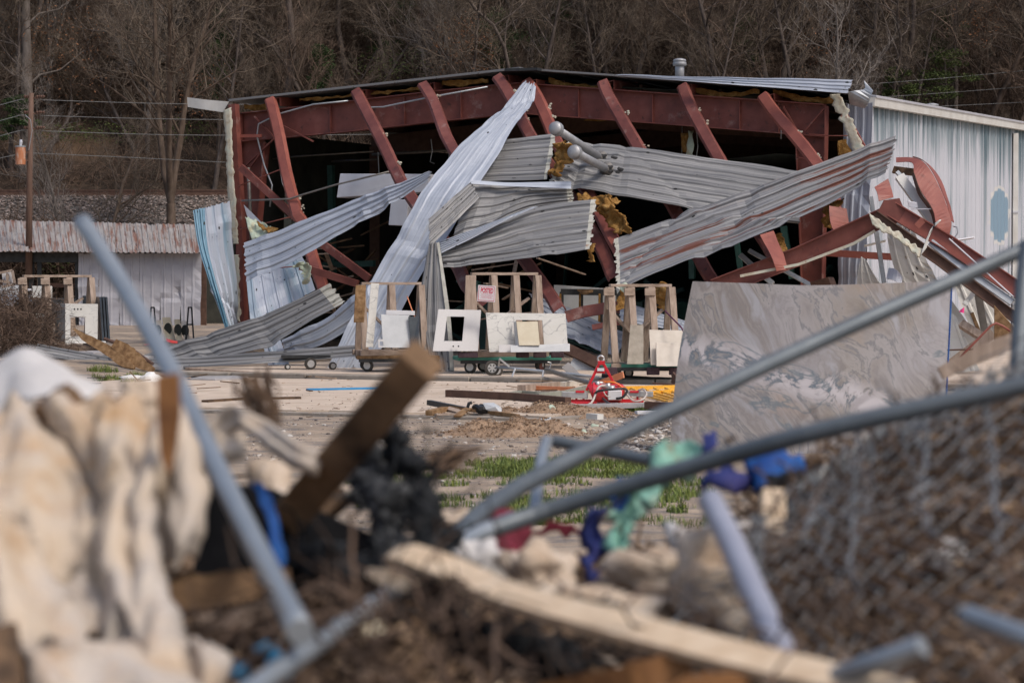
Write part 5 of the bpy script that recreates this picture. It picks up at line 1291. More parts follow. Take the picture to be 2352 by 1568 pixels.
pbar('floor_offcut', 'narrow grey panel leaning on the right end of the middle cart', [(1298, 838, 44.6), (1340, 880, 44.2)], .16, .02, 'paver', 'panel')
boxq('plastic_sheet', 'lilac panel on the floor behind the middle cart', [(1330, 800, 46.4), (1400, 835, 46.0), (1420, 870, 45.8), (1300, 850, 46.2)], .02, 'stone_g', 'panel')
# ------------------------------------------------------------------ racks, carts and stone pieces
def EF(yaw):
    y = R(yaw); return V((math.cos(y), math.sin(y), 0)), V((-math.sin(y), math.cos(y), 0))
def rack(label, A, L, H, nf, yaw, board=False, rail_w=.05, brace=True, blocks=False, depth=.85, pallet=True, ph=.13):
    E, Fv = EF(yaw); A = V(A)
    t = thing('wooden_rack', label, 'rack', tuple(A))
    z0 = ph if pallet else 0
    up = V((0, 0, 1)); C = A + Fv * depth / 2
    for i in range(nf):
        b = C + E * (L * i / (nf - 1)); top = b + up * H
        for sg in (-1, 1):
            m = MB(); m.bar(b + Fv * sg * depth * .46 + up * z0, top + Fv * sg * .05, .12, .045, up=Fv); obj('leg', m, M['wood'], t, bevel=.004)
        if blocks and i < nf - 1:
            m = MB(); m.box(b + up * (H - .08) - Fv * .12 - E * .05, (.19, .04, .13), Matrix.Rotation(R(yaw), 3, 'Z')); obj('cleat', m, M['woodx'], t, bevel=.003)
    m = MB(); m.bar(C + up * (H + .03), C + E * L + up * (H + .03), .12, .05); obj('top_rail', m, M['woodx'], t, bevel=.004)
    if board:
        b = C - E * .02
        m = MB(); m.hexa([b - Fv * depth * .33 + up * .62 - E * .18, b - Fv * depth * .33 + up * .62 + E * .02, b - Fv * depth * .30 + up * .62 + E * .02, b - Fv * depth * .30 + up * .62 - E * .18] + [b - Fv * .14 + up * H - E * .12, b - Fv * .14 + up * H + E * .08, b - Fv * .11 + up * H + E * .08, b - Fv * .11 + up * H - E * .12])
        obj('end_board', m, M['wood_brown'] if board == 2 else M['wood'], t, bevel=.004)
    if brace:
        m = MB(); m.bar(C + up * (H * .74) + Fv * .1, C + E * (L * .55) + up * (H * .3) + Fv * .15, .04, .13, up=Fv); obj('brace', m, M['woodx'], t)
        if nf > 3:
            m = MB(); m.bar(C + E * (L * .42) + up * (H * .42) + Fv * .16, C + E * (L * .9) + up * (H * .72) + Fv * .12, .04, .13, up=Fv); obj('brace', m, M['woodx'], t)
    if pallet:
        for k, s in enumerate((.0, .5, 1.0)):
            m = MB(); m.bar(A + Fv * depth * s + up * .05 - E * .1, A + Fv * depth * s + up * .05 + E * (L + .1), .1, .1); obj('base_rail', m, M['woodx'], t, bevel=.004)
        for i in range(6):
            c = A + E * (L * i / 5); m = MB(); m.bar(c - Fv * .02 + up * (ph - .015), c + Fv * (depth + .02) + up * (ph - .015), .12, .022); obj('deck_board', m, M['wood'], t)
    return t
def veined(name, c1, c2, vc, sc=1.1, w=.010, tan=None):
    m = NM(name, [c1, c2], 2, 6, .4, bump=0, patches=[(tan, .8, .60, .8, (1, 1, 1))] if tan else ())
    nt = m.node_tree; N = nt.nodes; L = nt.links; b = N['Principled BSDF']; src = b.inputs['Base Color'].links[0].from_socket
    tc = N.new('ShaderNodeTexCoord'); mp = N.new('ShaderNodeMapping'); mp.inputs['Scale'].default_value = (1, 1, 2.2); mp.inputs['Rotation'].default_value = (0, .6, 0); L.new(tc.outputs['Object'], mp.inputs[0])
    for s_, o_, st in ((sc, .5, .75), (sc * 2.3, .47, .5)):
        n = N.new('ShaderNodeTexNoise'); n.inputs['Scale'].default_value = s_; n.inputs['Detail'].default_value = 4; n.inputs['Distortion'].default_value = .7; L.new(mp.outputs[0], n.inputs['Vector'])
        a = N.new('ShaderNodeMath'); a.operation = 'SUBTRACT'; a.inputs[1].default_value = o_; L.new(n.outputs['Fac'], a.inputs[0]); q = N.new('ShaderNodeMath'); q.operation = 'ABSOLUTE'; L.new(a.outputs[0], q.inputs[0])
        r = N.new('ShaderNodeMapRange'); r.inputs[1].default_value = 0; r.inputs[2].default_value = w; r.inputs[3].default_value = st; r.inputs[4].default_value = 0; L.new(q.outputs[0], r.inputs[0])
        x = N.new('ShaderNodeMix'); x.data_type = 'RGBA'; L.new(r.outputs[0], x.inputs[0]); L.new(src, x.inputs[6]); x.inputs[7].default_value = (*vc, 1); src = x.outputs[2]
    L.new(src, b.inputs['Base Color']); return m
M['stone_w'] = veined('white veined stone', (.47, .455, .42), (.54, .525, .495), (.20, .20, .20), 1.1, .012, (.46, .36, .22))
def slab(label, q, mat, thick=.03, hole=None, cat='stone slab', name='stone_slab', yaw=12, bevel=.003):
    """q: TL, TR, BR, BL as (u, v, Y); hole: (s0, s1, t0, t1) fractions"""
    E, Fv = EF(yaw); a, b, c, d = [P(*x) for x in q]
    def at(s, t): return (a.lerp(b, s)).lerp(d.lerp(c, s), t)
    m = MB()
    def cell(s0, s1, t0, t1):
        k = [at(s0, t1), at(s1, t1), at(s1, t0), at(s0, t0)]; m.hexa(k + [p + Fv * thick for p in k])
    if hole:
        s0, s1, t0, t1 = hole
        xs_, ys_ = [0, s0, s1, 1], [0, t0, t1, 1]
        fr = []; bk = []; idx = {}
        base = [at(s, t) for t in ys_ for s in xs_]; m.v = base + [p + Fv * thick for p in base]
        for j in range(3):
            for i in range(3):
                if i == 1 and j == 1: continue
                n = [j * 4 + i, j * 4 + i + 1, (j + 1) * 4 + i + 1, (j + 1) * 4 + i]
                m.f.append(tuple(n)); m.f.append(tuple(x + 16 for x in reversed(n)))
        ring = [0, 1, 2, 3, 7, 11, 15, 14, 13, 12, 8, 4]
        for x, y in zip(ring, ring[1:] + ring[:1]): m.f.append((x, x + 16, y + 16, y))
        r2 = [5, 6, 10, 9]
        for x, y in zip(r2, r2[1:] + r2[:1]): m.f.append((x, y, y + 16, x + 16))
        m.mi = [0] * len(m.f); bevel = 0
    else: cell(0, 1, 0, 1)
    return tag(obj(name, m, M[mat] if isinstance(mat, str) else mat, None, bevel=bevel), label, cat)
def wheel(c, r, w, axis, parent, name='wheel', spokes=0, redrim=False):
    c = V(c); ax = V(axis).normalized()
    m = MB(); m.tube([c - ax * w / 2, c - ax * w * .4, c + ax * w * .4, c + ax * w / 2], [r * .88, r, r, r * .88], 20); o = obj(name, m, M['tyre'], parent)
    m = MB(); m.tube([c - ax * (w / 2 + .006), c + ax * (w / 2 + .006)], r * .62, 16); h = obj('hub', m, M['red2'] if redrim else M['hub'], o)
    if spokes:
        e1 = ax.cross(V((0, 0, 1))).normalized(); e2 = ax.cross(e1)
        m = MB()
        for i in range(spokes):
            a = 6.283 * i / spokes; d = e1 * math.cos(a) + e2 * math.sin(a); d2 = (-e1 * math.sin(a) + e2 * math.cos(a)) * r * .12
            for sg in (-1, 1):
                f = c + ax * sg * (w / 2 + .009); m.add([f + d * r * .2, f + d * r * .52 + d2, f + d * r * .52 - d2], [(0, 1, 2)])
        obj('spoke_gap', m, M['dark_metal'], o)
    return o
def cart(label, A, L, yaw, mat, dz=.40, dep=.8, wr=.13, wheels=((.12, .05), (.86, .05), (.12, .75), (.86, .75)), th=.07, red=False):
    E, Fv = EF(yaw); A = V(A); rot = Matrix.Rotation(R(yaw), 3, 'Z')
    t = thing('platform_cart', label, 'cart', tuple(A)); up = V((0, 0, 1))
    m = MB(); m.box(A + E * L / 2 + Fv * dep / 2 + up * (dz - th / 2), (L, dep, th), rot); obj('deck', m, M[mat], t, bevel=.008)
    m = MB(); m.box(A + E * L / 2 + up * (dz - .09), (L * .96, .04, .06), rot); obj('frame', m, M['dark_metal'], t)
    for i, (a, b) in enumerate(wheels):
        c = A + E * L * a + Fv * (b + .06) + up * wr
        yw = [.5, -.8, .2, .9][i % 4]; axis = (Fv * math.cos(yw) + E * math.sin(yw))
        w = wheel(c, wr, .05, axis, t, redrim=red and i == 1)
        m = MB(); m.bar(c + up * 0, c + up * (dz - wr - .09), .02, .13, up=E)
        m.bar(c + axis * .045, c + axis * .045 + up * (dz - wr - .1), .012, .05, up=E); obj('caster_fork', m, M['hub'], t)
    return t
def floorz(Y): return .1
# left rack standing in the yard
zL = P(0, 803, 50).z
A = P(66, 803, 50); A.z = gz(A.x, A.y)
rack('grey wooden A-frame rack with white cutout stone in the yard at far left', A, 1.45, P(0, 634, 50).z - A.z - .03, 4, 26, blocks=True)
ws = slab('white stone with a square sink cutout and three tap holes on the left rack', [(150, 697, 49.75), (225, 698, 49.95), (224, 784, 49.85), (150, 785, 49.6)], 'stone_w', .04, (.16, .61, .36, .86), yaw=14)
m = MB()
for du in (171, 178.5, 186): m.tube([P(du, 710, 49.66), P(du, 710, 49.58)], .02, 10)
obj('tap_holes', m, M['dark_metal'], ws)
slab('grey veined stone in shade at the left side of the white cutout stone', [(127, 697, 50.35), (149.5, 697, 49.8), (149.5, 785, 49.65), (127, 785, 50.2)], 'stone_w', .03, yaw=14)
slab('stained cream stone leaning behind the left legs of the left rack', [(70, 718, 50.3), (112, 719, 50.5), (112, 786, 50.3), (63, 785, 50.1)], 'stone_w', .03, yaw=14)
slab('narrow white offcut lying at the foot of the white cutout stone', [(150, 785.5, 49.45), (243, 783, 49.8), (243, 787, 49.7), (150, 789, 49.4)], 'stone_w', .1, yaw=14)
for i, u in enumerate((228, 235, 242)):
    slab(['first', 'second', 'third'][i] + ' of three black stone slabs stacked on edge at the right of the left rack', [(u, 682, 50.2 + .1 * i), (u + 5, 682, 50.2 + .1 * i), (u + 12, 786, 50.0 + .1 * i), (u + 7, 786, 50.0 + .1 * i)], 'stone_k', .9, yaw=14)
slab('dark slate slab behind the left rack', [(75, 683, 53), (175, 686, 53.5), (175, 725, 53.5), (60, 725, 53)], 'stone_k', .2)
slab('black slab end behind the right legs of the left rack', [(190, 679, 53), (212, 679, 53), (212, 725, 53), (190, 725, 53)], 'stone_k', .2)
slab('grey stone block standing on the blue beam at far left', [(-10, 655, 55), (52, 655, 55), (52, 677, 55), (-10, 677, 55)], 'stone_g', .3)
pbar('steel_beam', 'faded blue steel beam at the left edge above the dead vines', [(-20, 686, 54), (72, 687, 54)], .08, .19, 'blue_sheet', 'steel beam', up=(0, 0, 1))
boxq('metal_cabinet', 'cream metal cabinet left of the left rack', [(72, 657, 53.5), (97, 657, 53.5), (97, 690, 53.5), (72, 689, 53.5)], .4, 'trim', 'cabinet')
m = MB(); m.tube([P(60, 678, 53.4), P(60, 671, 53.4), P(64, 666, 53.4), (P(73, 666, 53.4))], .03, 8); tag(obj('white_pipe', m, M['duct'], None, smooth=True), 'bent white pipe beside the cream cabinet', 'pipe')
t = thing('framed_board', 'tilted white board in a wooden frame at the far left edge', 'board', tuple(P(15, 655, 50.9)))
boxq('panel', '', [(3, 626, 51), (26, 623, 51), (31, 653, 51), (7, 657, 51)], .03, 'paper', parent=t)
for a, b in (((-2, 627), (28, 621)), ((28, 621), (34, 653)), ((34, 653), (4, 659)), ((0, 645), (23, 649)), ((17, 628), (17, 645))):
    m = MB(); m.bar(P(*a, 50.9), P(*b, 50.9), .05, .05); obj('batten', m, M['wood'], t)
boxq('white_basin', 'white machine cover under the blue beam at the left edge', [(-5, 697, 52), (14, 697, 52), (14, 716, 52), (-5, 716, 52)], .3, 'duct', 'machine cover')
# small slabs with sink holes
for i, (q, lb, mt) in enumerate([([(372, 729, 57.6), (391, 728, 57.8), (404, 781, 57.4), (380, 781, 57.2)], 'tan stone piece with an oval hole, middle of the three leaning by the shed', 'stone_tan'),
                            ([(400, 733, 57.4), (413, 733, 57.5), (420, 782, 57.2), (405, 782, 57.1)], 'orange tinted stone piece with an oval hole beside the black stand', 'stone_tan'),
                            ([(350, 736, 57.2), (371, 735, 57.4), (378, 783, 57.0), (352, 783, 56.9)], 'pale stone piece with an oval hole, nearest the leaning pipe', 'stone_b'),
                            ([(415, 736, 57.6), (428, 737, 57.6), (437, 782, 57.4), (424, 782, 57.3)], 'pale green stone piece with an oval hole next to the black stand', 'stone_b')]):
    hs = slab(lb, q, mt, .03, None); c = (P(*q[0]) + P(*q[1]) + P(*q[2]) + P(*q[3])) / 4
    m = MB(); m.tube([c + V((0, -.09, 0)), c + V((0, -.055, 0))], .14, 18)
    for v_ in range(len(m.v)): m.v[v_] = V((c.x + (m.v[v_].x - c.x) * .65, m.v[v_].y, m.v[v_].z))
    obj('sink_hole', m, M['dark_in'], hs)
for i, (u, lb) in enumerate([(436, 'black trestle stand right of the small holed stones'), (350, 'black trestle stand behind the leaning grey pipe'), (525, 'black trestle stand under the blue torn wall sheet')]):
    t = thing('trestle_stand', lb, 'stand', tuple(P(u, 782, 57)))
    for a, b in (((u - 9, 782), (u - 3, 706)), ((u + 9, 782), (u + 4, 706)), ((u - 4, 706), (u + 5, 706)), ((u - 7, 745), (u + 7, 745))):
        m = MB(); m.bar(P(*a, 57), P(*b, 57), .035, .035); obj('leg' if abs(a[1] - b[1]) > 5 else 'rung', m, M['dark_metal'], t)
ribbon('red_tape', 'crumpled red tape on the dirt below the small holed stones', [(318, 796, 55.5, 318, 800, 55.3), (330, 790, 55.5, 332, 796, 55.3), (345, 788, 55.5, 346, 792, 55.3)], 'redtape', 'tape', dent=.06, step=.04)
ribbon('red_tape', 'second piece of red tape at the foot of the small holed stones', [(382, 778, 56.5, 382, 783, 56.3), (395, 780, 56.3, 396, 786, 56.2), (408, 782, 56.3, 408, 786, 56.2)], 'redtape', 'tape', dent=.06, step=.04)

# carts on the slab
def onslab(u, Y): p = P(u, 800, Y); p.z = .1; return p
A = onslab(820, 45.2); cart('brown wooden cart carrying pale stone slabs, left of the hanging strip', A, 1.55, 6, 'wood_brown', dz=.30, wr=.115, wheels=((.13, .03), (.95, .05), (.13, .7), (.95, .7)))
B = A + V((.16, .02, .30)); rack('brown A-frame rack on the brown cart', B, 1.15, 1.32, 3, 16, board=2, pallet=True, depth=.7, ph=.1)
slab('tall white veined slab at the left side of the brown rack', [(852, 650, 44.95), (871, 651, 45.0), (857, 797, 44.8), (840, 797, 44.7)], 'stone_w', .03, yaw=8)
slab('white shelf slab behind the grey slab on the brown rack', [(887, 712, 44.95), (953, 714, 45.05), (953, 724, 45.05), (887, 722, 44.95)], 'paper', .1, yaw=8)
slab('grey speckled slab leaning on the brown rack', [(875, 722, 44.8), (940, 724, 44.9), (947, 799, 44.75), (880, 798, 44.65)], 'stone_g', .04, yaw=8)
slab('dark stone slab partly hidden by the hanging strip', [(938, 727, 44.8), (962, 727, 44.85), (962, 799, 44.7), (945, 799, 44.7)], 'stone_k', .04, yaw=8)
slab('small white frame of stone at the foot of the tall veined slab', [(869, 779, 44.6), (881, 779, 44.6), (881, 798, 44.55), (869, 798, 44.55)], 'stone_q', .03, (.3, 1 - .01, .25, .8), yaw=8)
m = MB(); m.tube([P(905, 700, 45.2), P(925, 745, 45.0)], .012, 5) if False else m.tube([P(905 + 30, 700 - 20, 45.2), P(961, 752, 45.0)], .012, 5); tag(obj('rope', m, M['orange'], None), 'thin orange cord hanging inside the brown rack', 'cord')
A = onslab(1053, 44.4); cartB = cart('green platform cart carrying marble pieces in the middle of the opening', A, 1.93, 9, 'green', dz=.30, wr=.115, wheels=((.12, .03), (.80, .05), (.30, .72), (.86, .75)), red=True)
B = A + V((.33, .06, .30)); rack('grey A-frame rack with the POSTED sign on the middle green cart', B, 1.28, 1.50, 4, 16, board=1, depth=.75, ph=.12)
for u in (1075, 1200, 1240, 1280):
    c = P(u, 815, 44.15); m = MB(); m.box(c, (.24 if u > 1100 else .36, .1, .1)); tag(obj('carpet_pad', m, M['carpet'], None, bevel=.01), {1075: 'plum carpet strip at the left end of the middle cart', 1200: 'plum carpet scrap under the middle of the marble pieces', 1240: 'plum carpet scrap under the marble pieces, second from the right end', 1280: 'plum carpet scrap at the right end of the middle cart'}[u], 'carpet')
wq = slab('white quartz top with a rectangular cutout leaning left on the middle cart', [(1007, 710, 44.3), (1105, 712, 44.4), (1098, 806, 44.1), (994, 806, 44.0)], 'stone_q', .03, (.22, .63, .17, .76), yaw=9)
m = MB(); m.tube([P(1041, 795, 44.02), P(1041, 795, 43.96)], .016, 8); m.tube([P(1053, 795, 44.02), P(1053, 795, 43.96)], .016, 8); obj('tap_holes', m, M['dark_metal'], wq)
slab('veined marble slab with a rectangular cutout on the middle cart', [(1116, 718, 44.1), (1299, 720, 44.4), (1305, 806, 44.2), (1124, 808, 43.9)], 'stone_w', .035, (.37, .70, .18, .82), yaw=9)
slab('tan limestone block leaning in the cutout of the veined marble slab', [(1186, 739, 43.9), (1235, 738, 43.95), (1240, 793, 43.8), (1192, 793, 43.75)], 'stone_tan', .05, yaw=9)
slab('grey edge strip on the left side of the tan limestone block', [(1179.5, 739, 44.1), (1185.5, 739, 43.9), (1191.5, 793, 43.75), (1184, 793, 43.9)], 'stone_g', .02, yaw=9)
slab('long pale edge strip standing in front of the veined marble slab', [(1146, 792, 43.85), (1244, 791, 43.95), (1244, 808, 43.9), (1146, 809, 43.8)], 'stone_q', .03, yaw=9)
slab('second pale edge strip overlapping the first toward the right', [(1172, 793.5, 43.75), (1309, 789, 43.95), (1309, 807, 43.9), (1173, 809, 43.7)], 'stone_g', .03, yaw=9)

# POSTED sign
ink = M['signred']
def textobj(body, TL, TR, BL, parent, name, mat, lift=.004):
    """text stretched into the parallelogram TL TR BL (world points)"""
    cu = bpy.data.curves.new(name, 'FONT'); cu.body = body; cu.size = 1; cu.offset = .03 if name == 'lettering' else 0
    tmp = bpy.data.objects.new(name, cu); COL.objects.link(tmp); bpy.context.view_layer.update()
    me = bpy.data.meshes.new_from_object(tmp.evaluated_get(bpy.context.evaluated_depsgraph_get())); bpy.data.objects.remove(tmp); 
    xs_ = [v.co.x for v in me.vertices]; ys_ = [v.co.y for v in me.vertices]; x0, x1, y0, y1 = min(xs_), max(xs_), min(ys_), max(ys_)
    TL, TR, BL = V(TL), V(TR), V(BL); n = (TR - TL).cross(TL - BL).normalized(); n = -n if n.y > 0 else n; org = wloc(parent)
    for v in me.vertices:
        s = (v.co.x - x0) / (x1 - x0); t_ = (v.co.y - y0) / (y1 - y0); v.co = BL + (TR - TL) * s + (TL - BL) * t_ + n * lift - org
    me.materials.clear(); me.materials.append(mat); o = bpy.data.objects.new(name, me); COL.objects.link(o); o.parent = parent
    return o
Ys = 43.95
q = [P(1098.4, 654.3, Ys), P(1138.5, 657, Ys), P(1136.8, 694, Ys), P(1095.6, 691.4, Ys)]
t = thing('posted_sign', 'white sign with red letters POSTED on the middle wooden rack', 'sign', tuple(q[3]))
m = MB(); m.hexa([q[3], q[2], q[1], q[0]] + [p + V((0, .006, 0)) for p in (q[3], q[2], q[1], q[0])]); obj('board', m, M['paper'], t, bevel=.002)
def sq(x, y, d=0): # fractions over the sign
    return (q[0].lerp(q[1], x)).lerp(q[3].lerp(q[2], x), y) + V((0, -d, 0))
m = MB()
for x0, y0, x1, y1 in ((.05, .06, .95, .085), (.05, .915, .95, .945), (.05, .085, .075, .915), (.93, .085, .95, .915)):
    a = [sq(x0, y1, .004), sq(x1, y1, .004), sq(x1, y0, .004), sq(x0, y0, .004)]; m.add(a, [(0, 1, 2, 3)])
obj('border', m, ink, t)
textobj('POSTED', sq(.17, .15), sq(.88, .15), sq(.17, .47), t, 'lettering', ink)
textobj('PRIVATE PROPERTY', sq(.2, .52), sq(.86, .52), sq(.2, .575), t, 'small_lettering', ink)
for i, s in enumerate(('HUNTING, FISHING, TRAPPING OR', 'TRESPASSING FOR ANY PURPOSE', 'IS STRICTLY FORBIDDEN', 'VIOLATORS WILL BE PROSECUTED')):
    y = .615 + i * .055; x0, x1 = ((.16, .88), (.17, .86), (.27, .80), (.15, .87))[i]; textobj(s, sq(x0, y), sq(x1, y), sq(x0, y + .036), t, 'small_lettering', ink)

# right cart
A = onslab(1386, 41.6); A.z = .1
cart('green platform cart with plum carpet behind the left edge of the marble slab', A, 1.75, 4, 'green', dz=.27, dep=.8, wr=.09, wheels=((.14, .05), (.72, .05), (.3, .7), (.8, .7)))
B = A + V((.22, .05, .17)); rack('grey A-frame rack on the right green cart', B, 1.12, 1.42, 4, 15, blocks=True, depth=.75, ph=.12)
for u, w in ((1400, .26), (1500, .22), (1550, .2)):
    c = P(u, 852, 41.55); m = MB(); m.box(c, (w, .1, .13)); tag(obj('carpet_pad', m, M['carpet'], None, bevel=.01), {1400: 'plum carpet roll at the left end of the right cart', 1500: 'plum carpet scrap under the beige stones of the right cart', 1550: 'plum carpet scrap beside the marble slab on the right cart'}[u], 'carpet')
slab('brown leathered stone at the left of the right rack', [(1448, 768 - 34 + 12, 41.6), (1478, 746, 41.7), (1478, 836, 41.5), (1440, 836, 41.4)], 'stone_br', .03, yaw=5)
slab('beige stone tray back on the right rack', [(1491, 757, 41.6), (1580, 759, 41.7), (1575, 840, 41.5), (1495, 838, 41.4)], 'stone_b', .03, yaw=5)
slab('smaller beige stone in front of the beige tray on the right rack', [(1507, 787, 41.4), (1566, 788, 41.45), (1566, 841, 41.3), (1508, 841, 41.25)], 'stone_b', .05, yaw=5)
m = MB(); m.tube([P(1528, 714, 41.6), P(1565, 752, 41.3), P(1574, 770, 41.1), P(1577, 838, 41.1)], .014, 6); tag(obj('strap', m, M['purple'], None), 'plum strap hanging over the beige stones on the right cart', 'strap')
# black rack inside
t = thing('black_rack', 'black steel rack with yellow padding inside the warehouse behind the middle cart', 'rack', tuple(onslab(1290, 48)))
m = MB(); m.bar(P(1288, 670, 48), P(1424, 672, 48), .1, .12); obj('top_rail', m, M['dark_metal'], t)
for u in (1290, 1335, 1380, 1420):
    m = MB(); m.bar(P(u, 670, 48), P(u, 790, 48), .08, .08); l = obj('leg', m, M['dark_metal'], t)
    if u < 1400: m = MB(); m.bar(P(u - 3, 674, 47.9), P(u - 4, 740, 47.9), .07, .04); obj('padding', m, M['insul'], l)
slab('large off-white slab behind the black rack inside the warehouse', [(1273, 654, 49), (1420, 664, 49), (1420, 740, 49), (1268, 740, 49)], 'stone_g', .03)
ribbon('rag', 'brown rag tied on the black rack', [(1325, 664, 47.8, 1326, 669, 47.8), (1340, 664, 47.8, 1342, 670, 47.7), (1363, 665, 47.8, 1362, 671, 47.8)], 'wood_brown', 'rag', dent=.06, step=.04, th=.05)
pbar('steel_bar', 'dark green machine arm left of the POSTED sign', [(1080, 660, 47), (1112, 668, 47)], .12, .06, 'dkgreen', 'machine part')
# casters of something under the left trim
t = thing('low_dolly', 'low black dolly with rubber wheels behind the long metal trim', 'dolly', tuple(P(690, 850, 46.6)))
m = MB(); m.box(P(705, 818, 46.7), (.95, .5, .06)); obj('deck', m, M['dark_metal'], t)
for u, r in ((660, .055), (713, .115), (764, .075)):
    c = P(u, 800, 46.3); c.z = .1 + r; wheel(c, r, .06, (.4, -1, 0), t)

# hand truck, pipes and boards in front of the middle cart
t = thing('hand_truck', 'galvanised drywall dolly with a spoked wheel tipped over in front of the middle cart', 'dolly', tuple(P(1130, 862, 43.2)))
wheel(P(1129.5, 845, 43.2), .135, .06, (.25, -1, 0), t, spokes=6); wheel(P(1140, 850, 43.5), .12, .06, (.25, -1, 0), t)
m = MB(); m.tube([P(1140, 843, 43.2), P(1200, 848, 43.1), P(1320, 860, 42.9), P(1375, 867, 42.8)], .03, 10); obj('tube', m, M['galv_plain'], t, smooth=True)
m = MB(); m.bar(P(1147, 823, 43.1), P(1170, 842, 43.1), .07, .03); m.bar(P(1147, 826, 43.1), P(1145, 845, 43.2), .03, .03); obj('bracket', m, M['hub'], t)
m = MB(); m.tube([P(1183, 846, 43.1), P(1176, 866, 42.9)], .018, 6); m.tube([P(1248, 850, 43), P(1246, 868, 42.9)], .018, 6); obj('leg', m, M['hub'], t)
m = MB(); m.tube([P(1262, 848, 42.9), P(1266, 833, 42.9), P(1258, 831, 42.9)], .01, 6); obj('hook', m, M['hub'], t)
m = MB(); m.tube([P(1150, 842, 43.2), P(1270, 852, 42.6), P(1332, 868, 40.5), P(1376, 884, 38.6), P(1422, 900 - 2, 37)], .04, 12) if False else m.tube([P(1255, 849, 42.8), P(1330, 872, 40.0), P(1425, 898, 36.6)], .042, 12)
tag(obj('grey_pipe', m, M['conduit'], None, smooth=True), 'long grey pipe slanting down from the dolly to the red device', 'pipe')
pbar('black_bar', 'black square bar lying beyond the end of the dolly tube', [(1384, 865, 42.6), (1500, 872, 42.2), (1570, 874, 42.0)], .1, .1, 'dark_metal', 'bar', up=(0, 0, 1))
pbar('orange_strip', 'orange strip propped against the red device', [(1346, 893, 38.6), (1432, 860, 38.2)], .1, .03, 'orange', 'strip')
pbar('orange_bar', 'flat orange bar on the concrete below the middle cart', [(1215, 890, 40.9), (1395, 897, 39.8)], .07, .07, 'orange', 'bar', up=(0, 0, 1), gnd=True)
pbar('steel_bar', 'dark rusty steel beam lying in front of the dirt heap', [(1028, 903, 38.4), (1180, 910, 37.6), (1305, 921, 36.2)], .1, .11, 'brown_steel', 'steel beam', up=(0, 0, 1), gnd=True)
pb_ = pbar('painted_board', 'grey board with dark letters lying before the red device', [(1198, 891, 38.4), (1278, 883, 38.8)], .15, .10, 'wood', 'board', up=(0, 0, 1), gnd=True)
bt = pb_
gf = V((0, -.085, 0)); textobj('AUOLIZ4', P(1207, 886.5, GY(890.5, .1)) + gf, P(1270, 879.5, GY(883.5, .1)) + gf, P(1208, 896, GY(890.5, .1)) + gf, bt, 'marking', M['purple'], .0)
pbar('board', 'short pale board under the orange bar', [(1246, 897, 39.6), (1282, 898, 39.5)], .1, .03, 'wood', 'board', up=(0, 0, 1), gnd=True)
pbar('steel_channel', 'grey green channel lying across the boards before the red device', [(1235, 912, 37.4), (1300, 905, 37.3), (1371, 888, 37.8)], .05, .12, 'greygreen', 'steel channel', up=(0, 0, 1), gnd=True)
pbar('steel_channel', 'thin grey green channel lying left of the crossing one', [(1145, 909, 38.2), (1198, 901, 38.4), (1262, 905, 38.0)], .05, .06, 'greygreen', 'steel channel', up=(0, 0, 1), gnd=True)
pbar('board', 'white offcut board leaning at the end of the lettered board', [(1290, 884, 38.9), (1345, 875, 39.4)], .12, .09, 'stone_b', 'board', up=(0, 0, 1), gnd=True)
pbar('blue_strip', 'bright blue strip lying on the concrete', [(705, 894, 40.0), (872, 891, 40.2)], .09, .03, 'blue', 'strip', up=(0, 0, 1), gnd=True)
pbar('board', 'thin dark board lying near the front of the concrete', [(470, 921, 36.4), (560, 915, 36.8), (690, 913, 37.1)], .12, .03, 'wood_dark', 'board', up=(0, 0, 1), gnd=True)

# ------------------------------------------------------------------ red vacuum lifting device
YL = 35.2
t = thing('vacuum_lifter', 'red vacuum lifting device with a ring, hoses and black handle lying on the dirt', 'lifting device', tuple(P(1390, 932, YL)))
Q = lambda u, v, d=0: P(u, v, YL + d)
def lp(name, mat, fn, smooth=False, bevel=0, parent=None):
    m = MB(); fn(m); return obj(name, m, M[mat], parent or t, smooth=smooth, bevel=bevel)
lp('frame_bar', 'lred', lambda m: (m.bar(Q(1347, 897), Q(1377, 833), .034, .04), m.bar(Q(1411, 882), Q(1385, 833), .034, .04), m.bar(Q(1373, 833), Q(1389, 833), .06, .06)), bevel=.004)
lp('ring', 'hub', lambda m: m.tube([Q(1380 + 7 * math.cos(a * .45), 824 + 7 * math.sin(a * .45)) for a in range(15)], .014, 8), True)
lp('label_plate', 'paper', lambda m: m.hexa([Q(1372, 852, -.04), Q(1388, 852, -.04), Q(1388, 845, -.04), Q(1372, 845, -.04)] + [Q(1372, 852, -.03), Q(1388, 852, -.03), Q(1388, 845, -.03), Q(1372, 845, -.03)]))
lp('cross_bar', 'lred', lambda m: m.bar(Q(1369, 853), Q(1390, 853), .04, .05))
tk = lp('tank', 'lred', lambda m: m.tube([Q(1356, 903), Q(1361, 901), Q(1428, 903), Q(1434, 905)], [.11, .135, .135, .10], 18), False, .006)
lp('tank_band', 'lred', lambda m: (m.tube([Q(1362, 901), Q(1366, 901)], .15, 18), m.tube([Q(1420, 903), Q(1424, 903)], .15, 18)), parent=tk)
lp('base_rail', 'lred', lambda m: (m.bar(Q(1308, 921), Q(1478, 920), .06, .05), m.bar(Q(1308, 926, -.25), Q(1370, 924, -.25), .05, .03)), bevel=.004)
lp('arm', 'hub', lambda m: m.bar(Q(1290, 906), Q(1350, 908), .12, .09), bevel=.005)
lp('arm', 'hub', lambda m: m.bar(Q(1436, 903), Q(1500, 905), .10, .08), bevel=.005)
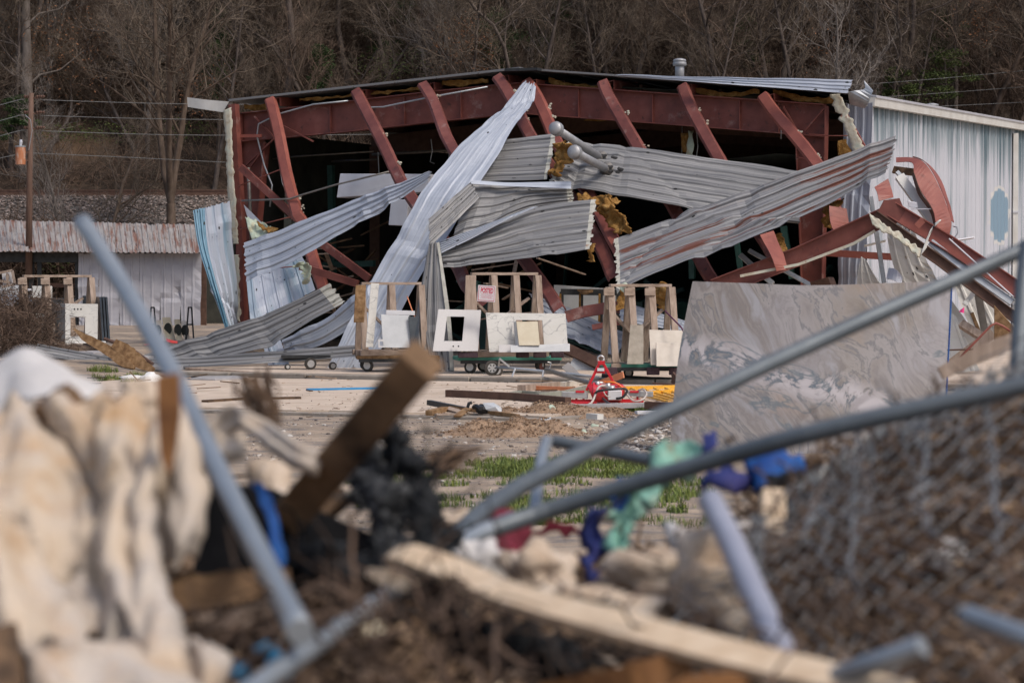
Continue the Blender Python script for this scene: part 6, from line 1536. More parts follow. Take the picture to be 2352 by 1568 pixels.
for u in (1328, 1452):
    lp('clamp', 'lred', lambda m: (m.bar(Q(u - 6, 899), Q(u + 14, 899), .16, .03), m.bar(Q(u - 4, 899), Q(u - 4, 919), .03, .03), m.bar(Q(u + 12, 899), Q(u + 12, 919), .03, .03)), bevel=.003)
lp('fitting', 'hub', lambda m: (m.tube([Q(1372, 876, -.05), Q(1374, 888, -.05)], .03, 8), m.tube([Q(1382, 887, -.1), Q(1412, 889, -.1)], .028, 8), m.tube([Q(1396, 880, -.1), Q(1398, 894, -.1)], .035, 10), m.ball(Q(1405, 892, -.12), .05), m.tube([Q(1366, 878), Q(1390, 880)], .02, 8)), True)
lp('control_box', 'paper', lambda m: m.box(Q(1412, 907, -.16), (.2, .1, .14)), bevel=.01)
lp('handle', 'dark_metal', lambda m: m.tube([catmull([Q(1366, 917, -.2), Q(1368, 902, -.3), Q(1384, 896, -.35), Q(1420, 893, -.35), Q(1436, 893, -.3), Q(1440, 899, -.3), Q(1430, 912, -.3), Q(1416, 915, -.25)], 7 * i / 30) for i in range(31)], .018, 8), True)
for pts, r, mt in (([(1392, 885, -.1), (1376, 888, -.25), (1368, 905, -.3), (1358, 925, -.4), (1340, 931, -.5), (1320, 929, -.4), (1308, 925, -.2)], .016, 'hose'),
                   ([(1436, 895, -.1), (1440, 905, -.2), (1455, 920, -.3), (1475, 918, -.3), (1485, 905, -.2), (1478, 894, -.1), (1466, 896, -.05)], .014, 'hose'),
                   ([(1386, 877, -.05), (1410, 878, -.1), (1426, 887, -.1), (1434, 896, -.1)], .013, 'orange_hose'), ([(1384, 893, -.15), (1392, 908, -.2), (1408, 912, -.2), (1420, 910, -.2)], .009, 'hose')):
    lp('hose', mt, lambda m: m.tube([catmull([Q(*p) for p in pts], (len(pts) - 1) * i / 24) for i in range(25)], r, 8), True)
lp('coil', 'orange_hose', lambda m: m.tube([Q(1434 + 6 * math.cos(a * .7) , 893 + 6 * math.sin(a * .7) + a * .18, -.1) for a in range(36)], .008, 6), True)
pbar('grey_plank', 'grey plank lying under the red device', [(1310, 934, 34.4), (1482, 930, 34.7)], .25, .06, 'paver', 'plank', up=(0, 0, 1), gnd=True)
m = MB(); m.tube([P(1385, 915, 34.9), P(1405, 932, 34.2)], .02, 6); tag(obj('black_hose', m, M['dark_metal'], None), 'black hose end on the ground under the red device', 'hose')
# yellow lattice ladder
t = thing('yellow_ladder', 'yellow metal ladder lying flat left of the marble slab', 'ladder', tuple(P(1500, 910, 37)))
G_ = lambda u, v: P(u, v, GY(v, .12))
for a_, b_ in (((1436, 891), (1600, 887)), ((1456, 905), (1600, 893)), ((1530, 924), (1600, 920))):
    lp('side_rail', 'yellow', lambda m: m.bar(G_(*a_), G_(*b_), .06, .06, up=(0, 0, 1)))
for i in range(4): lp('rung', 'yellow', lambda m: m.bar(G_(1450 + 26 * i, 891), G_(1472 + 26 * i, 903 - i), .03, .03))
for i in range(6): lp('rung', 'yellow', lambda m: m.bar(G_(1464 + 20 * i, 904 - i), G_(1536 + 20 * i, 923), .03, .03))
pbar('steel_bar', 'dark steel bar under the yellow ladder', [(1484, 930, 34.9), (1600, 934, 34.6)], .1, .1, 'brown_steel', 'steel beam', up=(0, 0, 1), gnd=True)
pbar('white_strip', 'white plastic strip on the ground left of the marble slab', [(1461, 947, 33.2), (1560, 945, 33.3)], .1, .04, 'paper', 'strip', up=(0, 0, 1), gnd=True)
pbar('foam_block', 'cream foam block on the dirt below the red device', [(1353, 955, 32.2), (1379, 957, 32.1)], .1, .07, 'trim', 'block', up=(0, 0, 1), gnd=True)
m = MB(); m.bar(P(1545, 866, 41), P(1555, 880, 40.8), .03, .2); m.bar(P(1500, 880, 40.8), P(1560, 884, 40.6), .08, .03); tag(obj('rusty_scrap', m, M['brown_steel'], None), 'rusty scrap plate on the ground under the right cart', 'scrap')

# debris bits on the concrete edge
t = thing('timber_pile', 'pile of broken orange brown timber frame pieces on the gravel edge', 'timber', tuple(P(1060, 955, 32.5)))
for a, b, w, h, mt in (((985, 924, 33.9), (1090, 945, 32.9), .07, .07, 'dark_metal'), ((1035, 935, 33.4), (1190, 955, 32.0), .06, .05, 'wood_brown'), ((985, 950, 32.5), (1022, 940, 33), .1, .08, 'wood_brown'), ((1000, 952, 32.4), (1070, 950, 32.5), .12, .02, 'wood'), ((1050, 956, 32.2), (1074, 938, 32.8), .1, .02, 'wood_brown'), ((1022, 935, 33.2), (1060, 946, 32.7), .16, .015, 'wood')):
    lp('stick', mt, lambda m: m.bar(P(*a), P(*b), w, h, up=(0, 0, 1)))
m = MB(); m.tube([P(1074, 936, 32.6), P(1077, 926, 32.6), P(1084, 924, 32.6)], .025, 6); m.tube([P(1088, 935, 32.6), P(1094, 932, 32.5), P(1104, 938, 32.4)], .03, 6); m.ball(P(1110, 939, 32.6), .09, (1.3, 1, .7), .3); tag(obj('black_clamp', m, M['dark_metal'], None), 'small black clamp lying on the broken timber pieces', 'clamp')
m = MB(); m.stone(P(1131, 939, 32.6), .17, random.Random(1), .5); tag(obj('grey_rock', m, M['stone_g'], None), 'pale blue grey rock beside the black clamp', 'rock')
m = MB(); m.stone(P(1252, 972, 30.2), .11, random.Random(2), .6); tag(obj('grey_rock', m, M['stone_g'], None), 'pale grey rock at the top of the nearer dirt heap', 'rock')
for i, (u, v, r, lb) in enumerate([(1355, 938, .03, 'mint scrap near the foot of the red device'), (1268, 940, .028, 'mint scrap on the farther dirt heap'), (1255, 988, .032, 'mint scrap on the right side of the nearer dirt heap'), (1365, 982, .03, 'mint scrap right of the nearer dirt heap'), (1342, 996, .02, 'small mint scrap right of the nearer dirt heap, closer')]):
    y = 9995 / (v - 645) if i != 1 else 32.5; c = P(u, v - 4, y); rg = random.Random(i)
    crumple('paper_scrap', [(c + V((-r * 1.6, 0, r * .6)), c + V((-r, -r, -r * .4))), (c + V((0, .02, r)), c + V((.02, -r, -r * .3))), (c + V((r * 1.6, 0, .0)), c + V((r * 1.4, -r, -r * .6)))], 'facing', None, lb, nw=3, step=.03, dent=.02, thick=.006, cat='paper scrap', seed=i, fs=9)
# dirt heaps
def heap(name, label, u, v, Y, rx, ry, h, seed, n=34):
    c = P(u, v, Y); rows = []; m = MB()
    for i in range(n + 1):
        row = []
        for j in range(n + 1):
            a = 2 * i / n - 1; b = 2 * j / n - 1; x = c.x + a * rx; y = c.y + b * ry; d = math.sqrt(a * a + b * b)
            z = h * max(0, 1 - d * d) ** 1.6 * (1 + 1.1 * nz((x, y, 0), 2.6, seed)) + .05 * nz((x, y, 1), 6, seed) * max(0, 1.15 - d) + .03 * nz((x, y, 1), 17, seed) * max(0, 1.1 - d)
            row.append(V((x, y, gz(x, y) + z - (.02 if d < 1 else .06))))
        rows.append(row)
    m.grid(rows); rg = random.Random(seed)
    tt = thing(name, label, 'dirt heap', (c.x, c.y, 0))
    obj('earth', m, M['dirt'], tt, smooth=True)
    m = MB()
    for i in range(2200):
        a = rg.gauss(0, .5); b = rg.gauss(0, .5); x = c.x + a * rx; y = c.y + b * ry; d = math.sqrt(a * a + b * b)
        if d > 1.15: continue
        z = h * max(0, 1 - d * d) ** 1.6 * (1 + 1.1 * nz((x, y, 0), 2.6, seed)) + .05 * nz((x, y, 1), 6, seed) * max(0, 1.15 - d)
        m.stone((x, y, gz(x, y) + z), rg.uniform(.004, .008) + .016 * rg.random() ** 4, rg)
    stuff('clods', m, M['clod'], 'small clods of earth', '', parent=tt)
heap('dirt_heap', 'brown dirt heap in front of the rusty steel beam', 1265, 942, 33.2, 1.3, 1.0, .15, 3)
heap('dirt_heap', 'smaller brown dirt heap nearer the grass', 1185, 992, 28.6, 1.0, 1.0, .16, 8)
heap('dirt_heap', 'low dirt spill under the red lifting device', 1400, 935, 33.3, .9, .5, .08, 12)

# flagstones and broken planks at left
rg = random.Random(14)
for i, (u, v, w, d, lb) in enumerate([(500, 868, 1.3, .75, 'large flagstone at the right end of the flagstone row'), (425, 868, .5, .5, 'small flagstone next to the leaning pipe'), (375, 855, .9, .6, 'flagstone behind the white rag'), (300, 853, 1.0, .7, 'flagstone behind the green grass tuft'), (225, 850, 1.0, .7, 'flagstone left of the green grass tuft'), (395, 893, .6, .5, 'loose flagstone in front of the row')]):
    y = 9995 / (v - 645) - .6; c = P(u, v, y); m = MB(); n = 7
    poly = [V((c.x + math.cos(6.283 * k / n + .3) * w / 2 * rg.uniform(.85, 1.1), y + math.sin(6.283 * k / n + .3) * d * rg.uniform(.8, 1.1), gz(c.x, y) + .02)) for k in range(n)]
    m.prism(poly, (0, 0, .07)); tag(obj('flagstone', m, M['paver'], None, bevel=.008), lb, 'flagstone')
m = MB(); rg = random.Random(4); m.ball(P(346, 872, 43.0), .17, (1.3, 1, .7), .25, 12, 9, rg, ns=.5); tag(obj('white_rag', m, M['white_rag'], None, smooth=True), 'white plaster lump on the ground right of the grass tuft', 'lump')
m = MB(); m.ball(P(308, 867, 43.4), .16, (1.6, 1, .25), .3, 12, 7, rg, ns=.5); tag(obj('white_rag', m, M['white_rag'], None, smooth=True), 'flat white rag lying in the grass tuft', 'rag')
def plank(label, pts, w0, th, mat, seed, name='broken_plank', cat='plank', jag=.06, parent=None, fn=(0, -1, .15), rough=.12):
    """splintered plank; pts = (u,v,Y,width_m)"""
    rg = random.Random(seed); m = MB(); rows = []; n = 14
    cs = [P(p[0], p[1], p[2]) for p in pts]; ws = [p[3] for p in pts]
    for i in range(n + 1):
        x = (len(cs) - 1) * i / n; c = catmull(cs, x); d = (catmull(cs, min(x + .1, len(cs) - 1)) - catmull(cs, max(x - .1, 0))).normalized()
        s = d.cross(V(fn)).normalized(); w = catmull(ws, x) / 2; k = s.cross(d).normalized()
        e1, e2 = rg.uniform(-1, 1) * w * rough, rg.uniform(-1, 1) * w * rough
        rows.append([c + s * (w + e1) - k * th / 2, c + s * w * .4 - k * (th / 2 + rg.uniform(0, .15) * th), c - s * w * .4 - k * (th / 2 + rg.uniform(0, .15) * th), c - s * (w + e2) - k * th / 2, c - s * (w + e2) + k * th / 2, c + s * (w + e1) + k * th / 2, c + s * (w + e1) - k * th / 2])
    m.grid(rows); m.f.append(tuple(range(5, -1, -1))); b0 = len(rows) * 7 - 7; m.f.append(tuple(b0 + i for i in range(6))); m.mi += [0, 0]
    o = obj(name, m, M[mat], parent, bevel=0)
    if parent is None: tag(o, label, cat)
    return o
plank('long splintered yellow brown plank leaning before the left rack', [(171, 756, 46.8, .03), (200, 778, 46.6, .15), (250, 806, 46.4, .20), (285, 832, 46.2, .17), (309, 845, 46.1, .05)], .2, .05, 'wood_brown', 1)
plank('shorter jagged plank right of the long splintered plank', [(262, 788, 46.4, .16), (290, 806, 46.3, .26), (318, 830, 46.2, .22), (352, 850, 46.0, .1)], .2, .05, 'wood_brown', 2)
pbar('yellow_board', 'long thin yellowish board lying right of the leaning pipe', [(430, 846, 46.0), (535, 853, 45.4), (640, 860, 44.8)], .14, .04, 'wood', 'board', up=(0, 0, 1))
m = MB(); m.tube([P(240, 778, 47.6), P(300, 800, 47.3), P(350, 835, 46.6)], .035, 8); tag(obj('rusty_pipe', m, M['brown_steel'], None), 'rusty pipe behind the two splintered planks', 'pipe')
pbar('plank', 'dark red plank on the ground at the left edge', [(-20, 838, 46), (85, 818, 47)], .1, .1, 'brown_steel', 'plank', up=(0, 0, 1))
pbar('plank', 'pale plank on the ground at the left edge', [(-20, 852, 44.6), (90, 846, 45)], .1, .05, 'wood', 'plank', up=(0, 0, 1))
rg = random.Random(61); m = MB()
for i in range(50):
    u = rg.choice([rg.uniform(280, 760), rg.uniform(1040, 1600), rg.uniform(100, 420)]); v = rg.uniform(850, 905); Y = 9700 / (v - 645); c = P(u, v, Y); a = V((rg.uniform(-1, 1), rg.uniform(-.8, .8), rg.uniform(-.05, .12))).normalized() * rg.uniform(.04, .3)
    m.bar(c - a, c + a, rg.uniform(.01, .06), rg.uniform(.008, .02))
for i in range(500):
    u = rg.uniform(560, 1590); v = rg.uniform(868, 965); Y = 9995 / (v - 645); x = (u - 1176) / FPX * Y
    if nz((x, Y, 0), 1.3) < -.05: continue
    c = V((x, Y, .018)); a = V((rg.uniform(-1, 1), rg.uniform(-1, 1), .05)).normalized() * rg.uniform(.01, .05); m.bar(c - a, c + a, rg.uniform(.01, .03), .006)
stuff('splinters', m, M['scrap'], 'splinters and scraps strewn along the slab edge', 'debris')

# ------------------------------------------------------------------ big upright stone slab
mm = bpy.data.materials.new('swirled taupe quartzite'); mm.use_nodes = True; nt = mm.node_tree; N_ = nt.nodes; L_ = nt.links; b_ = N_['Principled BSDF']; b_.inputs['Roughness'].default_value = .28
tc = N_.new('ShaderNodeTexCoord')
def noise_(vec, sc, det=4, dist=0, rough=.5, dim='3D'):
    n = N_.new('ShaderNodeTexNoise'); n.inputs['Scale'].default_value = sc; n.inputs['Detail'].default_value = det; n.inputs['Distortion'].default_value = dist; n.inputs['Roughness'].default_value = rough
    L_.new(vec, n.inputs['Vector']); return n
def vadd(v1, v2, s):
    a = N_.new('ShaderNodeVectorMath'); a.operation = 'MULTIPLY_ADD'; L_.new(v2, a.inputs[0]); a.inputs[1].default_value = (s, s, s); L_.new(v1, a.inputs[2]); return a.outputs[0]
def rng_(val, lo, hi, a=0, b=1):
    r = N_.new('ShaderNodeMapRange'); r.inputs[1].default_value = lo; r.inputs[2].default_value = hi; r.inputs[3].default_value = a; r.inputs[4].default_value = b; L_.new(val, r.inputs[0]); return r.outputs[0]
def mixc(f, a, col, blend='MIX'):
    x = N_.new('ShaderNodeMix'); x.data_type = 'RGBA'; x.blend_type = blend; L_.new(f, x.inputs[0]); L_.new(a, x.inputs[6])
    if isinstance(col, tuple): x.inputs[7].default_value = (*col, 1)
    else: L_.new(col, x.inputs[7])
    return x.outputs[2]
def absd(val, c):
    s = N_.new('ShaderNodeMath'); s.operation = 'SUBTRACT'; s.inputs[1].default_value = c; L_.new(val, s.inputs[0]); a = N_.new('ShaderNodeMath'); a.operation = 'ABSOLUTE'; L_.new(s.outputs[0], a.inputs[0]); return a.outputs[0]
def mulv(a, b):
    s = N_.new('ShaderNodeMath'); s.operation = 'MULTIPLY'; L_.new(a, s.inputs[0]); L_.new(b, s.inputs[1]); return s.outputs[0]
mpg = N_.new('ShaderNodeMapping'); mpg.inputs['Rotation'].default_value = (0, R(28), 0); mpg.inputs['Scale'].default_value = (1, 1, 1); L_.new(tc.outputs['Object'], mpg.inputs[0])
w1 = noise_(mpg.outputs[0], .55, 2); v1 = vadd(mpg.outputs[0], w1.outputs['Color'], 1.5)
w2 = noise_(v1, 2.2, 3); v2 = vadd(v1, w2.outputs['Color'], .22)
st = N_.new('ShaderNodeMapping'); st.inputs['Scale'].default_value = (2.1, 2.1, .30); L_.new(v2, st.inputs[0])
band = noise_(st.outputs[0], 1.3, 8, .3, .62)
rp = ramp(nt, [(.13, .105, .085), (.23, .195, .165), (.29, .26, .24), (.20, .17, .15), (.31, .30, .31)], [.33, .42, .5, .57, .66]); L_.new(band.outputs['Fac'], rp.inputs[0])
col = rp.outputs[0]
tint = noise_(mpg.outputs[0], .8, 3); col = mixc(rng_(tint.outputs['Fac'], .42, .62, .05, .6), col, (.33, .315, .335))
tan = noise_(v1, 1.1, 4); col = mixc(rng_(tan.outputs['Fac'], .55, .72, 0, .45), col, (.40, .27, .18))
fine = absd(band.outputs['Fac'], .47); col = mixc(rng_(fine, 0, .022, .75, 0), col, (.12, .12, .13))
fine2 = absd(band.outputs['Fac'], .56); col = mixc(rng_(fine2, 0, .008, .35, 0), col, (.14, .13, .14))
# white crystalline belt
sep = N_.new('ShaderNodeSeparateXYZ'); L_.new(tc.outputs['Object'], sep.inputs[0])
belt = N_.new('ShaderNodeMath'); belt.operation = 'MULTIPLY_ADD'; belt.inputs[1].default_value = .36; L_.new(sep.outputs[0], belt.inputs[0]); L_.new(sep.outputs[2], belt.inputs[2])
bd2 = N_.new('ShaderNodeMath'); bd2.operation = 'MULTIPLY_ADD'; bd2.inputs[1].default_value = .9; L_.new(w1.outputs['Fac'], bd2.inputs[0]); L_.new(belt.outputs[0], bd2.inputs[2])
bm = rng_(absd(bd2.outputs[0], 1.18), .06, .24, 1, 0)
wp = noise_(v2, 3.4, 7, .6, .65); wmask = mulv(bm, rng_(wp.outputs['Fac'], .46, .56)); col = mixc(wmask, col, (.44, .405, .415))
vn = absd(wp.outputs['Fac'], .47); col = mixc(mulv(bm, rng_(vn, 0, .04, 1, 0)), col, (.09, .12, .15))
vein = noise_(v1, .5, 6, .3, .5); va = absd(vein.outputs['Fac'], .52); col = mixc(rng_(va, 0, .005, .8, 0), col, (.11, .14, .16))
L_.new(col, b_.inputs['Base Color'])
t = thing('marble_slab', 'huge upright taupe stone slab with swirling grey and white veins at right', 'stone slab', tuple(P(1860, 1050, 25.3)))
TE = [(1591, 646), (1740, 651), (1860, 655), (2020, 651), (2184, 644)]; BE = [(1538, 1052), (1700, 1056), (1860, 1058), (2020, 1056), (2164, 1052)]
rows = []; nu, nv = 24, 16
for j in range(nv + 1):
    fv = j / nv; row = []
    for i in range(nu + 1):
        fu = i / nu; q1 = catmull([V((*p, 0)) for p in TE], fu * 4); q2 = catmull([V((*p, 0)) for p in BE], fu * 4); c = q1.lerp(q2, fv)
        c.x += (-10 if fu < .5 else 0) * math.sin(math.pi * fv) * (1 - 2 * fu if fu < .5 else 0)
        row.append(P(c.x, c.y, 25.55 - .35 * fv + .16 * (2 * fu - 1) ** 2))
    rows.append(row)
m = MB(); m.grid(rows); o = obj('stone', m, mm, t); sm = o.modifiers.new('t', 'SOLIDIFY'); sm.thickness = .03; sm.offset = 1
m = MB(); m.tube([r[-1] + V((.012, -.002, 0)) for r in rows[:-3]], .009, 6); obj('edge_coating', m, M['blue_cloth'], t)
t = thing('slab_prop', 'timber prop frame standing behind the huge upright stone slab', 'prop', tuple(P(1860, 1000, 26.6)))
for u in (1640, 1860, 2080):
    a = P(u, 1000, 26.9); a.z = 0
    m = MB(); m.bar(a, P(u, 700, 25.9), .1, .06); obj('strut', m, M['wood'], t)
m = MB(); a = P(1600, 700, 25.95); b = P(2120, 700, 25.95); m.bar(a, b, .1, .05); obj('cross_rail', m, M['woodx'], t)
# ------------------------------------------------------------------ debris heap close to the camera
CREST = [(-400, 900), (0, 910), (380, 985), (480, 1130), (560, 1235), (700, 1235), (900, 1250), (1100, 1290), (1350, 1300), (1560, 1250), (1700, 1170), (1800, 1100), (1950, 1020), (2150, 930), (2352, 860), (2800, 800)]
def pz(x, y):
    u = 1176 + x / 5.6 * FPX; u = max(-399, min(2799, u)); zc = CAMZ - (interp(CREST, u) - 645) * 5.6 / FPX
    if y >= 5.6: z = zc * (1 - smooth((y - 5.6) / 3.4)) 
    elif y >= 3.3: f = (5.6 - y) / 2.3; z = zc * (1 - f) + 1.13 * f
    else: z = 1.13 * smooth((y - 1.2) / 2.1)
    e = smooth((y - 1.4) / .8) * (1 - smooth((y - 7.5) / 1.4))
    return z + e * (.05 * nz((x, y, 0), 2.2) + .03 * nz((x, y, 2), 7) + .016 * nz((x, y, 2), 19)) - .05 - .10 * smooth((5.7 - y) / 1.0)
rows = []
for y in axis(1.1, 9.2, [(9.2, .06)]):
    rows.append([V((x, y, max(-.06, pz(x, y) * (1 - smooth((abs(x) - 2.2) / 1.4))))) for x in axis(-3.7, 3.7, [(3.7, .05)])])
m = MB(); m.grid(rows); o = stuff('debris_heap', m, M['litter'], 'brown heap of twigs, leaves and shredded debris filling the foreground', 'debris heap', smooth=True)
rg = random.Random(91); m = MB(); m2 = MB()
for i in range(6500):
    y = rg.uniform(3.2, 7.2); x = rg.uniform(-.235, .235) * y; z = pz(x, y) + rg.uniform(-.01, .025)
    u = 1176 + x / y * FPX; v = 645 + (CAMZ - z) / y * FPX
    if rg.random() < .72:
        L = rg.uniform(.03, .22); a = V((rg.gauss(0, 1), rg.gauss(0, 1), rg.gauss(.1, .5))).normalized() * L
        m.bar(V((x, y, z)) - a / 2, V((x, y, z)) + a / 2, rg.uniform(.003, .012), rg.uniform(.003, .01))
    else: m.stone((x, y, z), rg.uniform(.008, .03), rg)
stuff('debris_scraps', m, M['scrap'], 'sticks, chips and shreds lying all over the debris heap', 'debris')
thicket('dry_twigs', 'thin dry twigs poking out of the debris heap', [(P(u, v, Y), (.25, .25, .06)) for u, v, Y in ((1100, 1450, 4.0), (700, 1450, 3.9), (1900, 1300, 4.6), (2150, 1250, 4.6), (2250, 1450, 4.0), (1950, 1500, 3.8))], 420, 3, L0=.22, r0=.004)
thicket('brush_pile', 'brown brush packed behind the chain link mesh', [(P(u, v, Y), (.3, .2, .12)) for u, v, Y in ((1900, 1240, 5.2), (2050, 1160, 5.3), (2200, 1090, 5.4), (2330, 1010, 5.5), (2300, 1150, 5.2), (2100, 1250, 4.9))], 700, 4, L0=.16, r0=.005)

def fpipe(label, pts, r, mat, name='fence_pipe', cat='pipe', parent=None, n=26, squash=None, partname='frame_pipe'):
    vs = [P(*p) for p in pts]; m = MB(); k = len(vs) - 1
    m.tube([catmull(vs, k * i / n) for i in range(n + 1)] if k > 1 else vs, r, 18)
    if parent is not None: return obj(partname, m, M[mat], parent, smooth=False)
    o = obj(name, m, M[mat], None); 
    for p in o.data.polygons: p.use_smooth = len(p.vertices) == 4
    return tag(o, label, cat)
fpipe('bent grey fence pipe leaning left from the heap up to the shed roof', [(188, 508, 5.6), (285, 660, 5.4), (392, 850, 5.0), (482, 1040, 4.6), (590, 1260, 4.05), (690, 1450, 3.6)], .0205, 'pipe')
gate = thing('chain_link_gate', 'mangled chain link gate with two long grey pipes crossing the right half of the view', 'gate', tuple(P(1200, 1300, 6)))
for pts, r in (([(2420, 535, 7.0), (2352, 572, 7.0), (1800, 820, 6.6), (1215, 1105, 5.9), (1010, 1268, 5.2), (890, 1360, 4.8)], .0225), ([(2420, 865, 5.0), (2352, 885, 5.0), (1900, 985, 5.1), (1560, 1080, 5.3), (1270, 1168, 5.4), (1130, 1215, 5.35)], .0205), ([(1272, 1012, 6.9), (1420, 1042, 6.8), (1580, 1072, 6.6)], .018)):
    fpipe('', pts, r, 'pipe_dk', parent=gate)
fpipe('', [(1256, 1012, 6.6), (1243, 1060, 6.3), (1228, 1170, 6.0), (1215, 1200, 5.9)], .016, 'pipe', parent=gate)
fpipe('', [(1180, 1195, 5.4), (1080, 1235, 5.3), (1000, 1280, 5.15)], .021, 'pipe', parent=gate)
fpipe('dark upright fence pipe at the right edge', [(2362, 560, 6.9), (2348, 680, 6.8), (2335, 900, 6.6), (2330, 1050, 6.5)], .024, 'pipe_dk')
fpipe('grey fence pipe slanting down to the bottom edge left of the pale board', [(905, 1352, 4.4), (760, 1455, 3.9), (600, 1568, 3.5), (540, 1610, 3.4)], .0165, 'pipe')
fpipe('pale lilac fence pipe leaning out of the heap right of centre', [(1632, 1150, 4.7), (1680, 1245, 4.4), (1735, 1370, 4.1), (1795, 1500, 3.8), (1830, 1590, 3.7)], .0245, 'pipe_lilac')
fpipe('short grey pipe end near the bottom right corner, pointing left', [(2222, 1412, 3.5), (2360, 1462, 3.35), (2460, 1495, 3.3)], .0155, 'pipe')
fpipe('grey pipe end lying at the bottom edge right of centre', [(1900, 1560, 3.55), (2000, 1525, 3.45), (2120, 1482, 3.4)], .0155, 'pipe')
# chain link
TOPE = [P(1600, 1330, 5.0), P(1790, 1170, 5.3), P(2050, 970, 5.6), P(2400, 745, 5.8)]
BOTE = [P(1500, 1640, 4.0), P(1780, 1680, 3.8), P(2050, 1690, 3.7), P(2480, 1690, 3.6)]
def msurf(s, t):
    a = catmull(TOPE, s * 3); b = catmull(BOTE, s * 3); p = a.lerp(b, t); return p + V((0, -.06, .08)) * math.sin(math.pi * t) + V((0, 1, .6)) * .05 * nz(p, 3)
m = MB(); nc, nt_ = 19, 26
for k in range(nc):
    pts = []
    for j in range(nt_ + 1):
        s = (k + (.5 if j % 2 else -.5) * 1.05 + .5) / nc; pts.append(msurf(max(0, min(1, s)), j / nt_) + V((0, -.003 * (k % 2), 0)))
    m.tube(pts, .0018, 4, cap=False)
obj('wire_mesh', m, M['wire'], gate)
rg = random.Random(44); m = MB()
for k in range(26):
    s = rg.uniform(.25, .98); t0_ = rg.uniform(0, .3); pts = [msurf(min(1, s + .012 * (j % 2) + .02 * nz((j * .3, k, 0)) * j * .1), t0_ + j * .03) + V((rg.gauss(0, .006), -.03, .03)) for j in range(rg.randrange(10, 22))]
    m.tube(pts, .002, 4, cap=False)
obj('loose_wires', m, M['wire'], gate)
# rolled-up edge of the mesh
rg = random.Random(17); m = MB()
roll = [P(1500, 1500, 4.6), P(1600, 1330, 4.9), P(1700, 1250, 5.1), P(1800, 1170, 5.2), P(2000, 1035, 5.5), P(2200, 930, 5.7), P(2400, 840, 5.8)]
for k in range(70):
    f0 = rg.uniform(0, .85) * 6; L = rg.uniform(.7, 1.6); a0 = rg.random() * 6.28; pts = []
    for j in range(22):
        q = min(5.99, f0 + L * j / 21); c = catmull(roll, q); a = a0 + j * .5; r = .045 + .02 * (j % 2)
        pts.append(c + V((math.cos(a) * r * .6, math.sin(a) * r, math.cos(a) * r)) + V((rg.gauss(0, .004), 0, rg.gauss(0, .004))))
    m.tube(pts, .0019, 4, cap=False)
obj('rolled_mesh', m, M['wire'], gate)

# timbers
rg = random.Random(123)
for i in range(46):
    u = rg.choice([rg.uniform(420, 1000), rg.uniform(900, 1700), rg.uniform(400, 1750), rg.uniform(1700, 2330)]); Y = rg.uniform(3.7, 5.3); v = 645 + (CAMZ - pz((u - 1176) / FPX * Y, Y) - .03) / Y * FPX
    if v > 1640 or (u < 480): continue
    L = rg.uniform(.06, .2); a_ = V((rg.uniform(-1, 1), rg.uniform(-.5, .5), rg.uniform(-.25, .55))).normalized() * L / 2; c_ = P(u, v, Y); w_ = rg.uniform(.008, .03)
    mk_ = rg.choice(['wood_brown', 'wood_pale', 'wood', 'wood_dark', 'wood_orange', 'insul_old'])
    rs_ = 'right of the felt heap' if u < 700 else 'below the slanting stud' if u < 950 else 'around the left end of the pale board' if u < 1300 else 'left of the lilac pipe' if u < 1700 else 'under the chain link mesh'
    m = MB(); m.bar(c_ - a_, c_ + a_, w_, rg.uniform(.004, .012), up=(rg.uniform(-.5, .5), -1, rg.uniform(.2, 1)), jag=.03, rng=rg, taper=rg.uniform(.3, 1))
    tag(obj('split_stick', m, M[mk_], None), {'wood_brown': 'brown', 'wood_pale': 'pale', 'wood': 'grey', 'wood_dark': 'dark', 'wood_orange': 'orange brown', 'insul_old': 'beige'}[mk_] + ' split ' + ('splinter' if L < .11 else 'stick' if w_ < .018 else 'slat') + ' in the debris ' + rs_, 'stick', 'split sticks tangled in the foreground debris heap')
def beamh(label, pts, w, h, mat, name='timber', cat='timber', up=(0, -1, .4), jag=.02, seed=0, taper=1.0, parent=None):
    m = MB(); pp = [P(*p) for p in pts]; m.bar(pp[0], pp[1], w, h, up=up, jag=jag, rng=random.Random(seed), taper=taper)
    return tag(obj(name, m, M[mat], None, bevel=.004), label, cat)
M['wood_fg'] = NM('dirty brown stud', [(.07, .04, .02), (.24, .145, .08), (.46, .31, .18)], 2.6, 6, .75, bump=.4, bscale=60, patches=[((.02, .013, .01), 3.0, .50, .66, (1, 1, 1))])
beamh('dark brown stud slanting up out of the heap with a sawn pale end', [(966, 832, 4.3), (668, 1185, 4.9)], .074, .045, 'wood_fg', up=(.25, -1, .3))
beamh('thick shadowed timber behind the foot of the slanting stud', [(760, 1120, 5.1), (560, 1290, 5.0)], .10, .06, 'wood_dark')
m = MB(); m.grid([[P(366, 862, 3.95), P(414, 856, 3.95)], [P(368, 960, 3.95), P(416, 950, 3.95)], [P(374, 1040, 3.95), P(408, 1015, 3.95)], [P(390, 1085, 3.95), P(396, 1080, 3.95)]]); o = obj('rusty_spike', m, M['wood_orange'], None); o.modifiers.new('t', 'SOLIDIFY').thickness = .03; tag(o, 'short orange brown wooden spike crossing the bent pipe', 'stake')
plank('long pale freshly split board running across the bottom of the view', [(900, 1282, 4.3, .02), (940, 1276, 4.25, .045), (1060, 1320, 4.15, .054), (1176, 1370, 4.0, .053), (1400, 1432, 3.8, .052), (1650, 1496, 3.65, .05), (1950, 1568, 3.5, .05), (2080, 1600, 3.4, .05)], .08, .02, 'wood_pale', 5, fn=(.1, -.75, .66), rough=.04)
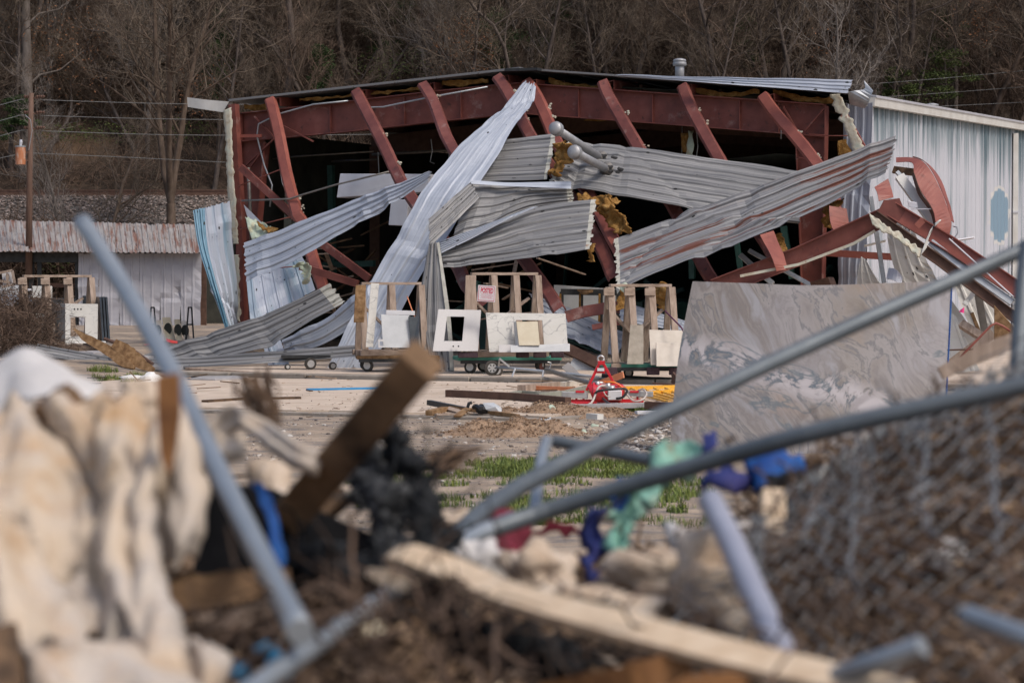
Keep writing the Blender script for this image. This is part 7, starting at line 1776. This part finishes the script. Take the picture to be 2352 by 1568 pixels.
plank('pale splinter sticking out left of the long split board', [(850, 1315, 4.4, .015), (900, 1330, 4.35, .03), (965, 1352, 4.3, .02)], .03, .015, 'wood_pale', 6)
plank('short brown split stick lying left of the bent pipe foot', [(390, 1370, 4.2, .05), (520, 1350, 4.2, .06), (665, 1325, 4.2, .03)], .05, .02, 'wood_fg', 7)
plank('pale brown curved stick below the short brown one', [(455, 1425, 4.1, .02), (540, 1420, 4.1, .03), (620, 1395, 4.1, .02)], .03, .015, 'wood', 8)
plank('curling orange brown splinter under the long pale board', [(1250, 1590, 3.8, .03), (1450, 1560, 3.7, .05), (1560, 1520, 3.7, .04), (1640, 1470, 3.7, .01)], .05, .02, 'wood_orange', 9)
plank('orange brown splinter at the bottom edge', [(1480, 1640, 3.6, .05), (1620, 1590, 3.6, .06), (1720, 1560, 3.6, .02)], .05, .02, 'wood_orange', 10)
plank('tan board lying behind the blurred pipes at the far right', [(2160, 858, 9.5, .05), (2250, 815, 9.5, .06), (2400, 750, 9.5, .06)], .06, .04, 'wood', 11)
beamh('tan cut timber end right of the lilac pipe', [(1776, 1140, 5.0), (1772, 1225, 4.95)], .05, .05, 'wood_pale')
beamh('dark brown timber end at the bottom left corner', [(5, 1470, 3.6), (20, 1640, 3.5)], .06, .06, 'wood_fg')
for i, (a, b, lb) in enumerate([((990, 1075, 5.6), (1105, 1035, 5.9), 'blurred dark twig bundle reaching right below the gravel'), ((598, 870, 5.6), (622, 1000, 5.4), 'blurred dark upright shred between the pipe and the slanting stud'), ((560, 880, 5.5), (640, 1010, 5.3), 'second dark shred leaning left of the slanting stud')]):
    rg = random.Random(i + 50); m = MB(); p0, p1 = P(*a), P(*b)
    for k in range(26):
        e = V((rg.gauss(0, .012), rg.gauss(0, .02), rg.gauss(0, .012))); f = rg.uniform(.4, 1.1); m.tube([p0 + e, p0.lerp(p1, f * .5) + e * 1.2 + V((rg.gauss(0, .01), 0, rg.gauss(0, .01))), p0.lerp(p1, f) + e * rg.uniform(.4, 2)], [.004, .003, .0015], 4, cap=False)
    tag(obj('twig_bundle', m, M['wood_dark'], None), lb, 'twigs')

# cream felt
def cloth(label, pts, mat='cloth', parent=None, nw=18, step=.018, dent=.013, thick=.006, fs=4, seed=0, name='fold', jag=.005, folds=0, cat='cloth'):
    st = PS(pts); o = crumple(name, st, mat, parent, label, nw=nw, step=step, dent=dent, thick=thick, fs=fs, seed=seed, jag=jag, cat=cat)
    if folds:
        me = o.data; n = nw + 1
        for i, v in enumerate(me.vertices):
            j = i % n; f = j / nw; g = i // n
            w = math.sin(f * math.pi) ** .6 + .35 * math.sin(f * 8.5 + seed * 2.1 + g * .035) + 0
            q = v.co; rn = 1 - abs(noise.noise(V((q.x * 9 + q.z * 3 + seed * 5, q.z * 3.2, seed)))) * 2; w += 1.5 * (rn - .5) + .55 * (1 - abs(noise.noise(V((q.x * 21 - q.z * 6, q.z * 8, seed + 4)))) * 2)
            v.co.y += -folds * w; v.co.z += folds * .25 * math.sin(f * 11 + seed + g * .05)
    return o
for i, (u, v, r, mt, lb) in enumerate([(275, 985, .05, 'wood_dark', 'dark clump added as the shade of the hollow between two felt folds'), (200, 1440, .03, 'wood_dark', 'dark clump added as the shade of the gap between the lower felt folds'), (145, 945, .04, 'wood_fg', 'brown wood scrap under the white crest'), (330, 930, .035, 'insul_old', 'tan scrap above the middle felt fold'), (1815, 1150, .06, 'net', 'black lump under the royal blue bundle')]):  # first two clumps are added, their dark colour stands for shade between folds
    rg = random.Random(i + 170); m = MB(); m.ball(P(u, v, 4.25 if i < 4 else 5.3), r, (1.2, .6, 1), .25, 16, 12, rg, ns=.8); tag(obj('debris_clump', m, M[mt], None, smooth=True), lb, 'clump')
t = thing('felt_heap', 'big crumpled heap of dirty cream felt hanging at the left of the foreground', 'felt', tuple(P(200, 1568, 4)))
CL = [
    ([(-60, 935, 4.3, 60, 900, 4.25), (-60, 1060, 4.15, 130, 980, 4.2), (-60, 1180, 4.0, 235, 1120, 4.1), (-40, 1300, 3.95, 265, 1260, 4.0), (20, 1400, 3.9, 290, 1400, 3.95)], .07),
    ([(-80, 1140, 3.9, 30, 1160, 3.85), (-80, 1300, 3.8, 110, 1290, 3.8), (-80, 1440, 3.7, 190, 1400, 3.75), (-80, 1620, 3.6, 240, 1620, 3.65)], .06),
    ([(60, 925, 4.35, 245, 905, 4.3), (110, 1010, 4.3, 300, 1000, 4.25), (180, 1110, 4.2, 340, 1090, 4.15), (215, 1220, 4.1, 345, 1210, 4.05)], .05),
    ([(255, 905, 4.25, 385, 955, 4.2), (235, 1010, 4.1, 372, 1040, 4.05), (240, 1130, 4.0, 365, 1160, 3.95), (250, 1270, 3.9, 372, 1290, 3.85), (262, 1400, 3.85, 405, 1400, 3.75), (280, 1500, 3.8, 430, 1500, 3.7), (300, 1640, 3.7, 455, 1640, 3.6)], .06),
    ([(372, 960, 4.3, 420, 935, 4.3), (366, 1040, 4.2, 462, 1030, 4.2), (368, 1130, 4.15, 482, 1120, 4.15), (372, 1210, 4.1, 476, 1215, 4.1), (385, 1275, 4.1, 445, 1280, 4.1)], .05),
    ([(120, 1350, 3.85, 190, 1300, 3.85), (140, 1400, 3.8, 255, 1390, 3.8), (175, 1455, 3.75, 215, 1450, 3.75)], .02),
    ([(60, 1480, 3.65, 150, 1455, 3.65), (80, 1560, 3.55, 330, 1450, 3.65), (80, 1660, 3.5, 470, 1560, 3.5), (100, 1720, 3.5, 500, 1660, 3.45)], .04),
    ([(415, 1465, 3.75, 480, 1450, 3.75), (418, 1520, 3.7, 528, 1500, 3.7), (430, 1590, 3.65, 520, 1580, 3.65)], .04),
]
for i, (pts, fo) in enumerate(CL): cloth(None, pts, 'cloth', t, seed=i, folds=fo)
M['felt_w'] = NM('white felt', [(.46, .44, .43), (.58, .56, .55)], 4, 6, .95, bump=.5, bscale=60, bdist=.006)
t2 = thing('felt_crest', 'blurred white crest of cloth above the cream felt heap', 'cloth', tuple(P(200, 930, 5)))
cloth(None, [(-30, 870, 5.2, -30, 960, 5.0), (30, 832, 5.2, 40, 930, 5.0), (80, 815, 5.2, 90, 935, 4.9), (150, 858, 5.1, 150, 935, 4.9), (240, 893, 5.1, 238, 925, 4.95)], 'felt_w', t2, seed=21, folds=.02)
cloth(None, [(-60, 960, 4.7, -40, 1100, 4.5), (40, 925, 4.6, 60, 1010, 4.5), (110, 950, 4.6, 120, 1010, 4.5)], 'felt_w', t2, seed=22, folds=.03)
cloth('brown cloth rags packed under the white crest', [(120, 930, 4.8, 125, 1010, 4.7), (220, 950, 4.8, 215, 1040, 4.7), (300, 940, 4.8, 300, 1040, 4.7), (380, 950, 4.8, 380, 1010, 4.7)], 'insul_old', seed=23, folds=.02, name='rag')
cloth('cream curled sheet bending over between the bent pipe and the stud', [(452, 985, 5.0, 470, 1030, 4.9), (500, 935, 5.0, 520, 985, 4.9), (545, 925, 4.9, 560, 975, 4.8), (620, 970, 4.8, 610, 1020, 4.75), (690, 1015, 4.7, 670, 1060, 4.7), (745, 1050, 4.7, 735, 1088, 4.65)], 'cloth', seed=24, folds=.02, name='curled_sheet', dent=.012)
cloth('second cream curled piece hanging under the bent-over one', [(500, 1000, 4.95, 480, 1045, 4.9), (530, 1010, 4.9, 520, 1060, 4.85), (560, 1000, 4.9, 565, 1045, 4.85)], 'cloth', seed=25, folds=.02, name='curled_sheet', dent=.012)
cloth('pinkish brown block of old insulation behind the blue strap', [(572, 1060, 5.1, 570, 1130, 5.1), (620, 1055, 5.1, 625, 1150, 5.0), (665, 1080, 5.1, 662, 1150, 5.0)], 'insul_old', seed=26, name='insulation_block', cat='insulation')
cloth('bright blue strap hanging in the dark beside the bent pipe', [(578, 1110, 4.75, 600, 1108, 4.72), (600, 1150, 4.7, 626, 1145, 4.7), (618, 1220, 4.65, 646, 1220, 4.65), (630, 1310, 4.6, 652, 1305, 4.6)], 'blue_cloth', seed=27, name='blue_strap', nw=4, dent=.006, cat='strap')
m = MB(); m.prism([P(476, 1110, 4.95), P(620, 1125, 4.95), P(780, 1200, 4.95), P(900, 1250, 4.9), P(980, 1320, 4.8), P(900, 1370, 4.75), P(620, 1360, 4.8), P(440, 1330, 4.85)], (0, .05, 0)); tag(obj('hollow_shade', m, M['black'], None), 'flat black sheet added as the shade of the hollow behind the bent pipe', 'shade sheet')  # flat sheet added to paint in the hollow's shade
# netting
def lumps(name, label, pts, r, mat, seed, cat='netting', n=50, strands=45):
    rg = random.Random(seed); m = MB(); vs = [P(*p) for p in pts]; k = len(vs) - 1
    for i in range(n):
        c = catmull(vs, k * i / (n - 1)) + V((rg.gauss(0, r * .25), rg.gauss(0, r * .3), rg.gauss(0, r * .25))); m.ball(c, r * rg.uniform(.25, .6), (rg.uniform(.5, 1.4), 1, rg.uniform(.5, 1.4)), .5, 8, 6, rg, ns=.8)
    for i in range(strands):
        q = rg.random() * k; c = catmull(vs, q); pts2 = [c]; d = V((rg.gauss(0, 1), rg.gauss(0, 1), rg.gauss(0, 1))).normalized()
        for j in range(4): d = (d + V((rg.gauss(0, .5), rg.gauss(0, .5), rg.gauss(0, .5)))).normalized(); pts2.append(pts2[-1] + d * r * .7)
        m.tube(pts2, .003, 4, cap=False)
    return tag(obj(name, m, M[mat], None, smooth=True), label, cat)
lumps('shredded_netting', 'black shredded netting draped right of the slanting stud', [(890, 1000, 5.0), (930, 1060, 5.0), (965, 1140, 4.9), (985, 1210, 4.8), (1010, 1260, 4.8)], .045, 'net', 1)
lumps('shredded_netting', 'grey mottled netting hanging below the slanting stud', [(830, 1060, 5.1), (870, 1120, 5.0), (905, 1180, 4.9), (900, 1270, 4.8), (930, 1350, 4.7)], .05, 'net_grey', 2)
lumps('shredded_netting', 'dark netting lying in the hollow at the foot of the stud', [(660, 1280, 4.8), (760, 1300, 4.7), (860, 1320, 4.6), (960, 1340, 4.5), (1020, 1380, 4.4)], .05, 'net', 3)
lumps('shredded_netting', 'dark netting wrapped round the pale board', [(1000, 1320, 4.3), (1020, 1360, 4.2), (1040, 1390, 4.2)], .025, 'net', 4)
lumps('shredded_netting', 'dark heap under the middle of the pale board', [(1050, 1450, 4.2), (1180, 1480, 4.1), (1300, 1510, 4.0)], .05, 'net', 5)
# coloured cloths
K = lambda label, pts, mat, seed, **k: cloth(label, pts, mat, seed=seed, name=k.pop('name', 'cloth_scrap'), cat='cloth scrap', **{**dict(dent=.03, fs=8, jag=.03), **k})
K('pale mint cloth bunched over the upper pipe end', [(1490, 1035, 5.9, 1480, 1100, 5.8), (1530, 1005, 5.9, 1530, 1085, 5.8), (1575, 1010, 5.9, 1570, 1080, 5.8), (1608, 1030, 5.9, 1600, 1075, 5.8)], 'mint', 31, folds=.03, dent=.03)
K('dark blue knot of cloth beside the pale mint cloth', [(1598, 1008, 5.85, 1596, 1050, 5.85), (1618, 998, 5.85, 1620, 1055, 5.8), (1640, 1010, 5.85, 1638, 1045, 5.8)], 'violet', 32, folds=.03)
K('royal blue cloth bundle under the lower gate pipe at right', [(1705, 1065, 5.6, 1700, 1110, 5.6), (1740, 1050, 5.6, 1745, 1125, 5.5), (1790, 1048, 5.6, 1795, 1130, 5.5), (1850, 1065, 5.6, 1845, 1100, 5.6)], 'blue_cloth', 33, folds=.04)
K('dark blue rag left of the royal blue bundle', [(1620, 1100, 5.6, 1625, 1130, 5.6), (1670, 1085, 5.6, 1675, 1140, 5.5), (1720, 1095, 5.6, 1715, 1130, 5.6)], 'violet', 34, folds=.02)
K('violet and blue strip hanging upright in the middle of the heap', [(1352, 1155, 5.5, 1400, 1150, 5.5), (1345, 1220, 5.4, 1392, 1225, 5.4), (1342, 1290, 5.3, 1380, 1290, 5.3), (1340, 1335, 5.3, 1378, 1332, 5.3)], 'violet', 35, folds=.02)
K('mint green cloth strip hanging right of the violet strip', [(1405, 1145, 5.4, 1460, 1110, 5.4), (1400, 1190, 5.4, 1470, 1185, 5.4), (1395, 1260, 5.3, 1432, 1255, 5.3), (1392, 1340, 5.2, 1418, 1335, 5.2)], 'mint', 36, folds=.03)
K('teal scrap under the lower gate pipe', [(1460, 1120, 5.5, 1462, 1150, 5.5), (1490, 1112, 5.5, 1490, 1155, 5.5), (1520, 1115, 5.5, 1516, 1140, 5.5)], 'mint', 37, folds=.02)
K('small blue rag above the violet strip', [(1395, 1130, 5.4, 1398, 1155, 5.4), (1425, 1120, 5.4, 1430, 1150, 5.4), (1445, 1125, 5.4, 1440, 1140, 5.4)], 'blue_cloth', 38, folds=.02)
K('maroon cloth lump left of the violet strip', [(1135, 1225, 5.6, 1140, 1270, 5.5), (1175, 1205, 5.6, 1180, 1265, 5.5), (1215, 1215, 5.6, 1210, 1255, 5.5)], 'maroon', 39, folds=.03)
K('long maroon strip lying level above the maroon lump', [(1210, 1212, 6.0, 1212, 1228, 6.0), (1280, 1208, 6.0, 1282, 1224, 6.0), (1345, 1216, 6.0, 1345, 1230, 6.0)], 'maroon', 40, nw=4, dent=.008)
K('maroon scrap touching the top of the pale board', [(1090, 1305, 4.9, 1085, 1325, 4.8), (1120, 1318, 4.9, 1118, 1340, 4.8), (1150, 1330, 4.8, 1145, 1345, 4.8)], 'maroon', 41)
K('sky blue plastic scrap near the bottom left pipe', [(585, 1490, 3.9, 582, 1520, 3.9), (612, 1475, 3.9, 612, 1515, 3.85), (640, 1480, 3.9, 635, 1510, 3.9)], 'cyan', 42, folds=.01)
K('second sky blue plastic scrap further left', [(528, 1520, 3.85, 528, 1545, 3.85), (550, 1512, 3.85, 552, 1545, 3.8), (572, 1530, 3.85, 570, 1550, 3.8)], 'cyan', 43, folds=.01)
K('pale blue plastic scrap next to the bottom left pipe', [(620, 1520, 3.8, 615, 1545, 3.8), (645, 1510, 3.8, 645, 1540, 3.8), (665, 1520, 3.8, 662, 1540, 3.8)], 'cyan', 44)
K('light grey cloth sagging left of the lilac pipe', [(1545, 1215, 5.2, 1560, 1310, 5.1), (1600, 1225, 5.1, 1605, 1290, 5.0), (1660, 1210, 5.0, 1660, 1270, 5.0), (1730, 1205, 5.0, 1730, 1240, 5.0)], 'felt_w', 45, folds=.03)
K('lilac white scrap left of the lilac pipe', [(1570, 1250, 4.9, 1575, 1290, 4.9), (1610, 1240, 4.9, 1615, 1280, 4.9), (1640, 1245, 4.9, 1640, 1270, 4.9)], 'duct', 46)
for i, (u, v, Y, r, sc, mt, lb) in enumerate([(1500, 1330, 4.9, .09, (1.2, 1, .7), 'insul_old', 'beige clump of old insulation below the mint strip'), (1640, 1350, 4.7, .085, (1, 1, 1.1), 'insul_old', 'beige clump of old insulation left of the lilac pipe'), (1390, 1395, 4.7, .065, (1.9, 1, .55), 'insul_old', 'long flat beige clump above the pale board'),
                                      (1240, 1320, 5.0, .07, (1, 1, .9), 'insul_old', 'mottled beige clump below the maroon cloth'), (1100, 1290, 5.1, .06, (1, 1, .8), 'felt_w', 'grey white clump left of the maroon cloth'), (2165, 1275, 4.7, .035, (1, 1, .9), 'felt_w', 'round pale stone behind the chain link mesh'), (850, 1450, 4.1, .02, (1.2, 1, .9), 'stone_tan', 'round tan pebble near the bottom left pipe'), (1050, 1195, 6.4, .05, (1, 1, .6), 'insul_old', 'small beige clump behind the black netting')]):
    rg = random.Random(i + 70); m = MB(); m.ball(P(u, v, Y), r, sc, .12, 22, 16, rg, ns=.7); tag(obj('debris_clump', m, M[mt], None, smooth=True), lb, 'clump')
